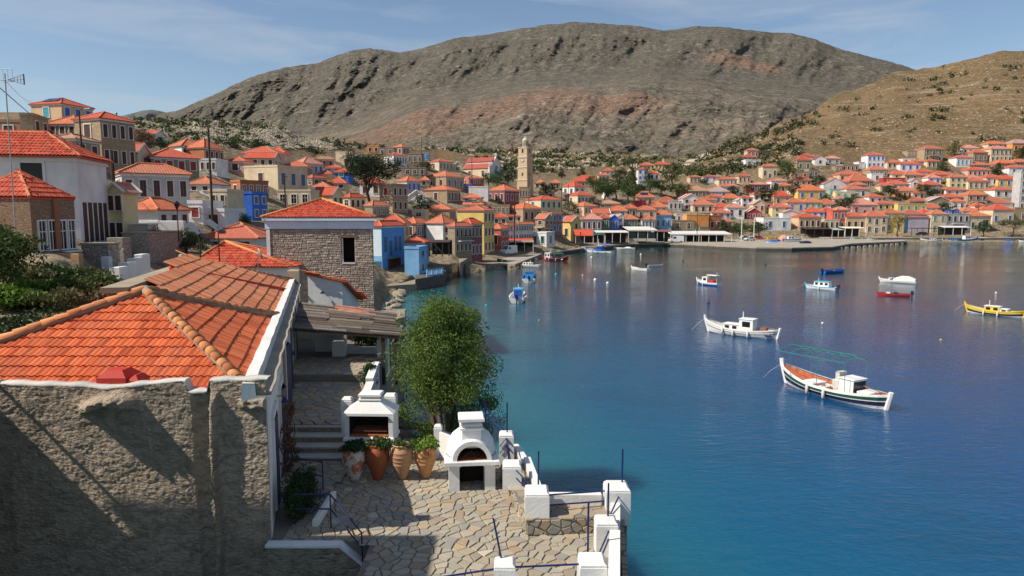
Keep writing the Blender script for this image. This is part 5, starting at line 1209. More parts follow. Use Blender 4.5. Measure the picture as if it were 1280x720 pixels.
TZ = 3.1; rsv = np.random.RandomState(5)
mb = MB(); outl = [(-3.4, 12.2), (2.05, 12.2), (3.0, 17.0), (.95, 17.15), (.45, 19.0), (.1, 21.6), (-1.5, 22.2), (-5.3, 22.25), (-7.9, 22.25), (-7.5, 17.2), (-5.75, 15.75), (-3.4, 15.75)]
mb.prism(outl, -2, TZ - .02); ter = tag(mb.build('terrace', JNT), kind='structure')
reg = [(-5.7, 15.8), (-3.3, 15.65), (-3.2, 13.7), (1.8, 13.7), (2.35, 16.15), (.40, 16.05), (-.28, 19.6), (-.3, 21.2), (-4.9, 21.2)]
n = stones(ter, voronoi(8.0, 9.4, .33, .205, rsv, .55), lambda x, y, o: (x - 5.6, y + 12.4, TZ + o), 'paving_stone', .012, .014, lambda x, y: inpoly((x - 5.6, y + 12.4), reg)); print('paving', n)
# side path along the house and its low kerb
mb = MB(); mb.prism([(-7.0, 18.4), (-5.25, 18.4), (-5.0, 20.95), (-7.3, 20.95)], 2.6, TZ + .075); sp_ = tag(mb.build('side_path', JNT), kind='structure')
stones(sp_, voronoi(2.1, 2.5, .42, .28, rsv), lambda x, y, o: (x - 7.1, y + 18.42, TZ + .075 + o), 'paving_stone', .018, .02, lambda x, y: x - 7.1 > XR(y + 18.4) + .05 and x - 7.1 < -5.2 + .08 * (y))
# stone steps up to the shaded walk
ST = empty('stone_steps', (-6.4, 21.5, TZ), 0, 'flight of pale stone steps rising beside the white house wall', 'steps')
for k, (y0, z) in enumerate(((21.0, 3.28), (21.42, 3.48), (21.84, 3.69), (22.26, 3.90))):
    mb = MB(); mb.box(-7.6, -5.42, y0, y0 + .5, 2.6, z - .065); rb = mb.build('riser', JNT, ST, loc=-Vector((-6.4, 21.5, TZ)))
    mb = MB(); mb.bbox(-7.6, -5.36, y0 - .05, y0 + .5, z - .06, z, .015); mb.build('tread', plaster('tread_stone', (.50, .46, .38), .2, .85, .4, .3), ST, loc=-Vector((-6.4, 21.5, TZ)))
    zl = (3.1, 3.28, 3.48, 3.69)[k]
    c = voronoi(1.9, z - .06 - zl, .27, .11, rsv); stones(rb, c, lambda x, y, o: (-7.35 + x, y0 - o, zl + y), 'stone', .008, .02)
# shaded walk under the pergola
mb = MB(); mb.prism([(-7.7, 22.3), (-5.4, 22.3), (-6.1, 28.2), (-10, 28.2)], -2, 3.9); wk = tag(mb.build('upper_walk', JNT), kind='structure')
stones(wk, voronoi(3.6, 5.9, .44, .34, rsv), lambda x, y, o: (-9.3 + x, 22.3 + y, 3.9 + o), 'paving_stone', .018, .02, lambda x, y: XR(22.3 + y) + .05 < -9.3 + x < -5.5 - .12 * y)
mb = MB(); mb.prism([(-9.6, 28.2), (-5.9, 28.2), (-6.6, 41), (-13.5, 41)], -2, 4.2); wk2 = tag(mb.build('back_walk', JNT), kind='structure')
stones(wk2, voronoi(4.2, 3.4, .42, .34, rsv), lambda x, y, o: (-10 + x, 28.3 + y, 4.2 + o), 'paving_stone', .018, .02, lambda x, y: XR(28.3 + y) + .05 < -10 + x < -6.0 - .05 * y)
# stone bench round the corner and its white piers
BN = empty('stone_bench', (.4, 17, TZ), 0, 'low stone faced bench under the white sea piers', 'bench'); bo = -Vector((.4, 17, TZ))
BT = 3.53
bp = [(-.32, 19.75), (.36, 16.05), (2.35, 16.18), (2.75, 16.95), (.95, 17.0), (.42, 19.8)]
mb = MB(); mb.prism(bp, TZ - .1, BT - .02); bb = mb.build('core', JNT, BN, loc=bo)
def face(a, b, z0, z1, sx, sy, par, off, th=.03, name='stone'):
    a, b = Vector((*a, 0)), Vector((*b, 0)); L = (b - a).length; d = (b - a) / L; nn = Vector((d.y, -d.x, 0))
    return stones(par, voronoi(L, z1 - z0, sx, sy, rsv), lambda x, y, o: tuple(a + d * x + nn * o + Vector((0, 0, z0 + y)) + off), name, .011, th)
Z0_ = Vector((0, 0, 0)); face(bp[0], bp[1], TZ, BT - .03, .26, .16, bb, Z0_); face(bp[1], bp[2], TZ, BT - .03, .27, .17, bb, Z0_)
stones(bb, voronoi(3.2, 3.9, .40, .30, rsv), lambda x, y, o: (x - .4, y + 16, BT - .02 + o), 'stone', .012, .02, lambda x, y: inpoly((x - .4, y + 16), [(-.22, 19.7), (.44, 16.13), (2.3, 16.25), (2.6, 16.85), (.9, 16.9), (.35, 19.7)]))
def pier(u, v, Y, w, zb, label, dep=None, cap=.05):
    zt_ = at(u, v, Y).z; x = kx(u, v + 20) * Y; dep = dep or w
    mb = MB(); mb.bbox(-w / 2, w / 2, 0, dep, 0, zt_ - zb - .02, .03); mb.bbox(-w / 2 + .01, w / 2 - .01, .01, dep - .01, zt_ - zb - .03, zt_ - zb + cap, cap)
    o = mb.build('pier', WHITE, None, False, (x, Y, zb)); return tag(o, label, 'pier', 'white piers of the terrace parapet'), Vector((x, Y + dep / 2, zt_))
_, p0 = pier(633, 545, 20.5, .46, 2.6, 'white pier with peeling paint and zigzag grille behind the domed oven')
_, p1 = pier(640, 584, 18.05, .52, BT - .1, 'white square pier on the bench right of the domed oven')
_, p2 = pier(671.5, 619, 16.12, .60, BT - .1, 'largest white pier at the inner corner of the stone bench')
_, p3 = pier(773, 614, 16.5, .62, BT - .4, 'white pier at the outer sea corner of the terrace', cap=.07)
_, p4 = pier(759, 656, 15.0, .50, 2.8, 'white pier midway along the right sea parapet')
_, p5 = pier(742, 708, 13.3, .56, 2.8, 'white pier in front at the near sea corner of the terrace')
_, p6 = pier(631, 710, 13.2, .44, 2.8, 'white pier in the middle of the near front edge')
_, p7 = pier(547.5, 534, 21.4, .27, TZ - .1, 'thin white pier right of the terracotta jars')
_, p8 = pier(433, 500, 22.0, .36, TZ - .1, 'tall white pier left of the square barbecue')
_, p9 = pier(487, 496, 22.6, .42, TZ - .1, 'white pier behind the right side of the square barbecue')
# parapet walls between the piers
PW = empty('parapet_wall', (1.5, 16, 3), 0, 'low white parapet wall round the sea edge of the terrace', 'parapet'); po = -Vector((1.5, 16, 3))
def wallseg(a, b, z0, z1, th=.2, mat=WHITE, name='wall_panel', par=None, off=None):
    a, b = Vector((*a, 0)), Vector((*b, 0)); d = (b - a).normalized(); n = Vector((-d.y, d.x, 0)) * th / 2; q = [a - n, b - n, b + n, a + n]
    mb = MB(); z1f = z1 if isinstance(z1, tuple) else (z1, z1)
    zs = [z1f[0], z1f[1], z1f[1], z1f[0]]
    mb.add([(p.x, p.y, z0) for p in q] + [(p.x, p.y, zs[i]) for i, p in enumerate(q)], [(0, 3, 2, 1), (4, 5, 6, 7), (0, 1, 5, 4), (1, 2, 6, 5), (2, 3, 7, 6), (3, 0, 4, 7)])
    return mb.build(name, mat, par or PW, False, po if off is None else off)
wallseg((.9, 16.92), (2.3, 16.92), 2.5, 3.80); wallseg((.45, 19.8), (.78, 16.9), 2.5, 3.72); wallseg((2.62, 16.6), (2.05, 13.0), 2.4, 3.74, .24); wallseg((2.02, 12.95), (-7, 12.95), 2.4, 3.3, .2); wallseg((.12, 21.3), (.42, 19.8), 2.5, 3.6)
wallseg((-2.35, 21.55), (-1.2, 20.4), 2.6, 3.95, .22)
RUBW = stonewall('sea_rubble', (.40, .33, .24), (.27, .235, .19), (.17, .15, .12), 3.0, 1.5, 1.0)
SW = empty('sea_wall', (2.4, 15, -1), 0, 'rubble stone sea wall dropping to the water below the right parapet', 'sea wall')
for a, b in (((2.2, 12.3), (2.86, 17.05)), ((2.86, 17.05), (.98, 17.2)), ((.98, 17.2), (.3, 21.7))):
    wallseg(a, b, -2, 3.1 if a[0] != 2.2 else 3.3, .12, RUBW, 'wall_face', SW, -Vector((2.4, 15, -1)))
# blue railings
def railing(a, b, hs, label, name='railing', m=None, r=.02, posts=()):
    a, b = Vector(a), Vector(b); root = empty(name, a, 0, label, 'railing', 'blue iron railings of the terrace')
    for h in hs: mb = MB(); mb.tube([Vector((0, 0, h)), b - a + Vector((0, 0, h))], r, 6); mb.build('rail', m or STEELB, root)
    for f in posts: mb = MB(); q = (b - a) * f; mb.tube([q + Vector((0, 0, min(hs) - .85)), q + Vector((0, 0, max(hs)))], r, 6); mb.build('post', m or STEELB, root)
    return root
railing(p0 + Vector((0, -.2, -.1)), p1 + Vector((0, 0, -.1)), (0, -.22), 'sloping blue double rail behind the domed oven')
railing(p1 + Vector((.1, -.2, -.1)), p2 + Vector((0, .2, -.1)), (0, -.22), 'blue double rail between bench pier and largest pier')
railing(p2 + Vector((.3, 0, -.12)), p3 + Vector((-.25, 0, -.12)), (0, -.27), 'long blue double rail over the white wall facing the sea')
railing(p3 + Vector((0, -.3, -.15)), p4 + Vector((.05, .2, -.15)), (0, -.2), 'short blue double rail from the sea corner pier')
railing(p4 + Vector((.05, -.2, -.15)), p5 + Vector((.1, .2, -.15)), (0, -.2), 'blue double rail down to the near sea corner pier')
railing(p5 + Vector((-.2, 0, -.1)), p6 + Vector((.2, 0, -.1)), (0,), 'blue single rail along the near front edge')
railing(p6 + Vector((-.2, 0, -.14)), p6 + Vector((-2.6, -.5, -.25)), (0,), 'blue single rail running left from the middle front pier')
railing(p7 + Vector((0, 0, -.1)), Vector((-1.5, 20.6, 4.0)), (0, -.2), 'short blue double rail from the thin pier to the domed oven')
railing(p8 + Vector((.1, .1, -.15)), p9 + Vector((0, .1, -.15)), (0,), 'blue bar between the two barbecue piers')
def rod(p, h, label, tilt=(0, 0)):
    mb = MB(); mb.tube([(0, 0, 0), (tilt[0], tilt[1], h)], .022, 6); return tag(mb.build('iron_post', STEELB, None, False, p), label, 'post', 'blue iron posts of the terrace')
rod(p3 + Vector((.15, .1, -.1)), 1.05, 'tall blue iron post on the outer sea corner pier'); rod(p4 + Vector((.06, .1, -.3)), 1.15, 'blue iron post standing on the midway sea pier')
rod(p5 + Vector((0, .8, -.6)), 1.5, 'blue iron post by the near sea corner pier'); rod(p6 + Vector((-.05, .1, -.1)), 1.0, 'leaning blue iron post on the middle front pier', (-.19, .02))
rod(p2 + Vector((.05, .3, -.2)), 1.1, 'blue iron post behind the largest white pier'); rod(p0 + Vector((.02, 0, -.1)), 1.1, 'blue iron post on the zigzag grille pier')
rod(Vector((kx(606) * 22, 22, 2.6)), 2.2, 'blue iron post between the tree and the domed oven'); rod(Vector((kx(598) * 24, 24, 2.3)), 2.2, 'short blue iron post half hidden by the tamarisk')
railing(Vector((kx(598) * 24, 24, 4.35)), Vector((kx(634) * 20.8, 20.8, 4.1)), (0, -.25), 'blue double rail sloping down behind the domed oven to the sea')
zg = MB()
for q in (0, .22): zg.tube([(-.2, 0, q), (0, 0, .28 + q), (.2, 0, q)], .015, 5)
tag(zg.build('zigzag_grille', STEELB, None, False, p0 + Vector((0, -.26, -.55))), 'blue zigzag ironwork on the peeling white pier', 'grille')
# ------------------------------------------------------------------ domed oven
OV = empty('domed_oven', (-1.2, 19.35, TZ), R(6), 'white domed outdoor oven with square chimney and arched mouth', 'oven')
WP = plaster('oven_white', (.72, .71, .68), .12, .75, .35, .4); SOOT_SHADE = plain('soot', (.015, .012, .01), .95); FIRE = plain('oven_brick', (.36, .12, .05), .85, 0, .2, .35, 12)
mb = MB(); mb.lathe([(.66, 0), (.66, .80)], 22, (0, .1, 0), 0, R(-20), R(200)); mb.lathe([(.52, 0), (.52, .80)], 22, (0, .1, 0), 1, R(-20), R(200))
for s in (-1, 1): mb.bbox(min(s * .36, s * .66), max(s * .36, s * .66), -.62, -.05, 0, .80, .01)
mb.box(-.5, .5, .1, .4, 0, .8, 1); mb.build('base', [WP, SOOT_SHADE], OV)  # near-black inside faces stand in for the shade within the base
mb = MB()
for k in range(9):
    a, b = math.pi * k / 9, math.pi * (k + 1) / 9; mb.add([(-.36 * math.cos(a), -.60, .80 - .10 * (1 - math.sin(a)) - .02), (-.36 * math.cos(b), -.60, .80 - .10 * (1 - math.sin(b)) - .02), (-.36 * math.cos(b), -.60, .82), (-.36 * math.cos(a), -.60, .82)], [(0, 1, 2, 3)])
mb.build('lintel_arch', WP, OV)
mb = MB(); mb.lathe([(0, .79), (.76, .79), (.78, .82), (.78, .88), (.74, .91), (0, .91)], 24, (0, .1, 0)); mb.bbox(-.78, .78, -.74, .1, .79, .91, .02); mb.build('counter', WP, OV)
mb = MB(); mb.lathe([(.72, .9), (.715, 1.05), (.66, 1.27), (.55, 1.46), (.38, 1.6), (.2, 1.67), (0.001, 1.69)], 40, (0, .12, 0))
fc = [sum((Vector(mb.v[i]) for i in f), Vector()) / len(f) for f in mb.f]; kp = [i for i, c in enumerate(fc) if not (c.y < .1 and c.x ** 2 + (c.z - .9) ** 2 < .49 ** 2)]; mb.f = [mb.f[i] for i in kp]; mb.m = [0] * len(kp)
mb.build('dome', WP, OV, True)
mb = MB(); k = 16; ro, ri = .56, .43; f0, b0 = -.68, .1
pts = lambda r, y: [(-r * math.cos(math.pi * j / k), y, .91 + r * 1.02 * math.sin(math.pi * j / k)) for j in range(k + 1)]
A_, B_, C_, D_ = pts(ro, f0), pts(ri, f0), pts(ro, b0), pts(ri, b0)
n = k + 1; mb.add(A_ + B_ + C_ + D_, [(j, j + 1, n + j + 1, n + j) for j in range(k)] + [(j + 1, j, 2 * n + j, 2 * n + j + 1) for j in range(k)]); mb.add(B_ + D_, [(j, j + 1, n + j + 1, n + j) for j in range(k)], 1)
mb.add([(-ri, b0 - .05, .91), (ri, b0 - .05, .91)] + [p for p in D_[::-1]], [tuple(range(n + 2))], 1); mb.build('mouth_arch', [WP, SOOT_SHADE], OV)
mb = MB(); mb.box(-.42, .42, -.62, .04, .912, .93); mb.build('hearth', FIRE, OV)
mb = MB()
for k in range(7): mb.tube([(-.25 + .07 * k, -.45 + .05 * (k % 3), .95), (-.1 + .05 * k, -.3 + .06 * (k % 2), 1.0 + .04 * (k % 3)), (.05 + .04 * k, -.42, .96)], .012, 5)
mb.build('firewood', BARK, OV)
mb = MB(); mb.bbox(-.27, .27, -.42, .08, 1.2, 1.93, .01); mb.bbox(-.33, .33, -.48, .14, 1.74, 1.80, .01); mb.bbox(-.31, .31, -.46, .12, 1.86, 1.91, .01); mb.bbox(-.37, .37, -.52, .18, 1.99, 2.10, .03); mb.box(-.2, .2, -.35, .0, 1.93, 1.99); mb.build('chimney', WP, OV)
# ------------------------------------------------------------------ square barbecue
BQ = empty('barbecue', (kx(465, 560) * 21.1, 21.1, TZ), R(-2), 'white square barbecue with sloping hood, sooty firebox and capped chimney', 'barbecue')
mb = MB(); mb.box(-.76, -.62, -.35, .5, .9, 1.62); mb.box(.62, .76, -.35, .5, .9, 1.62); mb.box(-.62, .62, .38, .5, .9, 1.62); mb.build('firebox', [WP], BQ)
mb = MB(); mb.box(-.62, .62, .36, .378, .9, 1.62); mb.box(-.618, -.60, -.33, .36, .92, 1.6); mb.box(.60, .618, -.33, .36, .92, 1.6); mb.build('sooty_lining', SOOT_SHADE, BQ)
mb = MB(); b_ = [(-.80, -.42, 1.60), (.80, -.42, 1.60), (.80, .52, 1.60), (-.80, .52, 1.60)]; c_ = [(-.80, -.42, 1.68), (.80, -.42, 1.68), (.80, .52, 1.68), (-.80, .52, 1.68)]; t_ = [(-.34, -.18, 2.0), (.34, -.18, 2.0), (.34, .3, 2.0), (-.34, .3, 2.0)]
mb.add(b_ + c_ + t_, [(i, (i + 1) % 4, 4 + (i + 1) % 4, 4 + i) for i in range(4)] + [(4 + i, 4 + (i + 1) % 4, 8 + (i + 1) % 4, 8 + i) for i in range(4)] + [(3, 2, 1, 0), (8, 9, 10, 11)])
for s in (-1, 1): mb.add([(s * .80, -.42, 1.6), (s * .62, -.42, 1.6), (s * .80, -.42, 1.42)], [(0, 1, 2)])
mb.build('hood', WP, BQ)
mb = MB(); mb.bbox(-.30, .30, -.14, .26, 2.0, 2.15, .01); mb.bbox(-.36, .36, -.2, .32, 2.03, 2.08, .01); mb.bbox(-.36, .36, -.2, .32, 2.16, 2.25, .03); mb.build('chimney', WP, BQ)
mb = MB(); mb.bbox(-.80, .80, -.45, .5, .80, .90, .02); mb.build('counter', WP, BQ)
mb = MB(); mb.box(-.60, .60, -.3, .36, .9, .97); mb.build('firebricks', FIRE, BQ)
mb = MB()
for k in range(13): mb.tube([(-.55, -.28 + .05 * k, 1.08), (.55, -.28 + .05 * k, 1.08)], .01, 4)
mb.build('grill', plain('rusty_iron', (.14, .05, .025), .8), BQ)
mb = MB(); mb.box(-.72, -.55, -.35, .5, 0, .8); mb.box(.55, .72, -.35, .5, 0, .8); mb.box(-.55, .55, .3, .5, 0, .8); mb.build('base', plaster('grey_base', (.35, .33, .30)), BQ)
# ------------------------------------------------------------------ jars with plants
def jar(u, v, label, mat, H, Rm, bands, seed, leafn, kind='mid'):
    p = on_z(u, v, TZ + .02); H *= .96; Rm *= .94; root = empty('clay_jar', p, seed * 1.3, label, 'jar', 'clay jars with plants')
    pr = [(.001, 0), (.40, 0), (.44, .04), (.62, .22), (.86, .42), (.99, .6), (1.0, .72), (.93, .83), (.78, .91), (.68, .94), (.72, .955), (.78, .97), (.79, .99), (.76, 1.0), (.64, 1.0), (.6, .93)]
    if bands:
        q = []
        for r_, z in pr: q.append((r_, z))
        for zz in (.44, .56, .68, .8): q += [(np.interp(zz - .012, [z for _, z in pr], [r_ for r_, _ in pr]) , zz - .012), (np.interp(zz, [z for _, z in pr], [r_ for r_, _ in pr]) + .035, zz), (np.interp(zz + .012, [z for _, z in pr], [r_ for r_, _ in pr]), zz + .012)]
        head = [x for x in q if x[1] < .93]; head.sort(key=lambda x: x[1]); pr = head + [x for x in pr if x[1] >= .93]
        pr = pr if pr[-1] == (.6, .93) else pr + [(.6, .93)]
    mb = MB(); mb.lathe([(r_ * Rm, z * H) for r_, z in pr], 24); mb.build('body', mat, root, True)
    mb = MB(); mb.lathe([(.001, .94 * H), (.64 * Rm, .94 * H)], 16); mb.build('soil', BARK, root)
    for s in (-1, 1):
        mb = MB(); mb.tube([(s * Rm * .72, 0, H * .93), (s * Rm * .98, 0, H * .94), (s * Rm * 1.06, 0, H * .86), (s * Rm * .98, 0, H * .76)], .028, 6); mb.build('handle', mat, root, True)
    rs = np.random.RandomState(seed); c = rs.uniform(-1, 1, (9, 3)) * np.array([Rm * .75, Rm * .75, .06]) + np.array([0, 0, H - .02 + (leafn > 500) * .04])
    V, F = leaf_cloud(rs, c, np.tile([[.11, .11, .06]], (9, 1)), leafn, .045, .7); link('plant', np_mesh('plant', V, F, FOL[kind]), root)
    return root
def jarmat(name, c, c2, thr, sc):
    t = NT(name); p = t.pos(); n = t.noise(p, sc, 5, .6); n2 = t.noise(p, 14, 4); a = t.mix(t.ramp(n, [(thr - .02, 0), (thr + .04, 1)]), c, c2); a = t.mix(t.ramp(n2, [(.5, 0), (.8, .4)]), a, sc3(c, .6)); return t.out(a, .85, n2, .3, .01, .2)
jar(443, 600, 'peeling whitewashed clay jar at the left end of the jar row', jarmat('jar_whitewash', (.36, .13, .06), (.50, .46, .42), .47, 3.2), 1.08, .36, False, 1, 900, 'dark')
jar(472.5, 598, 'dark red brown clay jar with white flecks, second in the row', jarmat('jar_dark_red', (.30, .085, .035), (.52, .42, .35), .66, 5.5), 1.12, .37, False, 2, 900, 'mid')
jar(502.5, 597.5, 'pale banded clay jar with few leaves, third in the row', jarmat('jar_pale', (.42, .235, .125), (.34, .17, .08), .6, 3), 1.10, .36, True, 3, 260, 'mid')
jar(532, 596, 'orange banded clay jar with leafy plant at the right end of the row', jarmat('jar_orange', (.44, .23, .105), (.33, .15, .065), .6, 3), 1.08, .35, True, 4, 700, 'grass')
wallseg((-3.0, 20.95), (-5.0, 20.95), TZ, 3.5, .3, JNT, 'jar_ledge', ST, -Vector((-6.4, 21.5, TZ)))
# ------------------------------------------------------------------ landing with white coping, stair rails, bush and dry vine by the house
LD = empty('stair_landing', (-5, 15.5, 2), 0, 'rough stone stair head with white coping at the house corner', 'stair wall'); lo_ = -Vector((-5, 15.5, 2))
mb = MB(); mb.box(-5.85, -4.15, 15.55, 15.72, 0.5, 3.04); mb.add([(-4.15, 15.55, .5), (-3.6, 15.55, .5), (-3.6, 15.55, 2.55), (-4.15, 15.55, 3.04), (-4.15, 15.72, .5), (-3.6, 15.72, .5), (-3.6, 15.72, 2.55), (-4.15, 15.72, 3.04)], [(0, 1, 2, 3), (1, 5, 6, 2), (5, 4, 7, 6), (3, 2, 6, 7)]); mb.build('wall', ROUGH, LD, loc=lo_)
mb = MB(); mb.bbox(-5.9, -4.12, 15.51, 15.76, 3.042, 3.12, .015); mb.add([(-4.12, 15.51, 3.04), (-3.56, 15.51, 2.55), (-3.56, 15.76, 2.55), (-4.12, 15.76, 3.04), (-4.12, 15.51, 3.12), (-3.56, 15.51, 2.63), (-3.56, 15.76, 2.63), (-4.12, 15.76, 3.12)], [(0, 1, 5, 4), (4, 5, 6, 7), (1, 2, 6, 5), (2, 3, 7, 6)]); mb.build('coping', WHITE, LD, loc=lo_)
railing((-5.45, 16.4, 4.0), (-4.55, 16.4, 4.0), (0, -.38), 'navy landing rail beside the green bush', m=NAVY, posts=(1,))
railing((-4.55, 16.4, 4.0), (-3.6, 15.6, 3.38), (0, -.38), 'navy stair rail descending towards the paved terrace', m=NAVY, posts=(1,))
railing((-6.55, 19.0, 4.02), (-5.35, 18.6, 4.02), (0, -.42), 'navy rail beside the stone steps and the white wall', m=NAVY, posts=(1,))
mb = MB(); mb.bbox(-5.05, -4.9, 16.5, 18.3, TZ - .3, TZ + .2, .02); tag(mb.build('planter_edge', WHITE), 'narrow white planter edge beside the green bush', 'planter')
bush('bush', 'dense dark green bush in the planter under the navy rail', (-5.55, 17.3, TZ), .42, .95, 1.25, 9000, .035, 'dark', 3, clumps=40)
rs = np.random.RandomState(8); VN = empty('dry_vine', side(20.0, 3.15, .12), 0, 'dry reddish vine climbing the white side wall', 'vine')
mb = MB()
for k in range(7):
    y = rs.uniform(-.5, .5); pts = [(0, y * .3, 0)]
    for j in range(6): pts.append((rs.uniform(0, .25), y + rs.normal() * .12, .35 * (j + 1)))
    mb.tube(pts, .022, 5, 0, .008)
mb.build('stems', plain('vine_stem', (.12, .05, .035), .9), VN)
c = rs.uniform(-1, 1, (30, 3)) * np.array([.12, .5, 1.0]) + np.array([.15, 0, 1.15]); V, F = leaf_cloud(rs, c, np.tile([[.06, .06, .06]], (30, 1)), 420, .045, .7); link('leaves', np_mesh('leaves', V, F, FOL['dry']), VN)
# ------------------------------------------------------------------ big tamarisk by the water
def big_tree(pos, h, label):
    rs = np.random.RandomState(21); root = empty('tamarisk_tree', pos, 0, label, 'tree'); mb = MB(); tips = []
    for k in range(4):
        a = k * 1.6 + .4; b = Vector((math.cos(a) * .12, math.sin(a) * .12, 0)); e = Vector((math.cos(a) * .55, math.sin(a) * .5, h * .38)); mb.tube([b, b.lerp(e, .5) + Vector((.05, 0, 0)), e], .13, 7, 0, .08)
        for j in range(8):
            a2 = a + rs.uniform(-1.5, 1.5); rr = rs.uniform(.5, 1.75); z = h * rs.uniform(.38, .92); f = math.sqrt(max(.1, 1 - ((z / h - .56) / .5) ** 2)); e2 = Vector((math.cos(a2) * rr * f, math.sin(a2) * rr * f, z))
            mb.tube([e.lerp(Vector((0, 0, e.z)), .3), e.lerp(e2, .6) + Vector((0, 0, .2)), e2], .05, 5, 0, .012); tips.append(e2)
    for q in range(95):
        z = rs.uniform(.07, 1.0); w_ = 2.1 * math.sqrt(max(.02, 1 - ((z - .52) / .52) ** 2)) * (1 - .25 * z); a = rs.uniform(0, 6.28); rr = w_ * math.sqrt(rs.uniform(.1, 1)); tips.append(Vector((math.cos(a) * rr + .1, math.sin(a) * rr, z * h)))
    mb.build('trunk', BARK, root, True)
    c = np.array([tuple(t_) for t_ in tips]); sg = np.tile([[.34, .34, .27]], (len(c), 1)) * rs.uniform(.5, 1.35, (len(c), 1))
    V, F = leaf_cloud(rs, c, sg, 70000, .055, .26); link('crown', np_mesh('crown', V, F, FOL['tam']), root)
big_tree(Vector((kx(550) * 25.2, 25.2, 1.9)), 5.75, 'large feathery green tamarisk leaning over the water beside the terrace')
# ------------------------------------------------------------------ weathered pergola
PG = empty('pergola', (-7.3, 32, 4), 0, 'weathered plank canopy on dark posts beside the white house', 'pergola'); go = -Vector((-7.3, 32, 4))
OLD = []
for k, c in enumerate(((.15, .125, .10), (.19, .165, .14), (.11, .09, .072), (.24, .21, .18), (.18, .13, .10))):
    t = NT('old_plank_%d' % k if False else 'old_plank'); p = t.pos(); n = t.noise(t.map(p, (.6, 7, 3)), 3.0, 6, .7, .4); a = t.mix(t.ramp(n, [(.35, 0), (.65, 1)]), c, sc3(c, .42)); OLD.append(t.out(a, .9, n, .8, .03, .1))
def pgp(s, q, o=0): a = Vector((-9.72, 30, 5.88)).lerp(Vector((-4.85, 30.5, 5.4)), s); b = Vector((-10.85, 34.5, 6.45)).lerp(Vector((-5.95, 34.3, 5.92)), s); return a.lerp(b, q) + Vector((0, 0, o)) + go
nP = 17
for k in range(nP):
    q0, q1 = k / nP, (k + .93) / nP; cuts = [0, rnd.uniform(.25, .5), rnd.uniform(.55, .8), 1 + rnd.uniform(-.03, .02)]
    for j in range(3):
        s0, s1 = cuts[j], cuts[j + 1] - .004; z = .03 * rnd.random() + (.04 if rnd.random() < .2 else 0); w_ = rnd.uniform(-.02, .02)
        v = [pgp(s0, q0, z), pgp(s1, q0, z + w_), pgp(s1, q1, z + w_), pgp(s0, q1, z)]; mb = MB(); mb.add(v + [x + Vector((0, 0, .05)) for x in v], [(3, 2, 1, 0), (4, 5, 6, 7), (0, 1, 5, 4), (1, 2, 6, 5), (2, 3, 7, 6), (3, 0, 4, 7)])
        mb.build('plank', plain('red_plank', (.36, .17, .12), .9, 0, .1, .3, 4) if (k > 12 and j == 1) else OLD[rnd.randrange(5)], PG)
TIM = plain('dark_timber', (.045, .028, .022), .8)
for q in (.02, .5, .97):
    mb = MB(); a, b = pgp(.0, q, -.13), pgp(1, q, -.13); d = Vector((0, .07, 0)); mb.add([a - d, b - d, b + d, a + d, a - d + Vector((0, 0, .12)), b - d + Vector((0, 0, .12)), b + d + Vector((0, 0, .12)), a + d + Vector((0, 0, .12))], [(3, 2, 1, 0), (0, 1, 5, 4), (1, 2, 6, 5), (2, 3, 7, 6), (3, 0, 4, 7)]); mb.build('beam', TIM, PG)
for s, q in ((.92, .03), (.80, .03), (.97, .5), (.93, .95), (.75, .97)):
    mb = MB(); a = pgp(s, q, -.13); mb.box(a.x - .07, a.x + .07, a.y - .07, a.y + .07, 3.2 + go.z, a.z); mb.build('post', TIM, PG)
mb = MB(); a = pgp(.99, .03, -.1); mb.tube([(a.x + .1, a.y - .1, 2.6 + go.z), (a.x + .1, a.y - .1, a.z)], .04, 6); mb.build('blue_post', STEELB, PG)
# walls and planting behind the pergola
GW = empty('garden_wall', (-8, 34, 4), 0, 'white low garden walls and piers under the weathered canopy', 'garden wall'); wo = -Vector((-8, 34, 4))
wallseg((-9.7, 33.2), (-8.3, 33.2), 4.0, 5.3, .2, WHITE, 'wall_panel', GW, wo); wallseg((-8.3, 32.6), (-6.3, 32.6), 4.0, 4.55, .2, WHITE, 'wall_panel', GW, wo)
mb = MB(); mb.bbox(-8.55, -7.95, 31.9, 32.4, 4.0, 5.05, .12); mb.build('pier', WHITE, GW, loc=wo)
mb = MB(); mb.bbox(-6.35, -5.85, 31.6, 32.1, 3.4, 5.2, .12); mb.build('pier', WHITE, GW, loc=wo)
mb = MB(); mb.box(-12.5, -7.4, 36.3, 36.8, 2, 5.6); mb.box(-8.9, -8.1, 36.2, 36.3, 4, 5.9, 1); mb.build('back_wall', [plaster('beige_wall', (.48, .41, .31)), plain('brown_door', (.05, .035, .03))], GW, loc=wo)
wallseg((-5.55, 26.0), (-5.9, 29.0), 2.5, 4.6, .3, WHITE, 'wall_panel', GW, wo); wallseg((-5.25, 23.6), (-5.5, 25.9), 2.5, 4.5, .3, WHITE, 'wall_panel', GW, wo)
bush('hedge', 'bright green hedge behind the low wall under the canopy', (-7.1, 34.2, 4.2), 1.3, .6, 1.0, 2500, .06, 'grass', 5)
bush('bush', 'dark shrub at the canopy posts above the water', (-5.9, 27.6, 3.9), .45, .9, .9, 2200, .05, 'dark', 6); bush('bush', 'low dry weeds beside the white pier by the rocks', (-4.7, 25.6, 2.9), .5, .5, .9, 900, .04, 'dry', 7)
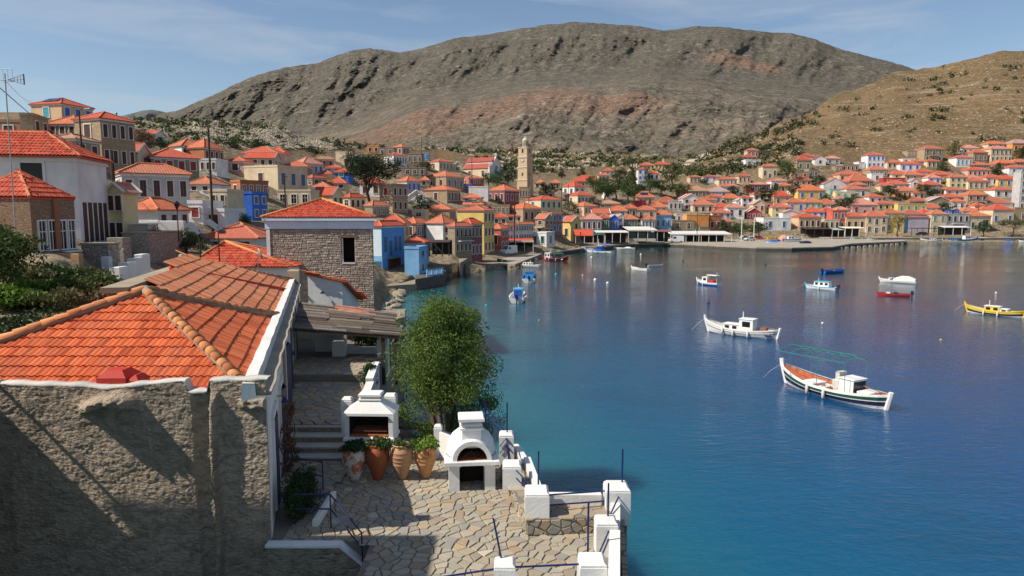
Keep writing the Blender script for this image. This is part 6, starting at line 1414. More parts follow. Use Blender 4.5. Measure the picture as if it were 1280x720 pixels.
# ------------------------------------------------------------------ left bank: big white house, brick cottage, walls and steps
hb = house(-75, 139, 196, 312, 168, 'w', 'r', 'hip', 0, 0, 103, 'big white house with one black window and tall brown shutters at the left edge', Y=46, th=-12, eave=.35, dt=6)
root, O, e1, e2, w, d, H, rh = hb; aF = math.atan2(e1.y, e1.x); aS = math.atan2(e2.y, e2.x)
def fr_pt(u, Y0):                                          # distance along the front wall that a bearing meets
    k = kx(u); return (k * O.y - O.x) / (e1.x - k * e1.y)
s0, s1 = fr_pt(33, 0), fr_pt(60, 0); zt_, zb_ = at(46, 203, 45).z - O.z, at(46, 227, 45).z - O.z
mb = MB(); ww = (s1 - s0) / 2; hh = zt_ - zb_; mb.box(-ww, ww, -.03, .02, 0, hh); 
for a, b, c, e_ in ((-ww - .16, -ww, -.1, hh + .12), (ww, ww + .16, -.1, hh + .12), (-ww, ww, hh, hh + .12), (-ww, ww, -.1, 0)): mb.box(a, b, -.09, .02, c, e_, 1)
q = e1 * ((s0 + s1) / 2); mb.build('window', [plain('mesh_screen', (.03, .035, .03), .7), WHITE], root, loc=(q.x, q.y, zb_), rz=aF)
me, _ = window_mesh(.62, 2.7, 'n', 0)
for k in range(5): q = e1 * (w + .005) + e2 * (d * (.16 + .175 * k)); link('window', me, root, (q.x, q.y, at(120, 253, 47).z - O.z - 2.7 - (k > 0) * .0), aS)
rfs = [c for c in root.children if c.name.startswith('roof')][0]
oe = .35; cs = [e1 * s + e2 * t_ + Vector((0, 0, H + .04)) for s, t_ in ((-oe, -oe), (w + oe, -oe), (w + oe, d + oe), (-oe, d + oe))]
ra_ = e1 * (d / 2) + e2 * (d / 2) + Vector((0, 0, H + rh)); rb_ = e1 * (w - d / 2) + e2 * (d / 2) + Vector((0, 0, H + rh))
def slope_tiles(poly, parent, mat, tw=.24, tl=.42):
    a, b = poly[0], poly[1]; eu = (b - a).normalized(); q = poly[2] - a; evv = (q - eu * q.dot(eu)).normalized(); nn = eu.cross(evv).normalized(); m_ = MB()
    for x, y in tile_spots(a, eu, evv, poly, tw, tl): tile_geo(m_, a + eu * x + evv * y + nn * .012 * rnd.random(), eu, evv, nn, tw, tl, .05)
    o = m_.build('tile_field', mat, parent, True); o['kind'] = 'stuff'
slope_tiles([cs[0], cs[1], rb_, ra_], rfs, CLAY3); slope_tiles([cs[1], cs[2], rb_], rfs, CLAY3)
hb = house(-40, 97, 247, 316, 214, 's', 'r', 'hip', 0, 0, 42, 'old brick and rubble cottage with four narrow white framed windows', Y=37, dt=5.5, cornice=False, eave=.05, th=2, wmat=stonewall('old_brick', (.36, .22, .14), (.27, .18, .12), (.22, .16, .11), 3.4, 2.0, .8))
root, O, e1, e2, w, d, H, rh = hb; aS = math.atan2(e2.y, e2.x)
me, _ = window_mesh(.5, 1.6, 'd', 'w')
for k in (.2, .42, .66, .87): q = e1 * (w + .01) + e2 * (d * k); link('window', me, root, (q.x, q.y, .1), aS)
mb = MB(); mb.box(-.1, d + .1, -.25, .05, -.12, 0); q = e1 * w; mb.build('ledge', WHITE, root, loc=(q.x, q.y, -.02), rz=aS)
mb = MB(); mb.box(-.22, .22, -.12, 0, -3, H); q = e1 * w + e2 * (d * .53); mb.build('buttress', plaster('brick_red', (.30, .13, .07)), root, loc=(q.x, q.y, 0), rz=aS)
rfs = [c for c in root.children if c.name.startswith('roof')][0]; oe = .05
cs = [e1 * s + e2 * t_ + Vector((0, 0, H + .04)) for s, t_ in ((-oe, -oe), (w + oe, -oe), (w + oe, d + oe), (-oe, d + oe))]; m2 = min(w, d) / 2
ra_ = e1 * m2 + e2 * m2 + Vector((0, 0, H + rh)); rb_ = e1 * (w - m2) + e2 * (d - m2) + Vector((0, 0, H + rh))
slope_tiles([cs[0], cs[1], rb_, ra_] if w > d else [cs[0], cs[1], ra_], rfs, CLAY3); slope_tiles([cs[1], cs[2], rb_] if w > d else [cs[1], cs[2], rb_, ra_], rfs, CLAY3)
# stepped white piers and rubble walls below the white house
RG = stonewall('rubble_pale', (.42, .37, .31), (.30, .26, .22), (.22, .19, .16), 2.6, 1.9, .9)
def block(name, u0, u1, v0, v1, Y, dep, mat, label, cat, group=None, cap=None):
    a, b = at(u0, v1, Y), at(u1, v1, Y); zt = at((u0 + u1) / 2, v0, Y).z; o = empty(name, a, 0, label, cat, group)
    mb = MB(); mb.bbox(0, b.x - a.x, 0, dep, -3, zt - a.z, .03); mb.build('wall', mat, o)
    if cap: mb = MB(); mb.bbox(-.06, b.x - a.x + .06, -.06, dep + .06, zt - a.z + .003, zt - a.z + .1, .02); mb.build('coping', cap, o)
    return o
for k, (u0, u1, v0, Y, lb) in enumerate(((137, 150, 334, 38, 'lowest white stepped pier nearest the orange roof'), (149, 161, 328, 39.5, 'second white stepped pier from the orange roof'), (160, 170, 323, 41, 'third white stepped pier from the orange roof'), (169, 179, 318, 42.5, 'topmost white stepped pier by the rubble wall'))):
    block('pier', u0, u1, v0, 352 - 3 * k, Y, .9, WHITE, lb, 'pier', 'white stepped piers beside the lane', None)
block('rubble_wall', 104, 137, 306, 345, 41, 1.2, RG, 'pale rubble wall under the tall brown shutters', 'wall', None, MORTAR)
block('rubble_wall', 136, 156, 297, 340, 46, 1, RG, 'pale rubble wall with a notch beside the stepped piers', 'wall')
block('rubble_wall', 155, 188, 292, 335, 48, 5, RG, 'tall grey rubble corner wall above the stepped piers', 'wall', None, MORTAR)
block('garden_wall', 128, 137, 321, 350, 40, .4, WHITE, 'small white wall left of the stepped piers', 'wall'); block('garden_wall', 159, 186, 281, 300, 52, 1.5, plaster('cream_wall', (.62, .56, .42)), 'cream garden wall below the small balcony', 'wall', None, WHITE)
block('garden_wall', 186, 230, 276, 296, 56, .5, WHITE, 'white yard wall with pillars in front of the ochre trimmed house', 'wall')
block('garden_wall', 0, 46, 384, 430, 26, .6, RG, 'low mossy rubble wall at the left bank', 'wall'); block('garden_wall', 42, 100, 317, 345, 37.5, .4, plaster('orange_plaster', (.42, .25, .13)), 'orange plastered retaining wall under the narrow windowed cottage', 'wall')
BL = empty('balcony', at(141, 276, 54), 0, 'small white balcony with dark railing on the narrow yellow gabled house', 'balcony'); mb = MB(); mb.box(-.2, 1.5, -1.0, .2, -1.0, 0); mb.build('slab', WHITE, BL)
for k in range(9): mb = MB(); mb.box(-.15 + .19 * k, -.09 + .19 * k, -.98, -.92, 0, .95); mb.build('baluster', TIM, BL)
mb = MB(); mb.box(-.2, 1.5, -1.02, -.9, .95, 1.03); mb.build('handrail', TIM, BL); mb = MB(); mb.box(.6, .7, .2, 3, -1.2, -.9); mb.build('bracket', WHITE, BL)
# plants of the left bank
for i, (u, v, Y, rx, rz, n, kd, lb) in enumerate(((10, 352, 27, 1.6, 2.1, 3600, 'mid', 'tall leafy fig bush against the brick cottage at the left edge'), (60, 392, 26, 1.9, 1.0, 2000, 'olive', 'olive tangled bramble on the left bank'), (96, 384, 28, 1.2, 1.3, 2200, 'mid', 'leafy climbing bush below the narrow windowed cottage'),
        (122, 392, 27, 1.1, .9, 1200, 'dry', 'brown bush in the gap beside the orange roof'), (14, 384, 25.5, 1.3, .8, 3200, 'grass', 'bright green weeds on the left bank top'), (10, 440, 23, 2.4, 1.2, 3600, 'dark', 'dark ivy hanging over the mossy wall'), (75, 424, 24.5, 2.6, 1.1, 3600, 'dark', 'shaded brushwood behind the orange hip roof'), (-6, 325, 31, 1.3, 1.6, 2000, 'mid', 'leafy bush beside the antenna pole'), (66, 352, 32, 1.5, .9, 2600, 'mid', 'mid green scrub under the white window ledge'), (108, 352, 33, 1.1, .7, 1200, 'olive', 'olive scrub left of the stepped white piers'), (36, 356, 29, 1.4, .8, 1700, 'olive', 'olive scrub between fig bush and window ledge'), (88, 366, 30, 1.4, .6, 1800, 'dry', 'dry brown brush on the left bank slope'), (128, 362, 31, 1.0, .7, 1500, 'mid', 'green scrub at the foot of the lowest stepped pier'), (52, 366, 28, 1.5, .6, 2000, 'grass', 'bright grass tuft in the middle of the left bank'))):
    p = at(u, v, Y); bush('bush', lb, p, rx, rx * .7, rz, n, .085, kd, 40 + i, 'bush', 'bushes of the left bank', 26)
# aerial, lamps, poles, cables
ANT = empty('tv_antenna', at(18, 272, 33), 0, 'television aerial on a tall thin pole at the left edge', 'antenna'); zp = at(6, 92, 33); b_ = at(18, 272, 33); tp = zp - b_
GREY = plain('galvanised', (.32, .33, .34), .45, .6)
mb = MB(); mb.tube([(0, 0, -.6), tp], .028, 6); mb.build('mast', GREY, ANT)
mb = MB(); t0 = tp * .955; mb.tube([t0 + Vector((-.5, 0, .0)), t0 + Vector((1.05, -.2, .0))], .02, 5)
for k in range(5): x = .35 + k * .15; mb.tube([t0 + Vector((x, -.1, -.05 - .06 * k / 2)), t0 + Vector((x, -.1, .05 + .06 * k / 2))], .012, 4)
mb.tube([t0 + Vector((1.02, -.2, -.24)), t0 + Vector((1.02, -.2, .24))], .03, 5); mb.tube([t0 + Vector((.2, -.1, .0)), t0 + Vector((1.02, -.2, .22))], .012, 4); mb.tube([t0 + Vector((.2, -.1, .0)), t0 + Vector((1.02, -.2, -.22))], .012, 4); mb.build('corner_aerial', plain('aerial_dark', (.05, .06, .10), .5), ANT)
mb = MB(); t1 = tp * .995
for dz in (.25, -.32): mb.tube([t1 + Vector((-.35, .1, dz)), t1 + Vector((.45, -.1, dz - .03))], .014, 4)
for k in range(4): mb.tube([t1 + Vector((-.3 + .22 * k, 0, .25)), t1 + Vector((-.3 + .22 * k, 0, -.32))], .008, 4)
mb.build('grid_aerial', GREY, ANT)
def cable(a, b, sag, label, r=.014):
    a, b = Vector(a), Vector(b); mb = MB(); mb.tube([a.lerp(b, i / 12) - Vector((0, 0, sag * math.sin(math.pi * i / 12))) - a for i in range(13)], r, 4); tag(mb.build('cable', DARK, None, False, a), label, 'cable', 'overhead cables')
cable(at(0, 110, 34), at(104, 186, 60), .35, 'thick overhead cable slanting from the aerial to the hillside lamp', .03); cable(at(6, 100, 33), at(42, 128, 70), .3, 'thin overhead cable up to the peach villa'); cable(at(143, 200, 58), at(265, 270, 60), .9, 'overhead cable from the thick dark pole across the white house')
def pole(u, vb, vt, Y, label, r=.09, arm=None, head=None, mat=None, name='utility_pole', cat='pole'):
    p = at(u, vb, Y); h = at(u, vt, Y).z - p.z; root = empty(name, p, 0, label, cat); mb = MB(); mb.tube([(0, 0, -.6), (0, 0, h)], r, 7, 0, r * .7); mb.build('shaft', mat or TIM, root)
    if arm: mb = MB(); mb.tube([(-arm, 0, h * .96), (arm, 0, h * .96)], r * .5, 5); mb.build('crossarm', mat or TIM, root)
    if head == 'lamp':
        mb = MB(); mb.tube([(0, 0, h), (.35, 0, h + .25), (.8, 0, h + .25)], .035, 5); mb.build('bracket', mat or TIM, root); mb = MB(); mb.bbox(.55, 1.15, -.14, .14, h + .16, h + .3, .04); mb.build('lamp_head', GREY, root)
    if head == 'lantern':
        mb = MB(); mb.lathe([(.05, 0), (.22, .4), (.26, .42), (.05, .62), (.001, .66)], 8, (0, 0, h)); mb.build('lantern', DARK, root)
    if head == 'solar':
        mb = MB(); mb.box(-.55, .55, -.02, .03, -.35, .35, 0, Matrix.Translation((-.3, 0, h + .1)) @ Matrix.Rotation(R(38), 4, 'Y') @ Matrix.Rotation(R(-75), 4, 'X')); mb.build('solar_panel', GREY, root); mb = MB(); mb.bbox(.1, .5, -.12, .12, h - .5, h - .25, .03); mb.build('lamp_head', DARK, root)
    return root
pole(102, 185, 139, 70, 'hillside street lamp left of the tall tan stone house', .1, None, 'lamp', name='street_lamp', cat='street lamp')
pole(267, 300, 160, 66, 'tallest dark wooden pole on the left slope', .13); pole(141, 215, 188, 58, 'thick dark pole above the narrow yellow house', .16); pole(357, 262, 219, 118, 'wooden pole with lamp in front of the long cream and stone house', .14, .5)
pole(223, 292, 262, 50, 'black lantern post by the white yard wall', .05, None, 'lantern', name='street_lamp', cat='street lamp'); pole(250, 312, 287, 46, 'solar lamp post among the dark bushes', .06, None, 'solar', name='street_lamp', cat='street lamp'); pole(274, 318, 283, 47, 'slim solar lamp post left of the low red roof', .05, None, 'solar', name='street_lamp', cat='street lamp')
pole(528, 240, 172, 225, 'tall pole above the tan porch house', .14); pole(590, 232, 196, 245, 'pole in front of the church roof', .14); pole(643, 318, 243, 165, 'dark pole at the harbour shelter', .14, .6); pole(661, 262, 212, 235, 'pole beside the bell tower', .14); pole(702, 262, 228, 230, 'pole left of the five windowed cream house', .13); pole(710, 270, 230, 232, 'second pole by the five windowed cream house', .13)
pole(643.5, 285, 246, 190, 'pole among the roofs below the bell tower', .12); pole(702.5, 308, 262, 195, 'pole at the bright yellow house', .13); pole(813, 300, 262, 228, 'pole in front of the narrow orange wing', .13); pole(871, 300, 262, 236, 'pole before the bright orange building', .12); pole(1223, 262, 245, 290, 'pole beside the brown balcony house', .13)
pole(677.5, 328, 300, 146, 'double headed quay lamp near the red fishing boat', .08, .45, 'lantern', name='street_lamp', cat='street lamp'); pole(725.5, 309, 293, 188, 'quay lamp by the red awning', .08, .4, 'lantern', name='street_lamp', cat='street lamp')
WP_ = plain('white_mast', (.7, .7, .68), .5); pole(926.5, 305, 271, 238, 'left white flag mast on the quay', .16, None, None, WP_, 'flag_mast', 'mast'); pole(942, 302, 272, 246, 'right white flag mast on the quay', .16, None, None, WP_, 'flag_mast', 'mast'); pole(873.5, 304, 284, 236, 'white pole before the restaurant canopy', .1, None, None, WP_, 'flag_mast', 'mast')

# ------------------------------------------------------------------ quays, pier and shore
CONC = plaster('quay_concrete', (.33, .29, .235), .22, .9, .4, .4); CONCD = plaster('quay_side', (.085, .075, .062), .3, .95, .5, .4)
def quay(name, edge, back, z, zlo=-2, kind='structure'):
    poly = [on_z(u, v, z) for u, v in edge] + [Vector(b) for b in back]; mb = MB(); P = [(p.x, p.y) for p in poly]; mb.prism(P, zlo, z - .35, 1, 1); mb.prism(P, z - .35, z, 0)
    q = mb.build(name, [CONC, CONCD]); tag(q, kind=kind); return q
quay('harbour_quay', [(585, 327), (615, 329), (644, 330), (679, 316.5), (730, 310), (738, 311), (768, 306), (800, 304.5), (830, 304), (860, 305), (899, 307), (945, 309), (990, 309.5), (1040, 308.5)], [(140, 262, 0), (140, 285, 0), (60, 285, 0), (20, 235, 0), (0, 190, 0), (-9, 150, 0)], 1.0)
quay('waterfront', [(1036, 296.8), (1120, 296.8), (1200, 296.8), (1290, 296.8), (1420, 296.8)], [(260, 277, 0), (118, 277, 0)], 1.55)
PIERZ = 1.02
pe = [on_z(u, v, PIERZ) for u, v in ((990, 306), (1005, 308.5), (1041, 307.5), (1047, 305), (1134, 301.2), (1128, 299.4), (1035, 301.5), (990, 303))]
mb = MB(); mb.prism([(p.x, p.y) for p in pe], .45, PIERZ, 0); pr_ = tag(mb.build('pier_deck', CONC), kind='structure')
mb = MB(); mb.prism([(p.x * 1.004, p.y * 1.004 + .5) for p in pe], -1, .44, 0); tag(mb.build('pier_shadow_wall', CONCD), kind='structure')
PL = []
for i in range(20):
    f = i / 19; p = on_z(1003 + 131 * f, 0, PIERZ) if False else (pe[1].lerp(pe[2], f / .3) if f < .3 else pe[2].lerp(pe[4], (f - .3) / .7)); mb = MB(); mb.bbox(-.45, .45, -.05, .6, -1.5, .445, .02); tag(mb.build('pier_pile', CONC, None, False, (p.x, p.y + .02, 0)), 'concrete pile in the row under the long pier edge', 'pile', 'concrete piles under the long pier')
_rk = []
for k in range(4):
    bm = bmesh.new(); bmesh.ops.create_icosphere(bm, subdivisions=2, radius=1); rr = random.Random(k)
    for v_ in bm.verts: n_ = float(fbm(v_.co.x * 1.3 + k * 5, v_.co.y * 1.3 + v_.co.z, 3, 80 + k)); v_.co *= 1 + .95 * n_; v_.co.z *= .55
    me = bpy.data.meshes.new('rock'); bm.to_mesh(me); bm.free(); me.materials.append(stonewall('shore_rock', (.36, .30, .23), (.24, .20, .155), (.17, .14, .11), 1.2, 1.2, .6, .03)); _rk.append(me)
rr = random.Random(4)
def rock(u, v, Y, s, label='brown boulder on the shore below the village'):
    p = at(u, v, Y) if Y else on_z(u, v, .1); o = link('rock', _rk[rr.randrange(4)], None, p, rr.random() * 6); o.scale = (s * rr.uniform(.8, 1.4), s * rr.uniform(.8, 1.2), s * rr.uniform(.7, 1.2)); tag(o, label, 'rock', 'boulders along the shore')
for i in range(60):
    f = i / 59; u = np.interp(f, [0, .25, .45, .6, .8, 1], [483, 492, 505, 522, 556, 600]) + rr.uniform(-6, 4); v = np.interp(f, [0, .25, .45, .6, .8, 1], [408, 380, 362, 350, 342, 332]) + rr.uniform(-2, 3.5); rock(u, v, None, rr.uniform(.3, .95))
for u, v, s in ((492, 545, .4), (505, 538, .55), (520, 545, .5), (512, 522, .4), (498, 520, .45), (535, 552, .5), (484, 530, .4), (526, 560, .45)): rock(u, v + 10, 28 - (v - 520) * .12, s, 'tan boulder beside the terrace under the tamarisk')
def wallbox(name, pts, z0, z1, mat, label, cat):
    mb = MB(); c = Vector((sum(p[0] for p in pts) / len(pts), sum(p[1] for p in pts) / len(pts), z0)); mb.prism([(p[0] - c.x, p[1] - c.y) for p in pts], 0, z1 - z0); tag(mb.build(name, mat, None, False, c), label, cat)
def P2(u, v, z): q = on_z(u, v, z); return (q.x, q.y)
DKS = stonewall('dark_sea_stone', (.16, .14, .12), (.11, .095, .08), (.07, .06, .05), 1.3, 1.5, .8)
wallbox('sea_wall', [P2(519, 349, 1.6), P2(556, 343, 1.6), P2(560, 330, 1.6), P2(520, 334, 1.6)], -1, 1.6, DKS, 'dark stone sea wall below the balustrade of the low blue house', 'sea wall')
wallbox('stone_slipway', [P2(472, 358, .9), P2(521, 355, .9), P2(521, 340, .9), P2(468, 344, .9)], -1, .9, RUBW, 'pale stone landing before the wooden gate of the tall blue house', 'landing')
wallbox('stone_ledge', [P2(478, 404, .8), P2(506, 396, .8), P2(507, 386, .8), P2(476, 388, .8)], -1, .8, RUBW, 'flat stone ledge at the foot of the rubble stone house', 'ledge')
wallbox('stone_ledge', [P2(558, 340, .8), P2(598, 333, .8), P2(598, 326, .8), P2(556, 330, .8)], -1, .8, RUBW, 'broken stone ledge below the white gallery house', 'ledge')
wallbox('ramp', [P2(575, 330, 2.2), P2(590, 327, 1.2), P2(586, 318, 3), P2(573, 318, 3)], -1, 2.4, RUBW, 'tan masonry ramp between the maroon house and the rocks', 'ramp')
BLS = empty('balustrade', on_z(534, 345.5, 1.6), 0, 'pale blue balustrade on the sea wall beside the low blue house', 'balustrade'); a, b = on_z(534, 345.5, 1.6), on_z(554, 342.5, 1.6)
LBL = plaster('wall_plaster_lb', WALL['lb'])
for zz in (.0, .85): mb = MB(); q = b - a; mb.tube([(0, 0, zz + .08), q + Vector((0, 0, zz + .08))], .1, 5); mb.build('rail', LBL, BLS)
for k in range(14): mb = MB(); q = (b - a) * (k / 13); mb.tube([q, q + Vector((0, 0, .9))], .07 if k % 4 else .14, 5); mb.build('baluster', LBL, BLS)
# ------------------------------------------------------------------ bell tower and church
tY = 262.0; tb = at(656.5, 250, tY); TW = empty('bell_tower', tb, R(-33), 'tall tan stone bell tower with clock and small domed lantern', 'bell tower'); px = tY / FPX
TST = stonewall('tower_stone', (.62, .46, .30), (.53, .39, .255), (.44, .32, .21), 1.6, 2.0, .35); TTR = plaster('tower_trim', (.58, .48, .35), .15, .85, .3, .4)
zv = lambda v: at(656, v, tY).z - tb.z
for v0, v1, hw in ((252, 225, 2.25), (225, 209, 2.08), (209, 196.5, 2.0), (196.5, 184.5, 1.92)):
    mb = MB(); mb.box(-hw, hw, -hw, hw, zv(v0), zv(v1)); mb.build('shaft', TST, TW); mb = MB(); mb.bbox(-hw - .18, hw + .18, -hw - .18, hw + .18, zv(v1) - .28, zv(v1) + .02, .05); mb.build('string_course', TTR, TW)
mb = MB(); mb.lathe([(1.15, 0), (1.1, zv(176.5) - zv(184.5)), (1.3, zv(176.5) - zv(184.5) + .05), (1.3, zv(176.5) - zv(184.5) + .3)], 8, (0, 0, zv(184.5))); mb.build('lantern', TTR, TW)
mb = MB(); mb.lathe([(1.2, 0), (1.05, .5), (.6, 1.0), (.12, 1.3), (.05, 1.9), (.001, 1.95)], 12, (0, 0, zv(176))); mb.build('dome', plaster('dome_stone', (.56, .5, .4)), TW, True)
for k in range(8):
    a_ = R(45 * k); mb = MB(); mb.box(-.16, .16, -.03, .03, .3, 1.9, 0, Matrix.Translation((math.sin(a_) * 1.12, -math.cos(a_) * 1.12, zv(184.5))) @ Matrix.Rotation(a_, 4, 'Z')); mb.build('opening', DARK, TW)
for fx in (0, 1):
    rz_ = R(90) * fx; Mx = Matrix.Rotation(rz_, 4, 'Z')
    for v0, v1, ww, hw in ((191.5, 186.5, .42, 1.93), (220, 216, .3, 2.09), (240, 236, .5, 2.26)):
        mb = MB(); mb.box(-ww, ww, -hw - .02, -hw + .05, zv(v0), zv(v1), 0, Mx); mb.build('opening', DARK, TW); mb = MB()
        mb.box(-ww - .18, -ww, -hw - .07, -hw, zv(v0), zv(v1) + .2, 0, Mx); mb.box(ww, ww + .18, -hw - .07, -hw, zv(v0), zv(v1) + .2, 0, Mx); mb.box(-ww, ww, -hw - .07, -hw, zv(v1), zv(v1) + .2, 0, Mx); mb.build('opening_frame', TTR, TW)
mb = MB(); k = 20; Mx = Matrix.Translation((0, -2.04, zv(200.6))) @ Matrix.Rotation(R(90), 4, 'X'); 
ring = lambda r, z: [Mx @ Vector((r * math.cos(2 * math.pi * i / k), r * math.sin(2 * math.pi * i / k), z)) for i in range(k)]
mb.add(ring(.72, 0) + ring(.72, .08), [tuple(range(k, 2 * k))] + [(i, (i + 1) % k, k + (i + 1) % k, k + i) for i in range(k)]); mb.add(ring(.55, .09), [tuple(range(k))], 1); mb.build('clock_face', [DARK, WHITE], TW)
mb = MB(); mb.box(-.03, .03, -2.17, -2.14, zv(200.6), zv(200.6) + .45); mb.box(0, .3, -2.17, -2.14, zv(200.6) - .03, zv(200.6) + .03); mb.build('clock_hands', DARK, TW)
hb = house(579, 627, 209.5, 224, 196, 'c', 'd', 'gs', (2, 1, 'd', 's'), 0, 612, 'church with stepped red roof and tall white gable front', cat='church', group=None, name='church', dt=9)
root, O, e1, e2, w, d, H, rh = hb
mb = MB(); f = lambda s, z, o: tuple(e1 * (w + o) + e2 * s + Vector((0, 0, z)))
pts = [(-.6, -2), (d + .6, -2), (d + .6, H + .6), (d * .82, H + .9), (d * .5, H + rh + 1.3), (d * .18, H + .9), (-.6, H + .6)]
n = len(pts); mb.add([f(s, z, .35) for s, z in pts] + [f(s, z, -.15) for s, z in pts], [tuple(range(n)), tuple(range(2 * n - 1, n - 1, -1))] + [(i, n + i, n + (i + 1) % n, (i + 1) % n) for i in range(n)]); mb.build('facade', WHITE, root)
for s in (-.3, d * .5, d + .3): mb = MB(); c = Vector(f(s, H + (.6 if s != d * .5 else rh + 1.2), .1)); mb.bbox(c.x - .4, c.x + .4, c.y - .4, c.y + .4, c.z, c.z + 1.1, .15); mb.build('pinnacle', WHITE, root)
for s, z, ww, hh in ((.5, H * .52, .9, 3.2), (.5, .2, 1.4, 3.2), (.2, .4, .6, 2.4), (.8, .4, .6, 2.4)): mb = MB(); c = [f(d * s - ww, z, .38), f(d * s + ww, z, .38), f(d * s + ww, z + hh, .38), f(d * s - ww, z + hh, .38)]; mb.add(c, [(0, 1, 2, 3)]); mb.build('window', SHUT['y'], root)
mb = MB(); g = lambda s, t_, z: tuple(e1 * s + e2 * t_ + Vector((0, 0, z)))
zz = H + rh * .52; mb.add([g(0, d * .235, zz), g(w, d * .235, zz), g(w, d * .235, zz + .75), g(0, d * .235, zz + .75)], [(0, 1, 2, 3)]); mb.build('clerestory', WHITE, root)
mb = MB(); mb.add([g(-.2, d * .2, zz + .7), g(w, d * .2, zz + .7), g(w, d * .5, H + rh + .85), g(-.2, d * .5, H + rh + .85), g(-.2, d * .8, zz + .7), g(w, d * .8, zz + .7)], [(0, 1, 2, 3), (3, 2, 5, 4)], 0, [[(0, 0), (w, 0), (w, 3), (0, 3)]] * 2); mb.build('upper_roof', roofmat('d'), root)
house(649, 663, 234.5, 250, 233.5, 't', 'g', 'flat', (4, 1, 'n', 's'), 0, 0, 'low arcaded tan yard building at the foot of the bell tower', cat='arcade', group=None)
# ------------------------------------------------------------------ tavernas, shelters and awnings along the quay
def awning(name, u0, u1, vt, vb, Y, dep, mat, label, posts=4, cat='awning', drop=.5, back=True, fas=None):
    a, b = at(u0, vb, Y), at(u1, vb, Y); z = at(u0, vt, Y).z - a.z; w = b.x - a.x; root = empty(name, a, 0, label, cat, 'awnings and shelters of the quay')
    mb = MB(); mb.add([(0, 0, z - drop), (w, 0, z - drop), (w, dep, z), (0, dep, z), (0, 0, z - drop + .12), (w, 0, z - drop + .12), (w, dep, z + .12), (0, dep, z + .12)], [(3, 2, 1, 0), (4, 5, 6, 7), (0, 1, 5, 4), (1, 2, 6, 5), (2, 3, 7, 6), (3, 0, 4, 7)]); mb.build('canopy', mat, root)
    if fas: mb = MB(); mb.box(-.05, w + .05, -.1, -.01, z - drop - .25, z - drop + .16); mb.build('fascia', fas, root)
    for k in range(posts): x = .1 + (w - .2) * k / (posts - 1); mb = MB(); mb.box(x - .08, x + .08, .05, .2, -.3, z - drop); mb.build('post', WHITE if mat is not TIM else TIM, root)
    if back: mb = MB(); mb.box(0, w, dep - .1, dep, -.3, z - .05); mb.build('back_wall', plain('taverna_dark', (.05, .04, .035), .9), root)  # near-black panel stands in for the shaded interior behind the canopy
    for k in range(max(1, int(w / 2.6))):
        x = 1.0 + k * 2.4
        if x > w - .8: break
        mb = MB(); mb.box(x - .4, x + .4, 1.2, 2.0, .70, .75); mb.tube([(x, 1.6, 0), (x, 1.6, .7)], .05, 5); mb.build('table', TIM, root)
    return root
CREAM = plaster('canopy_cream', (.66, .60, .47), .1, .7, .2, .2); GRN = plain('canopy_green', (.02, .07, .05), .7); REDC = plain('canopy_red', (.50, .07, .03), .7); WHC = plaster('canopy_white', (.62, .60, .56), .08, .6, .15, .15)
awning('harbour_shelter', 622, 667, 300, 317, 168, 8, REDC, 'open harbour shelter with red roof edge beside the white van', 5, 'shelter', .3, True, CREAM)
awning('awning', 719, 742, 288, 303, 196, 6, REDC, 'bright red taverna awning beside the bright yellow house', 3, drop=1.6); awning('awning', 737, 757, 292, 303, 206, 5, GRN, 'dark green taverna awning right of the red awning', 3); awning('awning', 745, 786, 289, 302.5, 216, 6, WHC, 'pale taverna awning in front of the lavender and blue houses', 5)
awning('glazed_pavilion', 785, 822, 284.5, 301.5, 222, 12, WHC, 'long cream glazed pavilion with white roof on the quay', 4, 'pavilion', .9, True, CREAM)
PVY = 222.1; a, b = at(786, 301.5, PVY), at(821, 301.5, PVY); PVr = [o for o in bpy.data.objects if o.name.startswith('glazed_pavilion')][0]
for k in range(3): w3 = (b.x - a.x) / 3; mb = MB(); mb.box(k * w3 + .3, (k + 1) * w3 - .3, .1, .18, .9, 2.9); mb.build('glazing', DARK, PVr); mb = MB(); mb.box(k * w3 + .1, (k + 1) * w3 - .1, .02, .16, 0, .88); mb.build('panel', CREAM, PVr)
awning('awning', 821, 839, 288, 301.5, 224, 5, plain('canopy_brown', (.22, .08, .04), .7), 'brown awning right of the glazed pavilion', 3)
awning('restaurant_canopy', 838, 915, 290, 303, 236, 9, WHC, 'long low white restaurant canopy before the bright orange building', 9, 'canopy', .8, True, WHC); awning('awning', 869, 887, 284, 290, 245, 3, GRN, 'small green awning on the bright orange building', 2, back=False, drop=.8)
awning('awning', 1007, 1040, 285, 295, 268, 5, TIM, 'dark taverna awning under the peach arched house', 4); awning('awning', 1040, 1056, 286, 295, 268, 5, plaster('canopy_sage', (.35, .42, .36)), 'sage green shopfront awning by the orange box house', 3); awning('awning', 1056, 1083, 284, 295, 266, 6, CREAM, 'cream taverna awning left of the six windowed house', 4)
awning('pergola', 1139, 1182, 285.5, 294, 266, 4, TIM, 'dark timber pergola along the blank lavender house', 7, 'pergola', .1, False); awning('awning', 1180, 1214, 283, 293, 267, 4, WHC, 'white shop awning under the tavern balcony', 4)
awning('pergola', 536, 562, 302, 318, 112, 5, TIM, 'steel pergola over the sea terrace beside the low blue house', 4, 'pergola', .2)

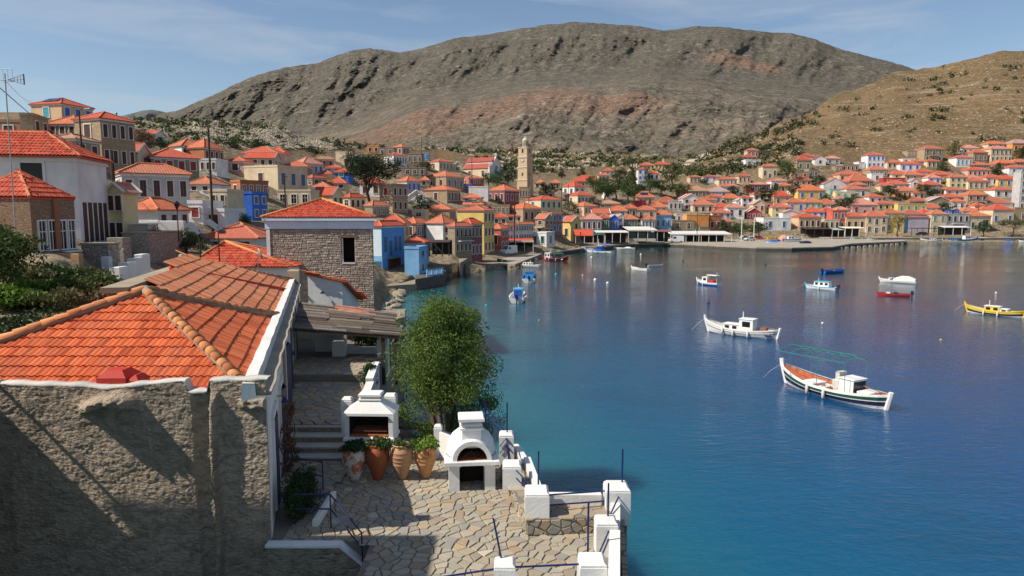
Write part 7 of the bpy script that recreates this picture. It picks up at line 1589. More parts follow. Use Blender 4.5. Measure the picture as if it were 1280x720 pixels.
# house next door, outside the left edge, whose roof edge and rail throw the slanting shade on the rough wall
NH = empty('house', (-17, 11, 2), 0, 'plain house next door just outside the left edge of the view', 'house'); mb = MB(); mb.box(-4, 2.75, -4, 4.6, -4, 6.45); mb.build('wall', plaster('wall_plaster_gy', WALL['gy']), NH); mb = MB(); mb.bbox(-4.1, 2.85, -4.1, 4.65, 6.453, 6.6, .03); mb.build('roof', MORTAR, NH)
mb = MB(); mb.tube([(2.7, -3, 7.35), (2.7, 4.5, 7.35)], .05, 6); mb.build('roof_rail', GREY, NH)
for k in range(4): mb = MB(); mb.tube([(2.7, -2.9 + 2.4 * k, 6.6), (2.7, -2.9 + 2.4 * k, 7.35)], .03, 5); mb.build('rail_post', GREY, NH)

NT_ = empty('tower_house', (-14.5, 10.5, 2), 0, 'tall plain house next to the viewpoint outside the left edge', 'house'); mb = MB(); mb.box(-4, 2.8, -3, 2.5, -4, 11.7); mb.build('wall', plaster('wall_plaster_gy', WALL['gy']), NT_); mb = MB(); mb.bbox(-4.1, 2.9, -3.1, 2.6, 11.703, 11.9, .03); mb.build('roof', MORTAR, NT_)  # unseen block, placed and sized to cast shade on the near terrace
# ------------------------------------------------------------------ boats
BW = plain('boat_white', (.72, .71, .68), .4, 0, .5, .06, 3, 'O'); BRED = plain('boat_red', (.42, .03, .02), .45, 0, .5, .12, 3, 'O'); BBLU = plain('boat_blue', (.02, .10, .42), .4, 0, .5, .12, 3, 'O'); BLB = plain('boat_light_blue', (.05, .36, .58), .45, 0, .5, .12, 3, 'O')
BGR = plain('boat_green', (.015, .07, .035), .45, 0, .5, .15, 3, 'O'); BYEL = plain('boat_yellow', (.68, .48, .04), .45, 0, .5, .1, 3, 'O'); BTQ = plain('boat_turquoise', (.04, .36, .38), .45, 0, .5, .1, 3, 'O'); BNAV = plain('boat_navy', (.015, .02, .06), .45, 0, .5, .1, 3, 'O')
DECK = plain('deck_rust', (.42, .13, .065), .75, 0, .2, .25, 4, 'O'); DECKW = plain('deck_grey', (.50, .48, .44), .7, 0, .2, .15, 4, 'O'); WOOD = plain('varnished_wood', (.22, .10, .045), .6, 0, .3, .25, 6, 'O'); CANV = plain('canvas', (.60, .57, .50), .9, 0, .1, .12, 5, 'O')
TEAL = plain('frame_teal', (.03, .22, .16), .5); ORG = plain('buoy_orange', (.65, .16, .04), .5)
def boat(bow, stern, label, bands, trim, deck, B=.34, F=.09, sb=1.1, ss=.5, transom=False, feats=(), L=None, name='fishing_boat', group='boats in the harbour', deckm=DECKW, z=0.0, cat='boat'):
    pb, ps = on_z(*bow, z), on_z(*stern, z); c = (pb + ps) / 2; d = pb - ps; L = L or d.length; ang = math.atan2(d.y, d.x)
    root = empty(name, (c.x, c.y, z), ang, label, cat, group); hb = L * B / 2; Fz = L * F; N = 18
    def hbm(s): return hb * ((max(0, 1 - max(0, s) ** 2.3)) ** .8 if s > 0 else ((1 - .22 * s * s) if transom else max(0, 1 - (-s) ** 2.6) ** .75))
    def zs(s): return Fz * (1 + (sb if s > 0 else ss) * abs(s) ** 2.2)
    fr = [0, .10, .30, .36, .62, .80, 1.0]; mats = [bands[min(i, len(bands) - 1)] for i in range(6)]
    ml = []; [ml.append(m_) for m_ in mats if m_ not in ml]
    mb = MB(); rake = .07 * L
    def sec(s, side):
        r = []
        for f in fr: zz = zs(s) + (-.12 * Fz - .12 - zs(s)) * f; bb = hbm(s) * (1 - .42 * f ** 2.4); r.append((s * L / 2 + rake * (1 - f) * (abs(s) ** 3) * (1 if s > 0 else (-.5 if not transom else 0)) - rake * .3 * (s > .9), side * bb, zz))
        return r
    S = [-1 + 2 * i / N for i in range(N + 1)]
    for side_ in (-1, 1):
        for i in range(N):
            a, b = sec(S[i], side_), sec(S[i + 1], side_)
            for k in range(6): q = [a[k], b[k], b[k + 1], a[k + 1]]; mb.add(q if side_ > 0 else q[::-1], [(0, 1, 2, 3)], ml.index(mats[k]))
    if transom:
        a, b = sec(-1, -1), sec(-1, 1); mb.add(a + b[::-1], [tuple(range(14))], ml.index(mats[1]))
    mb.build('hull', ml, root)
    dz = .30 * Fz + .12 * (L > 5); mb = MB(); inn = []
    for s in S: bb = hbm(s) * .90; x = sec(s, 1)[0][0] * .985; inn.append([(x, -bb, zs(s)), (x, -bb * .95, zs(s) - dz), (x, bb * .95, zs(s) - dz), (x, bb, zs(s))])
    for i in range(N):
        for k in range(3): mb.add([inn[i][k], inn[i + 1][k], inn[i + 1][k + 1], inn[i][k + 1]], [(0, 1, 2, 3)], 0)
    mb.build('deck', deckm if deck is None else deck, root); mb = MB()
    for i in range(N):
        for side_ in (-1, 1):
            a, b = sec(S[i], side_)[0], sec(S[i + 1], side_)[0]; ia, ib = inn[i][0 if side_ < 0 else 3], inn[i + 1][0 if side_ < 0 else 3]; up = Vector((0, 0, .035 + .004 * L)); o_ = Vector((0, side_ * .03, 0))
            A, B_, C, D = Vector(a) + o_, Vector(b) + o_, Vector(ib), Vector(ia); mb.add([A + up, B_ + up, C + up, D + up, A - up, B_ - up], [(0, 1, 2, 3), (4, 5, 1, 0)])
    mb.build('gunwale', trim, root)
    mb = MB(); p = sec(1, 1); mb.tube([(q[0], 0, q[2]) for q in p[::-1]] + [(p[0][0] + .05, 0, p[0][2] + .05 * L)], .02 * L, 6); mb.build('stem_post', trim, root)
    if not transom: mb = MB(); p = sec(-1, 1); mb.tube([(q[0], 0, q[2]) for q in p[::-1]] + [(p[0][0] - .03, 0, p[0][2] + .03 * L)], .02 * L, 6); mb.build('stern_post', trim, root)
    if L > 4.4 and z == 0: mb = MB(); q = sec(1, 1)[0]; mb.tube([(q[0], 0, q[2]), (q[0] + .12 * L, .02 * L, q[2] * .45), (q[0] + .2 * L, .03 * L, -.1)], .012, 4); mb.build('mooring_line', CANV, root)
    def cabin(x0, x1, w, z0, h, m_=BW, win=(2, 1), slope=.12, roofm=None, rov=.06, nm='cabin'):
        z0 = zs(0) - dz + z0; mb = MB(); t_ = slope * h; v = [(x0, -w, z0), (x1, -w, z0), (x1, w, z0), (x0, w, z0), (x0, -w * .93, z0 + h), (x1 - t_, -w * .93, z0 + h), (x1 - t_, w * .93, z0 + h), (x0, w * .93, z0 + h)]
        mb.add(v, [(0, 3, 2, 1), (4, 5, 6, 7), (0, 1, 5, 4), (1, 2, 6, 5), (2, 3, 7, 6), (3, 0, 4, 7)]); cb = mb.build(nm, m_, root)
        for s_ in (-1, 1):
            for i in range(win[0]): xa = x0 + (x1 - t_ - x0) * (i + .2) / win[0]; xb = x0 + (x1 - t_ - x0) * (i + .78) / win[0]; mb = MB(); y0, y1 = s_ * (w * .965 + .012), s_ * (w * .94 + .012); mb.add([(xa, y0, z0 + h * .48), (xb, y0, z0 + h * .48), (xb, y1, z0 + h * .86), (xa, y1, z0 + h * .86)], [(0, 1, 2, 3)]); mb.build('window', DARK, cb)
        if win[1]:
            for s_ in (-1, 1): mb = MB(); y0, y1 = (.08 * w, .8 * w) if s_ > 0 else (-.8 * w, -.08 * w); mb.add([(x1 - t_ * .5 + .015, y0, z0 + h * .5), (x1 - t_ * .5 + .015, y1, z0 + h * .5), (x1 - t_ * .88 + .015, y1, z0 + h * .88), (x1 - t_ * .88 + .015, y0, z0 + h * .88)], [(0, 1, 2, 3)]); mb.build('window', DARK, cb)
        mb = MB(); mb.bbox(x0 - rov, x1 - t_ + rov, -w * .93 - rov, w * .93 + rov, z0 + h, z0 + h + .06, .02); mb.build('cabin_roof', roofm or m_, cb); return cb
    D0 = zs(0) - dz
    for ft in feats:
        k = ft[0]
        if k == 'cabin': cabin(ft[1] * L, ft[2] * L, ft[3] * L, ft[4] * L if len(ft) > 5 else 0, ft[-1][0] * L, *ft[-1][1:])
        elif k == 'mast': mb = MB(); mb.tube([(ft[1] * L, 0, D0), (ft[1] * L, 0, D0 + ft[2] * L)], .012 * L * .6, 5); mb.build('mast', BW, root)
        elif k == 'fender':
            for x in ft[1]:
                for s_ in (-1, 1): mb = MB(); yy = s_ * (hbm(2 * x) + .09); mb.lathe([(.001, -.3), (.09, -.24), (.1, 0), (.09, .22), (.03, .3)], 8, (x * L, yy, zs(2 * x) - .28)); mb.build('fender', CANV, root, True)
        elif k == 'frame':
            x0, x1, h, w = ft[1] * L, ft[2] * L, ft[3] * L, ft[4] * L; fm = MB(); zt = D0 + h
            for yy in (-w, w): fm.tube([(x0, yy, zt), (x1, yy, zt - .02 * L)], .022, 5)
            fm.tube([(x0, 0, zt + .05 * L), (x1, 0, zt + .03 * L)], .022, 5)
            for i in range(6): x = x0 + (x1 - x0) * i / 5; zz = zt - .02 * L * i / 5; fm.tube([(x, -w, zz), (x, 0, zz + .05 * L), (x, w, zz)], .018, 5)
            fm.build('canopy_frame', TEAL, root)
            for i in (0, 2, 4):
                for yy in (-w, w): x = x0 + (x1 - x0) * i / 5; mb = MB(); mb.tube([(x, yy * .9, D0), (x, yy, zt - .02 * L * i / 5)], .018, 5); mb.build('frame_post', TEAL, root)
        elif k == 'box': x0, x1, w, z0, h, m_, nm = ft[1:]; mb = MB(); mb.bbox(x0 * L, x1 * L, -w * L, w * L, D0 + z0 * L, D0 + (z0 + h) * L, .03); mb.build(nm, m_, root)
        elif k == 'thwart':
            for x in ft[1]: mb = MB(); mb.bbox(x * L - .12, x * L + .12, -hbm(2 * x) * .9, hbm(2 * x) * .9, zs(0) - dz * .45, zs(0) - dz * .35, .01); mb.build('thwart', ft[2], root)
        elif k == 'cover':
            x0, x1, h, m_ = ft[1] * L, ft[2] * L, ft[3] * L, ft[4]; mb = MB(); kx_ = 8; rows_ = []
            for i in range(7): f = i / 6; x = x0 + (x1 - x0) * f; hh = h * math.sin(math.pi * (f * .8 + .1)) ** .8; rows_.append([(x, math.cos(math.pi * j / kx_) * hbm(2 * x / L) * .98, zs(2 * x / L) + hh * math.sin(math.pi * j / kx_) * (1 + .06 * math.sin(i * 3 + j * 2))) for j in range(kx_ + 1)])
            for i in range(6): mb.add(rows_[i] + rows_[i + 1], [(j, j + 1, kx_ + 2 + j, kx_ + 1 + j) for j in range(kx_)])
            mb.add(rows_[0], [tuple(range(kx_ + 1))]); mb.add(rows_[-1], [tuple(range(kx_, -1, -1))]); mb.build('canvas_cover', m_, root, True)
        elif k == 'windscreen': mb = MB(); x, w, h = ft[1] * L, ft[2] * L, ft[3] * L; z0 = zs(0); mb.add([(x, -w, z0), (x, w, z0), (x - h * .6, w * .9, z0 + h), (x - h * .6, -w * .9, z0 + h), (x - .4 * h - w * .6, -w, z0), (x - .8 * h - w * .6, -w * .9, z0 + h * .8), (x - .4 * h - w * .6, w, z0), (x - .8 * h - w * .6, w * .9, z0 + h * .8)], [(0, 1, 2, 3), (4, 0, 3, 5), (1, 6, 7, 2)]); mb.build('windscreen', DARK, root)
        elif k == 'motor': mb = MB(); x = -L / 2; mb.bbox(x - .35, x - .02, -.18, .18, zs(-1) - .1, zs(-1) + .45, .08); mb.box(x - .25, x - .1, -.07, .07, -.3, zs(-1) - .1); mb.build('outboard_motor', BNAV, root)
        elif k == 'clutter':
            rs = random.Random(int(L * 100))
            for i in range(ft[1]): mb = MB(); x, y = rs.uniform(*ft[2]) * L, rs.uniform(-.09, .09) * L; a, b, h = rs.uniform(.1, .3), rs.uniform(.1, .25), rs.uniform(.12, .35); mb.bbox(x - a, x + a, y - b, y + b, D0, D0 + h, .05, 0, Matrix.Identity(4)); mb.build('deck_gear', rs.choice([WOOD, CANV, BNAV, ORG, DECKW]), root)
        elif k == 'tiller': mb = MB(); mb.tube([(-.48 * L, 0, zs(-1) + .05), (-.3 * L, .02, zs(-1) + .22)], .03, 5); mb.build('tiller', WOOD, root)
    return root
boat((982, 478), (1107, 512), 'white fishing boat with green stripe, rust red deck and teal canopy frame', [BW, BGR, BW, BNAV, BW, BRED], BW, DECK, .33, .082, 1.1, .45, feats=[
    ('frame', -.22, .47, .30, .145), ('cabin', -.26, -.12, .085, (.15, BW, (0, 0), .05)), ('box', -.12, -.04, .06, 0, .12, DECKW, 'engine_box'), ('box', -.262, -.255, .075, .015, .125, DARK, 'dark_hatch'), ('box', -.40, -.29, .075, 0, .075, BW, 'stern_locker'), ('box', -.10, -.06, .045, .12, .07, DECKW, 'hatch_cover'), ('box', .12, .26, .09, 0, .045, BW, 'forward_hatch'),  # thin dark panel aft stands in for the shaded open cabin back
    ('fender', (-.05, .12)), ('clutter', 9, (-.1, .4)), ('tiller',)])
boat((885, 414), (971, 424), 'white wooden fishing boat with wheelhouse and cream fenders', [BW, BW, BNAV, BW, BW, BNAV], BW, DECKW, .31, .085, 1.25, .5, feats=[
    ('cabin', -.19, .02, .09, (.20, BW, (1, 1), .08)), ('cabin', .02, .25, .085, (.11, BW, (2, 1), .1)), ('mast', -.02, .30), ('fender', (-.15, .06, .22)), ('clutter', 8, (-.42, -.2)), ('box', -.36, -.28, .05, 0, .1, WOOD, 'fish_box'), ('tiller',)])
boat((1209, 390), (1279, 397), 'yellow fishing boat with white low cabin at the right edge', [BYEL, BYEL, BYEL, BNAV, BW, BNAV], BYEL, DECKW, .32, .085, 1.1, .6, feats=[('cabin', -.1, .18, .085, (.14, BYEL, (2, 1), .1, BW)), ('cabin', -.24, -.1, .08, (.10, BW, (1, 0), .1)), ('fender', (-.1, .15)), ('clutter', 5, (-.42, -.2)), ('mast', .1, .26)])
boat((1098, 369), (1138, 371), 'open red rowing boat with white outboard', [BRED], BRED, BNAV, .3, .075, .5, .2, True, feats=[('thwart', (-.2, .05, .25), WOOD), ('motor',), ('clutter', 3, (-.2, .3))], name='rowing_boat')
boat((1101, 352), (1146, 355), 'white motor boat under a pale canvas cover', [BW], BW, DECKW, .32, .075, .5, .1, True, feats=[('cover', -.48, .12, .15, CANV), ('windscreen', .2, .1, .07), ('cabin', .1, .3, .08, (.1, BW, (1, 1), .4))], name='motor_boat')
boat((1008, 360), (1046, 363.5), 'white boat with light blue cabin roof and bow', [BLB, BW, BW, BW, BW, BNAV], BLB, DECKW, .32, .085, .8, .2, True, feats=[('cabin', -.28, .22, .10, (.19, BW, (3, 1), .12, BLB)), ('mast', .1, .3), ('motor',), ('fender', (0,))])
boat((1054, 340.5), (1028, 342), 'small open bright blue boat far out', [BBLU], BBLU, BBLU, .32, .085, .4, .1, True, feats=[('thwart', (-.1, .2), BW), ('motor',)], name='rowing_boat')
boat((872, 355), (899, 358), 'small blue and white cabin boat with red gear aft', [BW, BW, BBLU, BBLU, BBLU, BBLU], BW, DECKW, .34, .10, 1.1, .2, True, feats=[('cabin', -.02, .24, .10, (.22, BW, (1, 1), .1)), ('mast', -.38, .42), ('box', -.3, -.08, .1, 0, .13, BRED, 'red_gear'), ('fender', (.1,)), ('box', -.42, .02, .11, .30, .02, BW, 'awning_board')])
boat((650, 371), (645, 381), 'white cabin boat seen from its stern near the left shore', [BW, BW, BW, BW, BNAV, BNAV], BW, DECKW, .42, .12, .8, .1, True, L=5.2, feats=[('cabin', -.05, .3, .12, (.22, BW, (2, 1), .15, BLB)), ('box', -.06, -.05, .1, .03, .17, BBLU, 'blue_curtain'), ('box', -.4, -.25, .12, 0, .07, BBLU, 'seat'), ('motor',), ('mast', .1, .34)])
boat((662, 348), (661, 356), 'white boat with blue canopy farther off the left shore', [BBLU, BW], BBLU, BBLU, .42, .12, .8, .1, True, L=5.6, feats=[('cabin', -.1, .3, .12, (.2, BLB, (2, 1), .2, BBLU)), ('box', -.42, -.15, .13, 0, .06, BBLU, 'seat'), ('motor',)])
boat((645, 333), (675, 334.5), 'white cabin cruiser moored at the quay corner', [BW, BW, BNAV, BW], BW, DECKW, .3, .085, .5, .1, True, feats=[('cabin', -.18, .2, .085, (.12, BW, (3, 1), .4)), ('windscreen', .1, .08, .1), ('mast', -.1, .22)], name='motor_boat')
boat((709, 326.6), (680, 325.4), 'dark blue fishing boat with red bow and white wheelhouse at the quay', [BRED, BNAV, BNAV, BNAV, BRED, BRED], BRED, DECK, .32, .10, .9, .5, feats=[('cabin', -.42, -.18, .10, (.24, BW, (2, 1), .1)), ('frame', -.15, .3, .24, .11), ('mast', -.2, .42), ('clutter', 8, (-.15, .35)), ('fender', (-.2, .1))])
boat((734, 315.8), (766, 317.2), 'large blue and white excursion boat at the quay', [BLB, BW, BW, BW, BW, BBLU], BBLU, DECKW, .30, .085, .9, .2, True, feats=[('cabin', -.12, .12, .11, (.2, BBLU, (3, 1), .35, BW)), ('box', -.42, -.1, .1, .26, .02, BBLU, 'sun_roof'), ('clutter', 7, (-.45, -.15)), ('mast', .05, .42), ('fender', (-.3, 0, .2))])
boat((770, 311.5), (794, 312), 'white speedboat right of the excursion boat', [BW], BW, DECKW, .3, .08, .3, .1, True, feats=[('windscreen', .1, .1, .08), ('motor',), ('cover', -.3, .05, .06, CANV)], name='motor_boat')
boat((790, 337.3), (811, 339.3), 'white open rowing boat with brown seats', [BW], BW, DECKW, .34, .10, .6, .2, True, feats=[('thwart', (-.25, 0, .25), WOOD), ('clutter', 2, (-.2, .2))], name='rowing_boat')
boat((827, 333), (809, 333.5), 'white dinghy with blue rim behind the rowing boat', [BBLU, BW], BW, BBLU, .34, .085, .4, .1, True, feats=[('thwart', (-.2, .1), BW), ('motor',)], name='rowing_boat')
boat((1152, 302.0), (1177, 302.2), 'white and turquoise fishing boat moored on the far waterfront', [BW, BW, BTQ, BTQ], BW, DECKW, .3, .09, .9, .5, feats=[('cabin', -.2, .05, .08, (.14, BW, (2, 1), .1)), ('mast', .1, .4), ('clutter', 4, (-.4, .3))])
boat((1178, 302.0), (1188.5, 302.2), 'small white fishing boat right of the turquoise one', [BW, BW, BW, BTQ], BW, DECKW, .34, .11, 1.2, .6, feats=[('cabin', -.1, .15, .1, (.2, BW, (1, 1), .1)), ('mast', .1, .5)])
boat((1220, 302.0), (1190, 302.2), 'long blue fishing boat with white wheelhouse on the far waterfront', [BBLU, BBLU, BLB, BLB], BBLU, DECKW, .28, .085, .9, .5, feats=[('cabin', -.02, .2, .08, (.17, BW, (2, 1), .1)), ('mast', .24, .36), ('clutter', 5, (-.4, 0))])
boat((1221, 302.0), (1236, 302.2), 'dark boat under a pale canopy on the far waterfront', [BNAV], BW, DECKW, .32, .08, .5, .1, True, feats=[('box', -.4, .35, .12, .34, .025, CANV, 'sun_roof'), ('cabin', -.1, .2, .1, (.16, BNAV, (2, 1), .1))])
boat((1252, 302.0), (1267, 302.2), 'small blue canopied boat moored by the tamarisk', [BW, BLB, BLB], BBLU, DECKW, .32, .1, .6, .3, True, feats=[('cover', -.4, .3, .14, BBLU), ('motor',)])
boat((1274, 302.0), (1288, 302.2), 'white boat at the far right edge of the waterfront', [BW], BW, DECKW, .32, .1, .6, .3, True, feats=[('cabin', -.2, .1, .1, (.16, BW, (1, 1), .2)), ('motor',)])
boat((1056, 301.8), (1076, 302), 'white and blue boat moored behind the long pier', [BW, BW, BLB], BW, DECKW, .32, .11, .8, .3, feats=[('cabin', -.1, .2, .1, (.2, BW, (2, 1), .1, BLB)), ('mast', .1, .5), ('clutter', 4, (-.4, 0))])
boat((1078, 301.9), (1096, 302), 'white and red boat moored behind the long pier', [BW, BRED, BW], BW, DECKW, .32, .1, .8, .3, feats=[('cabin', -.1, .2, .1, (.16, BW, (2, 1), .1)), ('mast', .1, .4)]); boat((1109, 301.6), (1128, 301.8), 'white wheelhouse boat near the end of the long pier', [BW, BW, BNAV], BW, DECKW, .32, .1, .8, .3, feats=[('cabin', -.12, .18, .1, (.2, BW, (2, 1), .1)), ('mast', .1, .4)])
boat((1030, 301.9), (1048, 302.1), 'grey boat with a red pennant mast moored by the taverna', [BW, BNAV], BW, DECKW, .32, .1, .8, .3, feats=[('cabin', -.1, .15, .1, (.15, BW, (1, 1), .1)), ('mast', .0, .5), ('box', -.05, .05, .01, .42, .06, BRED, 'pennant')])
boat((957, 303), (973, 303.2), 'blue tarpaulin covered boat stored on the quay', [BW, BLB, BW], BBLU, DECKW, .32, .1, .4, .1, True, feats=[('cover', -.45, .3, .16, BBLU)], z=1.05); boat((1001, 301.4), (979, 301.5), 'large white motor boat with blue hull stripe stored on the quay', [BW, BBLU, BBLU, BW], BW, DECKW, .3, .12, .5, .1, True, feats=[('cabin', -.25, .15, .1, (.2, BW, (2, 1), .4)), ('windscreen', .1, .1, .1)], z=1.2, name='motor_boat')
boat((1000, 304), (1014, 304.1), 'dark upturned looking boat beside the stored motor boat', [BNAV], BNAV, BNAV, .34, .1, .4, .1, True, feats=[('cover', -.45, .4, .14, BNAV)], z=1.05)
boat((622, 327), (631, 328), 'small dark green dinghy lying on the quay by the white van', [BGR], BGR, BNAV, .42, .16, .4, .1, True, feats=[('thwart', (0,), WOOD)], z=1.0, name='rowing_boat')
# ------------------------------------------------------------------ buoys, floats, gear on the quay
def buoy(u, v, r, m_, label, tall=0):
    p = on_z(u, v, 0); o = empty('buoy', p, 0, label, 'buoy', 'mooring buoys on the water'); mb = MB(); mb.lathe([(.001, -r * .6), (r * .8, -r * .4), (r, .1 * r), (r * .8, r * .7), (r * .25, r * 1.05), (.001, r * 1.1)], 12); mb.build('float', m_, o, True)
    mb = MB(); mb.tube([(0, 0, r * .9), (0, 0, r * 1.4 + tall)], r * .12, 6); mb.build('ring_stem', DARK, o)
for u, v, r, m_, lb in ((674, 401, .14, plain('buoy_green', (.2, .35, .08)), 'pale green mooring buoy nearest the tamarisk'), (744, 350, .28, BW, 'white mooring buoy with dark base between the boats'), (759.5, 354, .24, BW, 'white mooring buoy off the left shore'), (739.5, 322, .3, BW, 'white buoy close to the excursion boat'), (718, 361, .2, BBLU, 'small blue float off the left shore'), (695, 343, .24, BLB, 'light blue float off the quay'), (608, 382, .16, BTQ, 'turquoise float near the tamarisk crown'),
        (885.5, 379, .2, BNAV, 'dark upright float near the small blue cabin boat'), (1028, 404, .12, BW, 'white float between the two large fishing boats'), (957, 331, .22, BNAV, 'dark float on the brown reflections'), (854, 326, .25, BNAV, 'dark float off the pavilion'), (801, 318, .25, BW, 'white float off the white speedboat'), (728, 344, .12, BW, 'tiny white float among the moorings'), (1176, 425, .1, BYEL, 'tiny yellow float right of the red decked boat'), (1245, 366, .14, BW, 'white float off the yellow boat')): buoy(u, v, r, m_, lb, .35 if m_ is BNAV else 0)
def heap(name, u, v, Y, r, h, m_, label, cat):
    p = at(u, v, Y); p.z = max(p.z, 1.0); me = _rk[1].copy(); me.materials.clear(); me.materials.append(m_); o = link(name, me, None, p, .6); o.scale = (r, r * .8, h); tag(o, label, cat)
heap('fishing_nets', 978.5, 303, 243, 2.1, 3.4, plain('net_salmon', (.55, .25, .17), .9), 'salmon pink heap of fishing nets on the quay', 'nets'); heap('fishing_nets', 605, 326, 152, 1.2, .5, plain('net_blue', (.05, .2, .5), .9), 'blue heap of nets on the quay beside the green dinghy', 'nets'); heap('fishing_nets', 651, 322, 160, 1.0, .45, plain('net_yellow', (.55, .42, .08), .9), 'small yellow heap of nets on the quay corner', 'nets')
CR_ = empty('skip', at(965, 301, 242), 0, 'yellow ochre skip container on the quay beside the salmon nets', 'skip'); mb = MB(); mb.add([(-1.5, -.8, .1), (1.5, -.8, .1), (1.5, .8, .1), (-1.5, .8, .1), (-1.8, -.9, 1.4), (1.8, -.9, 1.4), (1.8, .9, 1.4), (-1.8, .9, 1.4), (-1.7, -.8, 1.2), (1.7, -.8, 1.2), (1.7, .8, 1.2), (-1.7, .8, 1.2)], [(0, 1, 5, 4), (1, 2, 6, 5), (2, 3, 7, 6), (3, 0, 4, 7), (8, 9, 10, 11), (4, 5, 9, 8), (5, 6, 10, 9), (6, 7, 11, 10), (7, 4, 8, 11)]); mb.build('body', plain('skip_ochre', (.5, .30, .05)), CR_)
for s in (-1, 1): mb = MB(); mb.box(s * 1.0 - .12, s * 1.0 + .12, -.95, -.8, 0, 1.4); mb.build('rib', plain('skip_ochre', (.5, .30, .05)), CR_)
# ------------------------------------------------------------------ vehicles
CARW = plain('car_white', (.72, .72, .72), .25, 0, .6, .03); TYRE = plain('tyre', (.02, .02, .02), .9)
def vehicle(name, u, v, Y, ang, label, kind, m_, cat, group='vehicles on the quay'):
    p = at(u, v, Y); p.z = 1.0 if Y < 262 else max(p.z, 1.55); root = empty(name, p, ang, label, cat, group); L, W, Hh = (5.0, 1.9, 2.25) if kind == 'van' else (4.1, 1.7, 1.45)
    pr = [(-L / 2, .35), (-L / 2, Hh * .96), (-L / 2 + .15, Hh), (L * .22, Hh), (L * .33, Hh * .58), (L / 2 - .1, Hh * .48), (L / 2, .4)] if kind == 'van' else [(-L / 2, .35), (-L / 2, .85), (-L * .42, .95), (-L * .30, Hh), (L * .12, Hh), (L * .27, .92), (L / 2 - .15, .78), (L / 2, .35)]
    mb = MB(); n = len(pr); w = lambda z: W / 2 * (1 - .10 * max(0, z - .9))
    mb.add([(x, -w(z), z) for x, z in pr] + [(x, w(z), z) for x, z in pr], [tuple(range(n)), tuple(range(2 * n - 1, n - 1, -1))] + [(i, n + i, n + (i + 1) % n, (i + 1) % n) for i in range(n)]); mb.build('body', m_, root)
    zz0, zz1 = (Hh * .60, Hh * .88) if kind == 'van' else (.92, Hh - .1)
    for s in (-1, 1):
        for x0, x1, t_ in (((.02, .20, .07),) if kind == 'van' else ((-.28, -.08, 0), (-.06, .13, .05))): mb = MB(); y = lambda z: s * (w(z) + .012); mb.add([(x0 * L, y(zz0), zz0), ((x1 + t_) * L, y(zz0), zz0), (x1 * L, y(zz1), zz1), (x0 * L, y(zz1), zz1)], [(0, 1, 2, 3)]); mb.build('side_window', DARK, root)
    xa, za, xb, zb = (pr[4][0], pr[4][1], pr[3][0], pr[3][1]) if kind == 'van' else (pr[5][0], pr[5][1], pr[4][0], pr[4][1])
    mb = MB(); dx = .02; mb.add([(xa + (xb - xa) * .08 + dx, -W * .42, za + (zb - za) * .08 + .02), (xa + (xb - xa) * .08 + dx, W * .42, za + (zb - za) * .08 + .02), (xa + (xb - xa) * .9 + dx, W * .37, za + (zb - za) * .9 + .02), (xa + (xb - xa) * .9 + dx, -W * .37, za + (zb - za) * .9 + .02)], [(0, 1, 2, 3)]); mb.build('windscreen', DARK, root)
    for sx in (-.31, .31):
        for s in (-1, 1): mb = MB(); mb.tube([(sx * L, s * (W / 2 - .2), .33), (sx * L, s * (W / 2 + .02), .33)], .33, 12); wv_ = mb.build('wheel', TYRE, root); mb = MB(); mb.tube([(sx * L, s * (W / 2 + .021), .33), (sx * L, s * (W / 2 + .035), .33)], .19, 10); mb.build('rim', GREY, wv_)
    for s in (-1, 1): mb = MB(); mb.bbox(L / 2 - .12, L / 2 + .015, s * W * .36 - .15, s * W * .36 + .15, .62, .80, .03); mb.build('headlight', WHC, root)
    mb = MB(); mb.bbox(L / 2 - .06, L / 2 + .05, -W / 2 + .05, W / 2 - .05, .33, .52, .03); mb.build('bumper', DARK, root); return root
vehicle('parked_van', 635.5, 318.5, 163, R(-125), 'white van parked facing the water by the open harbour shelter', 'van', CARW, 'van'); vehicle('parked_van', 845, 300.5, 232, R(180), 'white van parked in front of the restaurant canopy', 'van', CARW, 'van')
vehicle('parked_car', 937, 301, 246, R(195), 'white car parked near the flag masts', 'car', CARW, 'car'); vehicle('parked_car', 931, 298.5, 258, R(20), 'grey car parked behind the white car', 'car', plain('car_grey', (.3, .31, .33), .3), 'car'); vehicle('parked_car', 946, 299, 258, R(170), 'dark red car parked under the ficus trees', 'car', plain('car_red', (.3, .02, .02), .3), 'car'); vehicle('parked_car', 836.5, 300, 236, R(10), 'yellow car parked left of the far white van', 'car', plain('car_yellow', (.6, .42, .04), .3), 'car'); vehicle('parked_car', 1152, 294.5, 267, R(175), 'black car parked under the timber pergola', 'car', plain('car_black', (.02, .02, .025), .3), 'car')
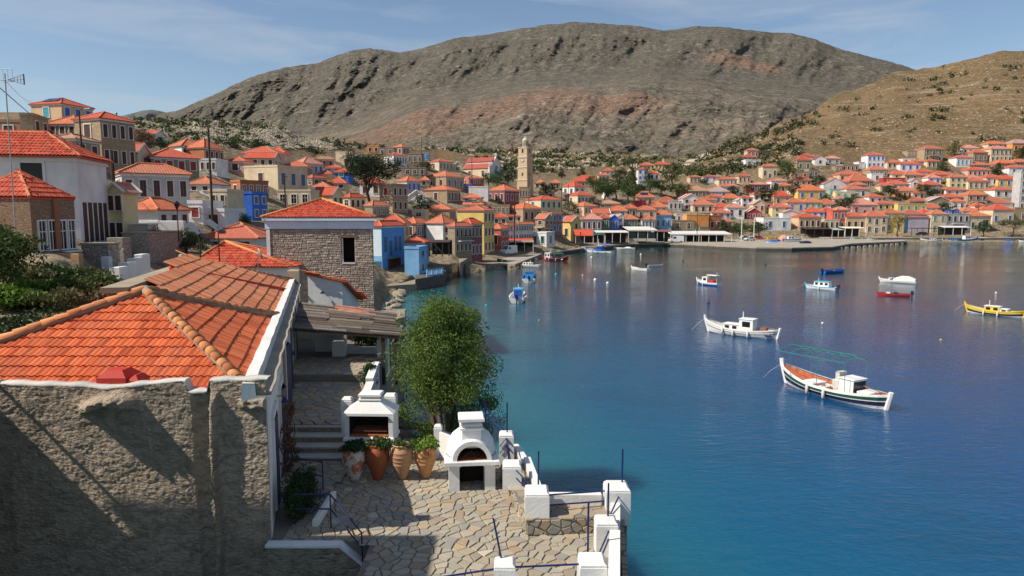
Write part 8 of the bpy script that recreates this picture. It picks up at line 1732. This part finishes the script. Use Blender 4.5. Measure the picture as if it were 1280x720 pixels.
# ------------------------------------------------------------------ trees one can tell apart
TREES = [
 (462, 262, 66, 62, 'pine', 'umb', 'great dark spreading pine above the left harbour roofs'), (440, 224, 40, 17, 'pine', 'col', 'dark cypress left of the great pine'), (530, 218, 17, 25, 'dark', 'round', 'dark round tree below the pale blue house'), (527, 268, 24, 34, 'dark', 'round', 'dark tree in front of the white gabled house with solar panels'), (494, 222, 24, 20, 'pine', 'flat', 'low dark pine right beside the great pine'),
 (611, 236, 22, 16, 'mid', 'round', 'green tree before the church flank'), (634, 235, 30, 30, 'dark', 'round', 'large dark tree between church and bell tower'), (621, 234, 16, 18, 'mid', 'round', 'low tree under the church front'), (684, 247, 20, 30, 'dark', 'flat', 'dark tree just right of the bell tower'), (702, 222, 16, 12, 'dark', 'cone', 'dark conifer on the slope right of the bell tower'), (727, 224, 20, 14, 'dark', 'cone', 'dark pointed conifer above the very wide red roof'),
 (742, 240, 22, 22, 'mid', 'round', 'green tree at the left end of the park'), (756, 252, 30, 34, 'mid', 'round', 'large green tree in the left park'), (775, 232, 22, 26, 'dark', 'round', 'dark tree at the top of the park'), (770, 250, 28, 30, 'dark', 'round', 'dark tree in the middle of the park'), (786, 256, 34, 26, 'mid', 'round', 'tall green tree in the lower park'), (790, 236, 30, 14, 'dark', 'col', 'tall dark cypress in the park'), (797, 250, 22, 22, 'dark', 'round', 'dark tree behind the solar panel roof'),
 (808, 226, 22, 13, 'pine', 'cone', 'blue green conifer before the tall white park house'), (812, 242, 20, 26, 'mid', 'round', 'green tree right of the park'), (826, 246, 22, 26, 'dark', 'round', 'dark tree at the right end of the park'), (840, 236, 32, 26, 'olive', 'round', 'tall brownish eucalyptus below the bright yellow pair'), (846, 248, 20, 24, 'mid', 'round', 'green tree under the tall eucalyptus'), (783, 244, 20, 18, 'mid', 'flat', 'low green tree by the peach park house'),
 (904, 298, 22, 22, 'dark', 'round', 'left ficus tree on the harbour square'), (924, 298, 21, 30, 'mid', 'round', 'middle ficus tree on the harbour square'), (948, 298, 23, 32, 'dark', 'round', 'right ficus tree on the harbour square'), (956, 253, 20, 26, 'dark', 'round', 'big dark tree right of the white narrow house'), (935, 244, 15, 16, 'dark', 'round', 'dark bushy tree left of the crimson house'), (970, 243, 15, 16, 'dark', 'round', 'dark tree right of the crimson white framed house'), (916, 244, 12, 14, 'dark', 'round', 'small dark tree in front of the orange roofed white house'),
 (985, 230, 30, 26, 'mid', 'round', 'tall green tree beside the cream porch house'), (976, 214, 16, 14, 'mid', 'round', 'small tree above the tall green tree'), (992, 246, 18, 18, 'dark', 'round', 'dark tree left of the large yellow house'), (1024, 233, 13, 24, 'dark', 'round', 'rounded dark hedge tree above the large yellow house'), (1056, 265, 20, 28, 'dark', 'round', 'dark garden trees left of the big pink house'), (1068, 258, 16, 22, 'mid', 'round', 'green garden tree above the big pink house'),
 (1097, 252, 13, 22, 'dark', 'round', 'dark dome shaped tree right of the white red roofed house'), (1112, 250, 20, 22, 'dark', 'round', 'dark tree left of the orange columned house'), (1032, 252, 10, 14, 'dark', 'flat', 'small dark tree at the right corner of the large yellow house'), (1152, 249, 20, 20, 'dark', 'round', 'large dark tree right of the orange columned house'), (1166, 250, 16, 20, 'dark', 'round', 'second dark tree beside the tan grey windowed house'), (1182, 231, 10, 10, 'dark', 'round', 'small dark tree right of the tan grey windowed house'), (1182, 266, 14, 20, 'dark', 'round', 'dark tree behind the cream narrow house'), (1132, 250, 7, 20, 'dark', 'flat', 'low hedge below the orange columned house'),
 (1229, 296, 21, 25, 'dark', 'round', 'round dark waterfront tree before the green shuttered house'), (1265, 296, 22, 42, 'olive', 'umb', 'spreading tamarisk on the right waterfront'), (1122, 295, 27, 18, 'yel', 'umb', 'yellowing palm like tree on the waterfront'), (1246, 219, 15, 16, 'dark', 'round', 'dark tree right of the dusty rose house'), (1277, 204, 20, 20, 'dark', 'round', 'dark tree under the orange house at the upper right'), (1178, 213, 12, 16, 'mid', 'flat', 'green bush beside the cream cottage'), (1193, 196, 18, 22, 'olive', 'round', 'scrubby tree left of the top row porch house'), (857, 250, 20, 16, 'olive', 'umb', 'drooping palm beside the brown roofed house'), (880, 230, 8, 12, 'dark', 'round', 'bush between peach and white cottages'),
 (100, 204, 24, 26, 'mid', 'round', 'green tree below the tall tan stone house'), (178, 192, 30, 34, 'dry', 'round', 'brownish creeper tree against the tall tan stone house'), (200, 190, 20, 26, 'dark', 'round', 'dark tree below the small white gabled house'), (222, 189, 18, 24, 'dark', 'round', 'dark tree left of the orange roofed white house'), (196, 322, 42, 18, 'dry', 'col', 'dark brown vine column beside the lane'), (232, 326, 42, 38, 'dark', 'round', 'dark round bush tree behind the orange roof'), (252, 318, 26, 28, 'dark', 'round', 'dark bush left of the large red hip roof'), (300, 300, 36, 34, 'mid', 'round', 'pale green tree before the bright blue house'), (316, 306, 20, 20, 'mid', 'round', 'green bush at the foot of the bright blue house'),
 (366, 274, 18, 26, 'mid', 'round', 'green garden tree behind the grey stone house'), (343, 272, 12, 22, 'mid', 'round', 'green shrub under the roofless cream wall'), (394, 196, 15, 26, 'dark', 'round', 'dark trees above the brown roofed stone house'), (318, 186, 12, 26, 'dark', 'flat', 'dark hedge trees on the left ridge'), (290, 184, 10, 16, 'dark', 'flat', 'dark shrub trees on the rocky left ridge'), (272, 196, 12, 16, 'dark', 'round', 'dark shrub above the terracotta brick house'), (188, 162, 9, 9, 'dark', 'cone', 'lone pointed tree on the left ridge'), (412, 238, 12, 14, 'mid', 'round', 'small green tree left of the yellow sided house'), (548, 300, 22, 18, 'dark', 'round', 'dark tree between brown fronted and white gallery houses'), (742, 262, 16, 20, 'dark', 'round', 'dark garden tree right of the five windowed cream house'), (712, 262, 11, 20, 'mid', 'flat', 'green bushes under the five windowed cream house'), (380, 244, 10, 12, 'mid', 'round', 'green shrub beside the stone framed windows'),
]
for i, (u, vb, hp, wp_, kd, shp, lb) in enumerate(TREES):
    Y = 205.0 if u == 904 and False else TY(u, vb)
    if vb > 290 and u > 880: Y = 262 if u < 1000 else 270
    s = Y / FPX; p = at(u, vb, Y); col_ = shp in ('col',)
    tree(p - Vector((0, 0, .3)), hp * s + .3, wp_ * s, kd, lb, shp, i, 9000 if hp * wp_ > 3000 else (3600 if hp * wp_ > 1000 else 1300), .05 if shp in ('col', 'cone') or hp < 16 else (.42 if shp == 'umb' else .2), .02 if hp * wp_ > 3000 else (.026 if hp * wp_ > 1000 else .036), clumps=110 if hp * wp_ > 3000 else (70 if hp * wp_ > 1000 else 42), name='cypress_tree' if shp == 'col' else ('conifer_tree' if shp == 'cone' else 'tree'))
# ------------------------------------------------------------------ scrub and loose stones over the slopes
Xt, Yt, Zt, Ut, nrt = TERR
rs = np.random.RandomState(77)
def scatter(name, n, rows_, ufilter, mk, mat, dens=None):
    r0, r1 = rows_; out = []
    while len(out) < n:
        i = rs.randint(r0, r1, 4000); j = rs.randint(0, Xt.shape[1] - 1, 4000); fx, fy = rs.rand(4000), rs.rand(4000)
        u = Ut[i, j]; ok = ufilter(u, i)
        x = Xt[i, j] * (1 - fx) + Xt[i, j + 1] * fx; y = Yt[i, j] * (1 - fy) + Yt[i + 1, j] * fy; x = x * y / np.where(Yt[i, j] != 0, Yt[i, j], 1); z = Zt[i, j] * (1 - fy) + Zt[i + 1, j] * fy
        ok &= VROW[np.minimum(i, nrt - 1), j] < np.interp(u, [60, 250, 300, 420, 560, 650, 760, 860, 900, 950, 1000, 1100, 1200, 1280], [140, 176, 184, 184, 186, 216, 206, 222, 220, 206, 192, 188, 178, 176]) + 3; d = fbm(x / 28, y / 28, 3, 90) + .25 * fbm(x / 7, y / 7, 2, 91); ok &= (z > 4.0) & ((u < 1000) | (rs.rand(4000) < .16)) & ((d > dens) if dens is not None else True) & (rs.rand(4000) < np.clip((y / 300) ** 1.0, .15, 1))
        out += [(x[k], y[k], z[k]) for k in np.nonzero(ok)[0]]
    V, F = mk(np.array(out[:n])); o = link(name, np_mesh(name, V, F, mat, False)); tag(o, kind='stuff'); return o
def bushes(P):
    n = len(P); k = 26; c = np.repeat(P, k, 0); s = np.repeat(rs.uniform(.5, 1.7, n) * np.clip(P[:, 1] / 260, .5, 1.8), k)[:, None]
    g = rs.normal(size=(n * k, 3)) * np.array([.55, .55, .35]); p = c + g * s + np.array([0, 0, .45]) * s; a = rs.normal(size=p.shape); a /= np.linalg.norm(a, axis=1)[:, None]; b = np.cross(a, rs.normal(size=p.shape)); b /= np.linalg.norm(b, axis=1)[:, None]; q = s * .30
    V = np.stack([p - a * q - b * q * .5, p + a * q - b * q * .6, p + a * q * .8 + b * q * .6, p - a * q + b * q * .5], 1).reshape(-1, 3); return V, np.arange(len(V)).reshape(-1, 4)
def stones_(P):
    n = len(P); s = (rs.uniform(.2, 1.0, n) ** 2.5 * 1.3 * np.clip(P[:, 1] / 260, .5, 1.6) * np.where(P[:, 0] > 90, .55, 1))[:, None, None]; oc = np.array([[1, 0, 0], [0, 1, 0], [-1, 0, 0], [0, -1, 0], [0, 0, .7], [0, 0, -.4]], float)
    V = P[:, None, :] + oc[None] * s * rs.uniform(.6, 1.3, (n, 6, 3)); f = np.array([(0, 1, 4), (1, 2, 4), (2, 3, 4), (3, 0, 4)]); F = (np.arange(n)[:, None, None] * 6 + f[None]).reshape(-1, 3); return V.reshape(-1, 3), F
SHR = foliage_mat('scrub', (.045, .055, .022), (.095, .095, .04)); LST = plain('loose_stone', (.33, .28, .205), .95, 0, .1, .3, .6)
scatter('hillside_scrub', 950, (62, nrt - 2), lambda u, i: u > -100, bushes, SHR, .06); scatter('hillside_scrub', 250, (40, nrt - 2), lambda u, i: (u > 60) & (u < 900), bushes, FOL['mid'], -.1)
scatter('loose_stones', 9000, (60, nrt - 2), lambda u, i: u > -100, stones_, LST, -.05); scatter('loose_stones', 7000, (95, nrt - 2), lambda u, i: (u > 150) & (u < 480), stones_, LST, -.3)

scatter('hillside_scrub', 120, (105, nrt - 2), lambda u, i: (u > 872) & (u < 1015), bushes, SHR, -.2)
def track(name, pts, wd_, lift=.35):
    P = []
    for i in range(len(pts) - 1):
        for k in range(6):
            f = k / 6; u = pts[i][0] * (1 - f) + pts[i + 1][0] * f; v = pts[i][1] * (1 - f) + pts[i + 1][1] * f; P.append(at(u, v, TY(u, v)))
    mb = MB()
    for i in range(len(P) - 1):
        d = (P[i + 1] - P[i]); d.z = 0; n = Vector((-d.y, d.x, 0)).normalized() * wd_; up = Vector((0, 0, lift)); q = [P[i] - n + up, P[i + 1] - n + up, P[i + 1] + n + up, P[i] + n + up]; mb.add(q + [x - Vector((0, 0, 3)) for x in q], [(0, 1, 2, 3), (4, 5, 1, 0), (6, 7, 3, 2)])
    tag(mb.build(name, plaster('track_dirt', (.46, .39, .29), .15, .95, .4, .3)), kind='structure')
track('hill_track', [(778, 216), (789, 213.5), (793, 210), (789, 207), (782, 203)], 2.2); track('hill_road', [(852, 210), (864, 201), (876, 195), (890, 190.5), (904, 187)], 2.6)
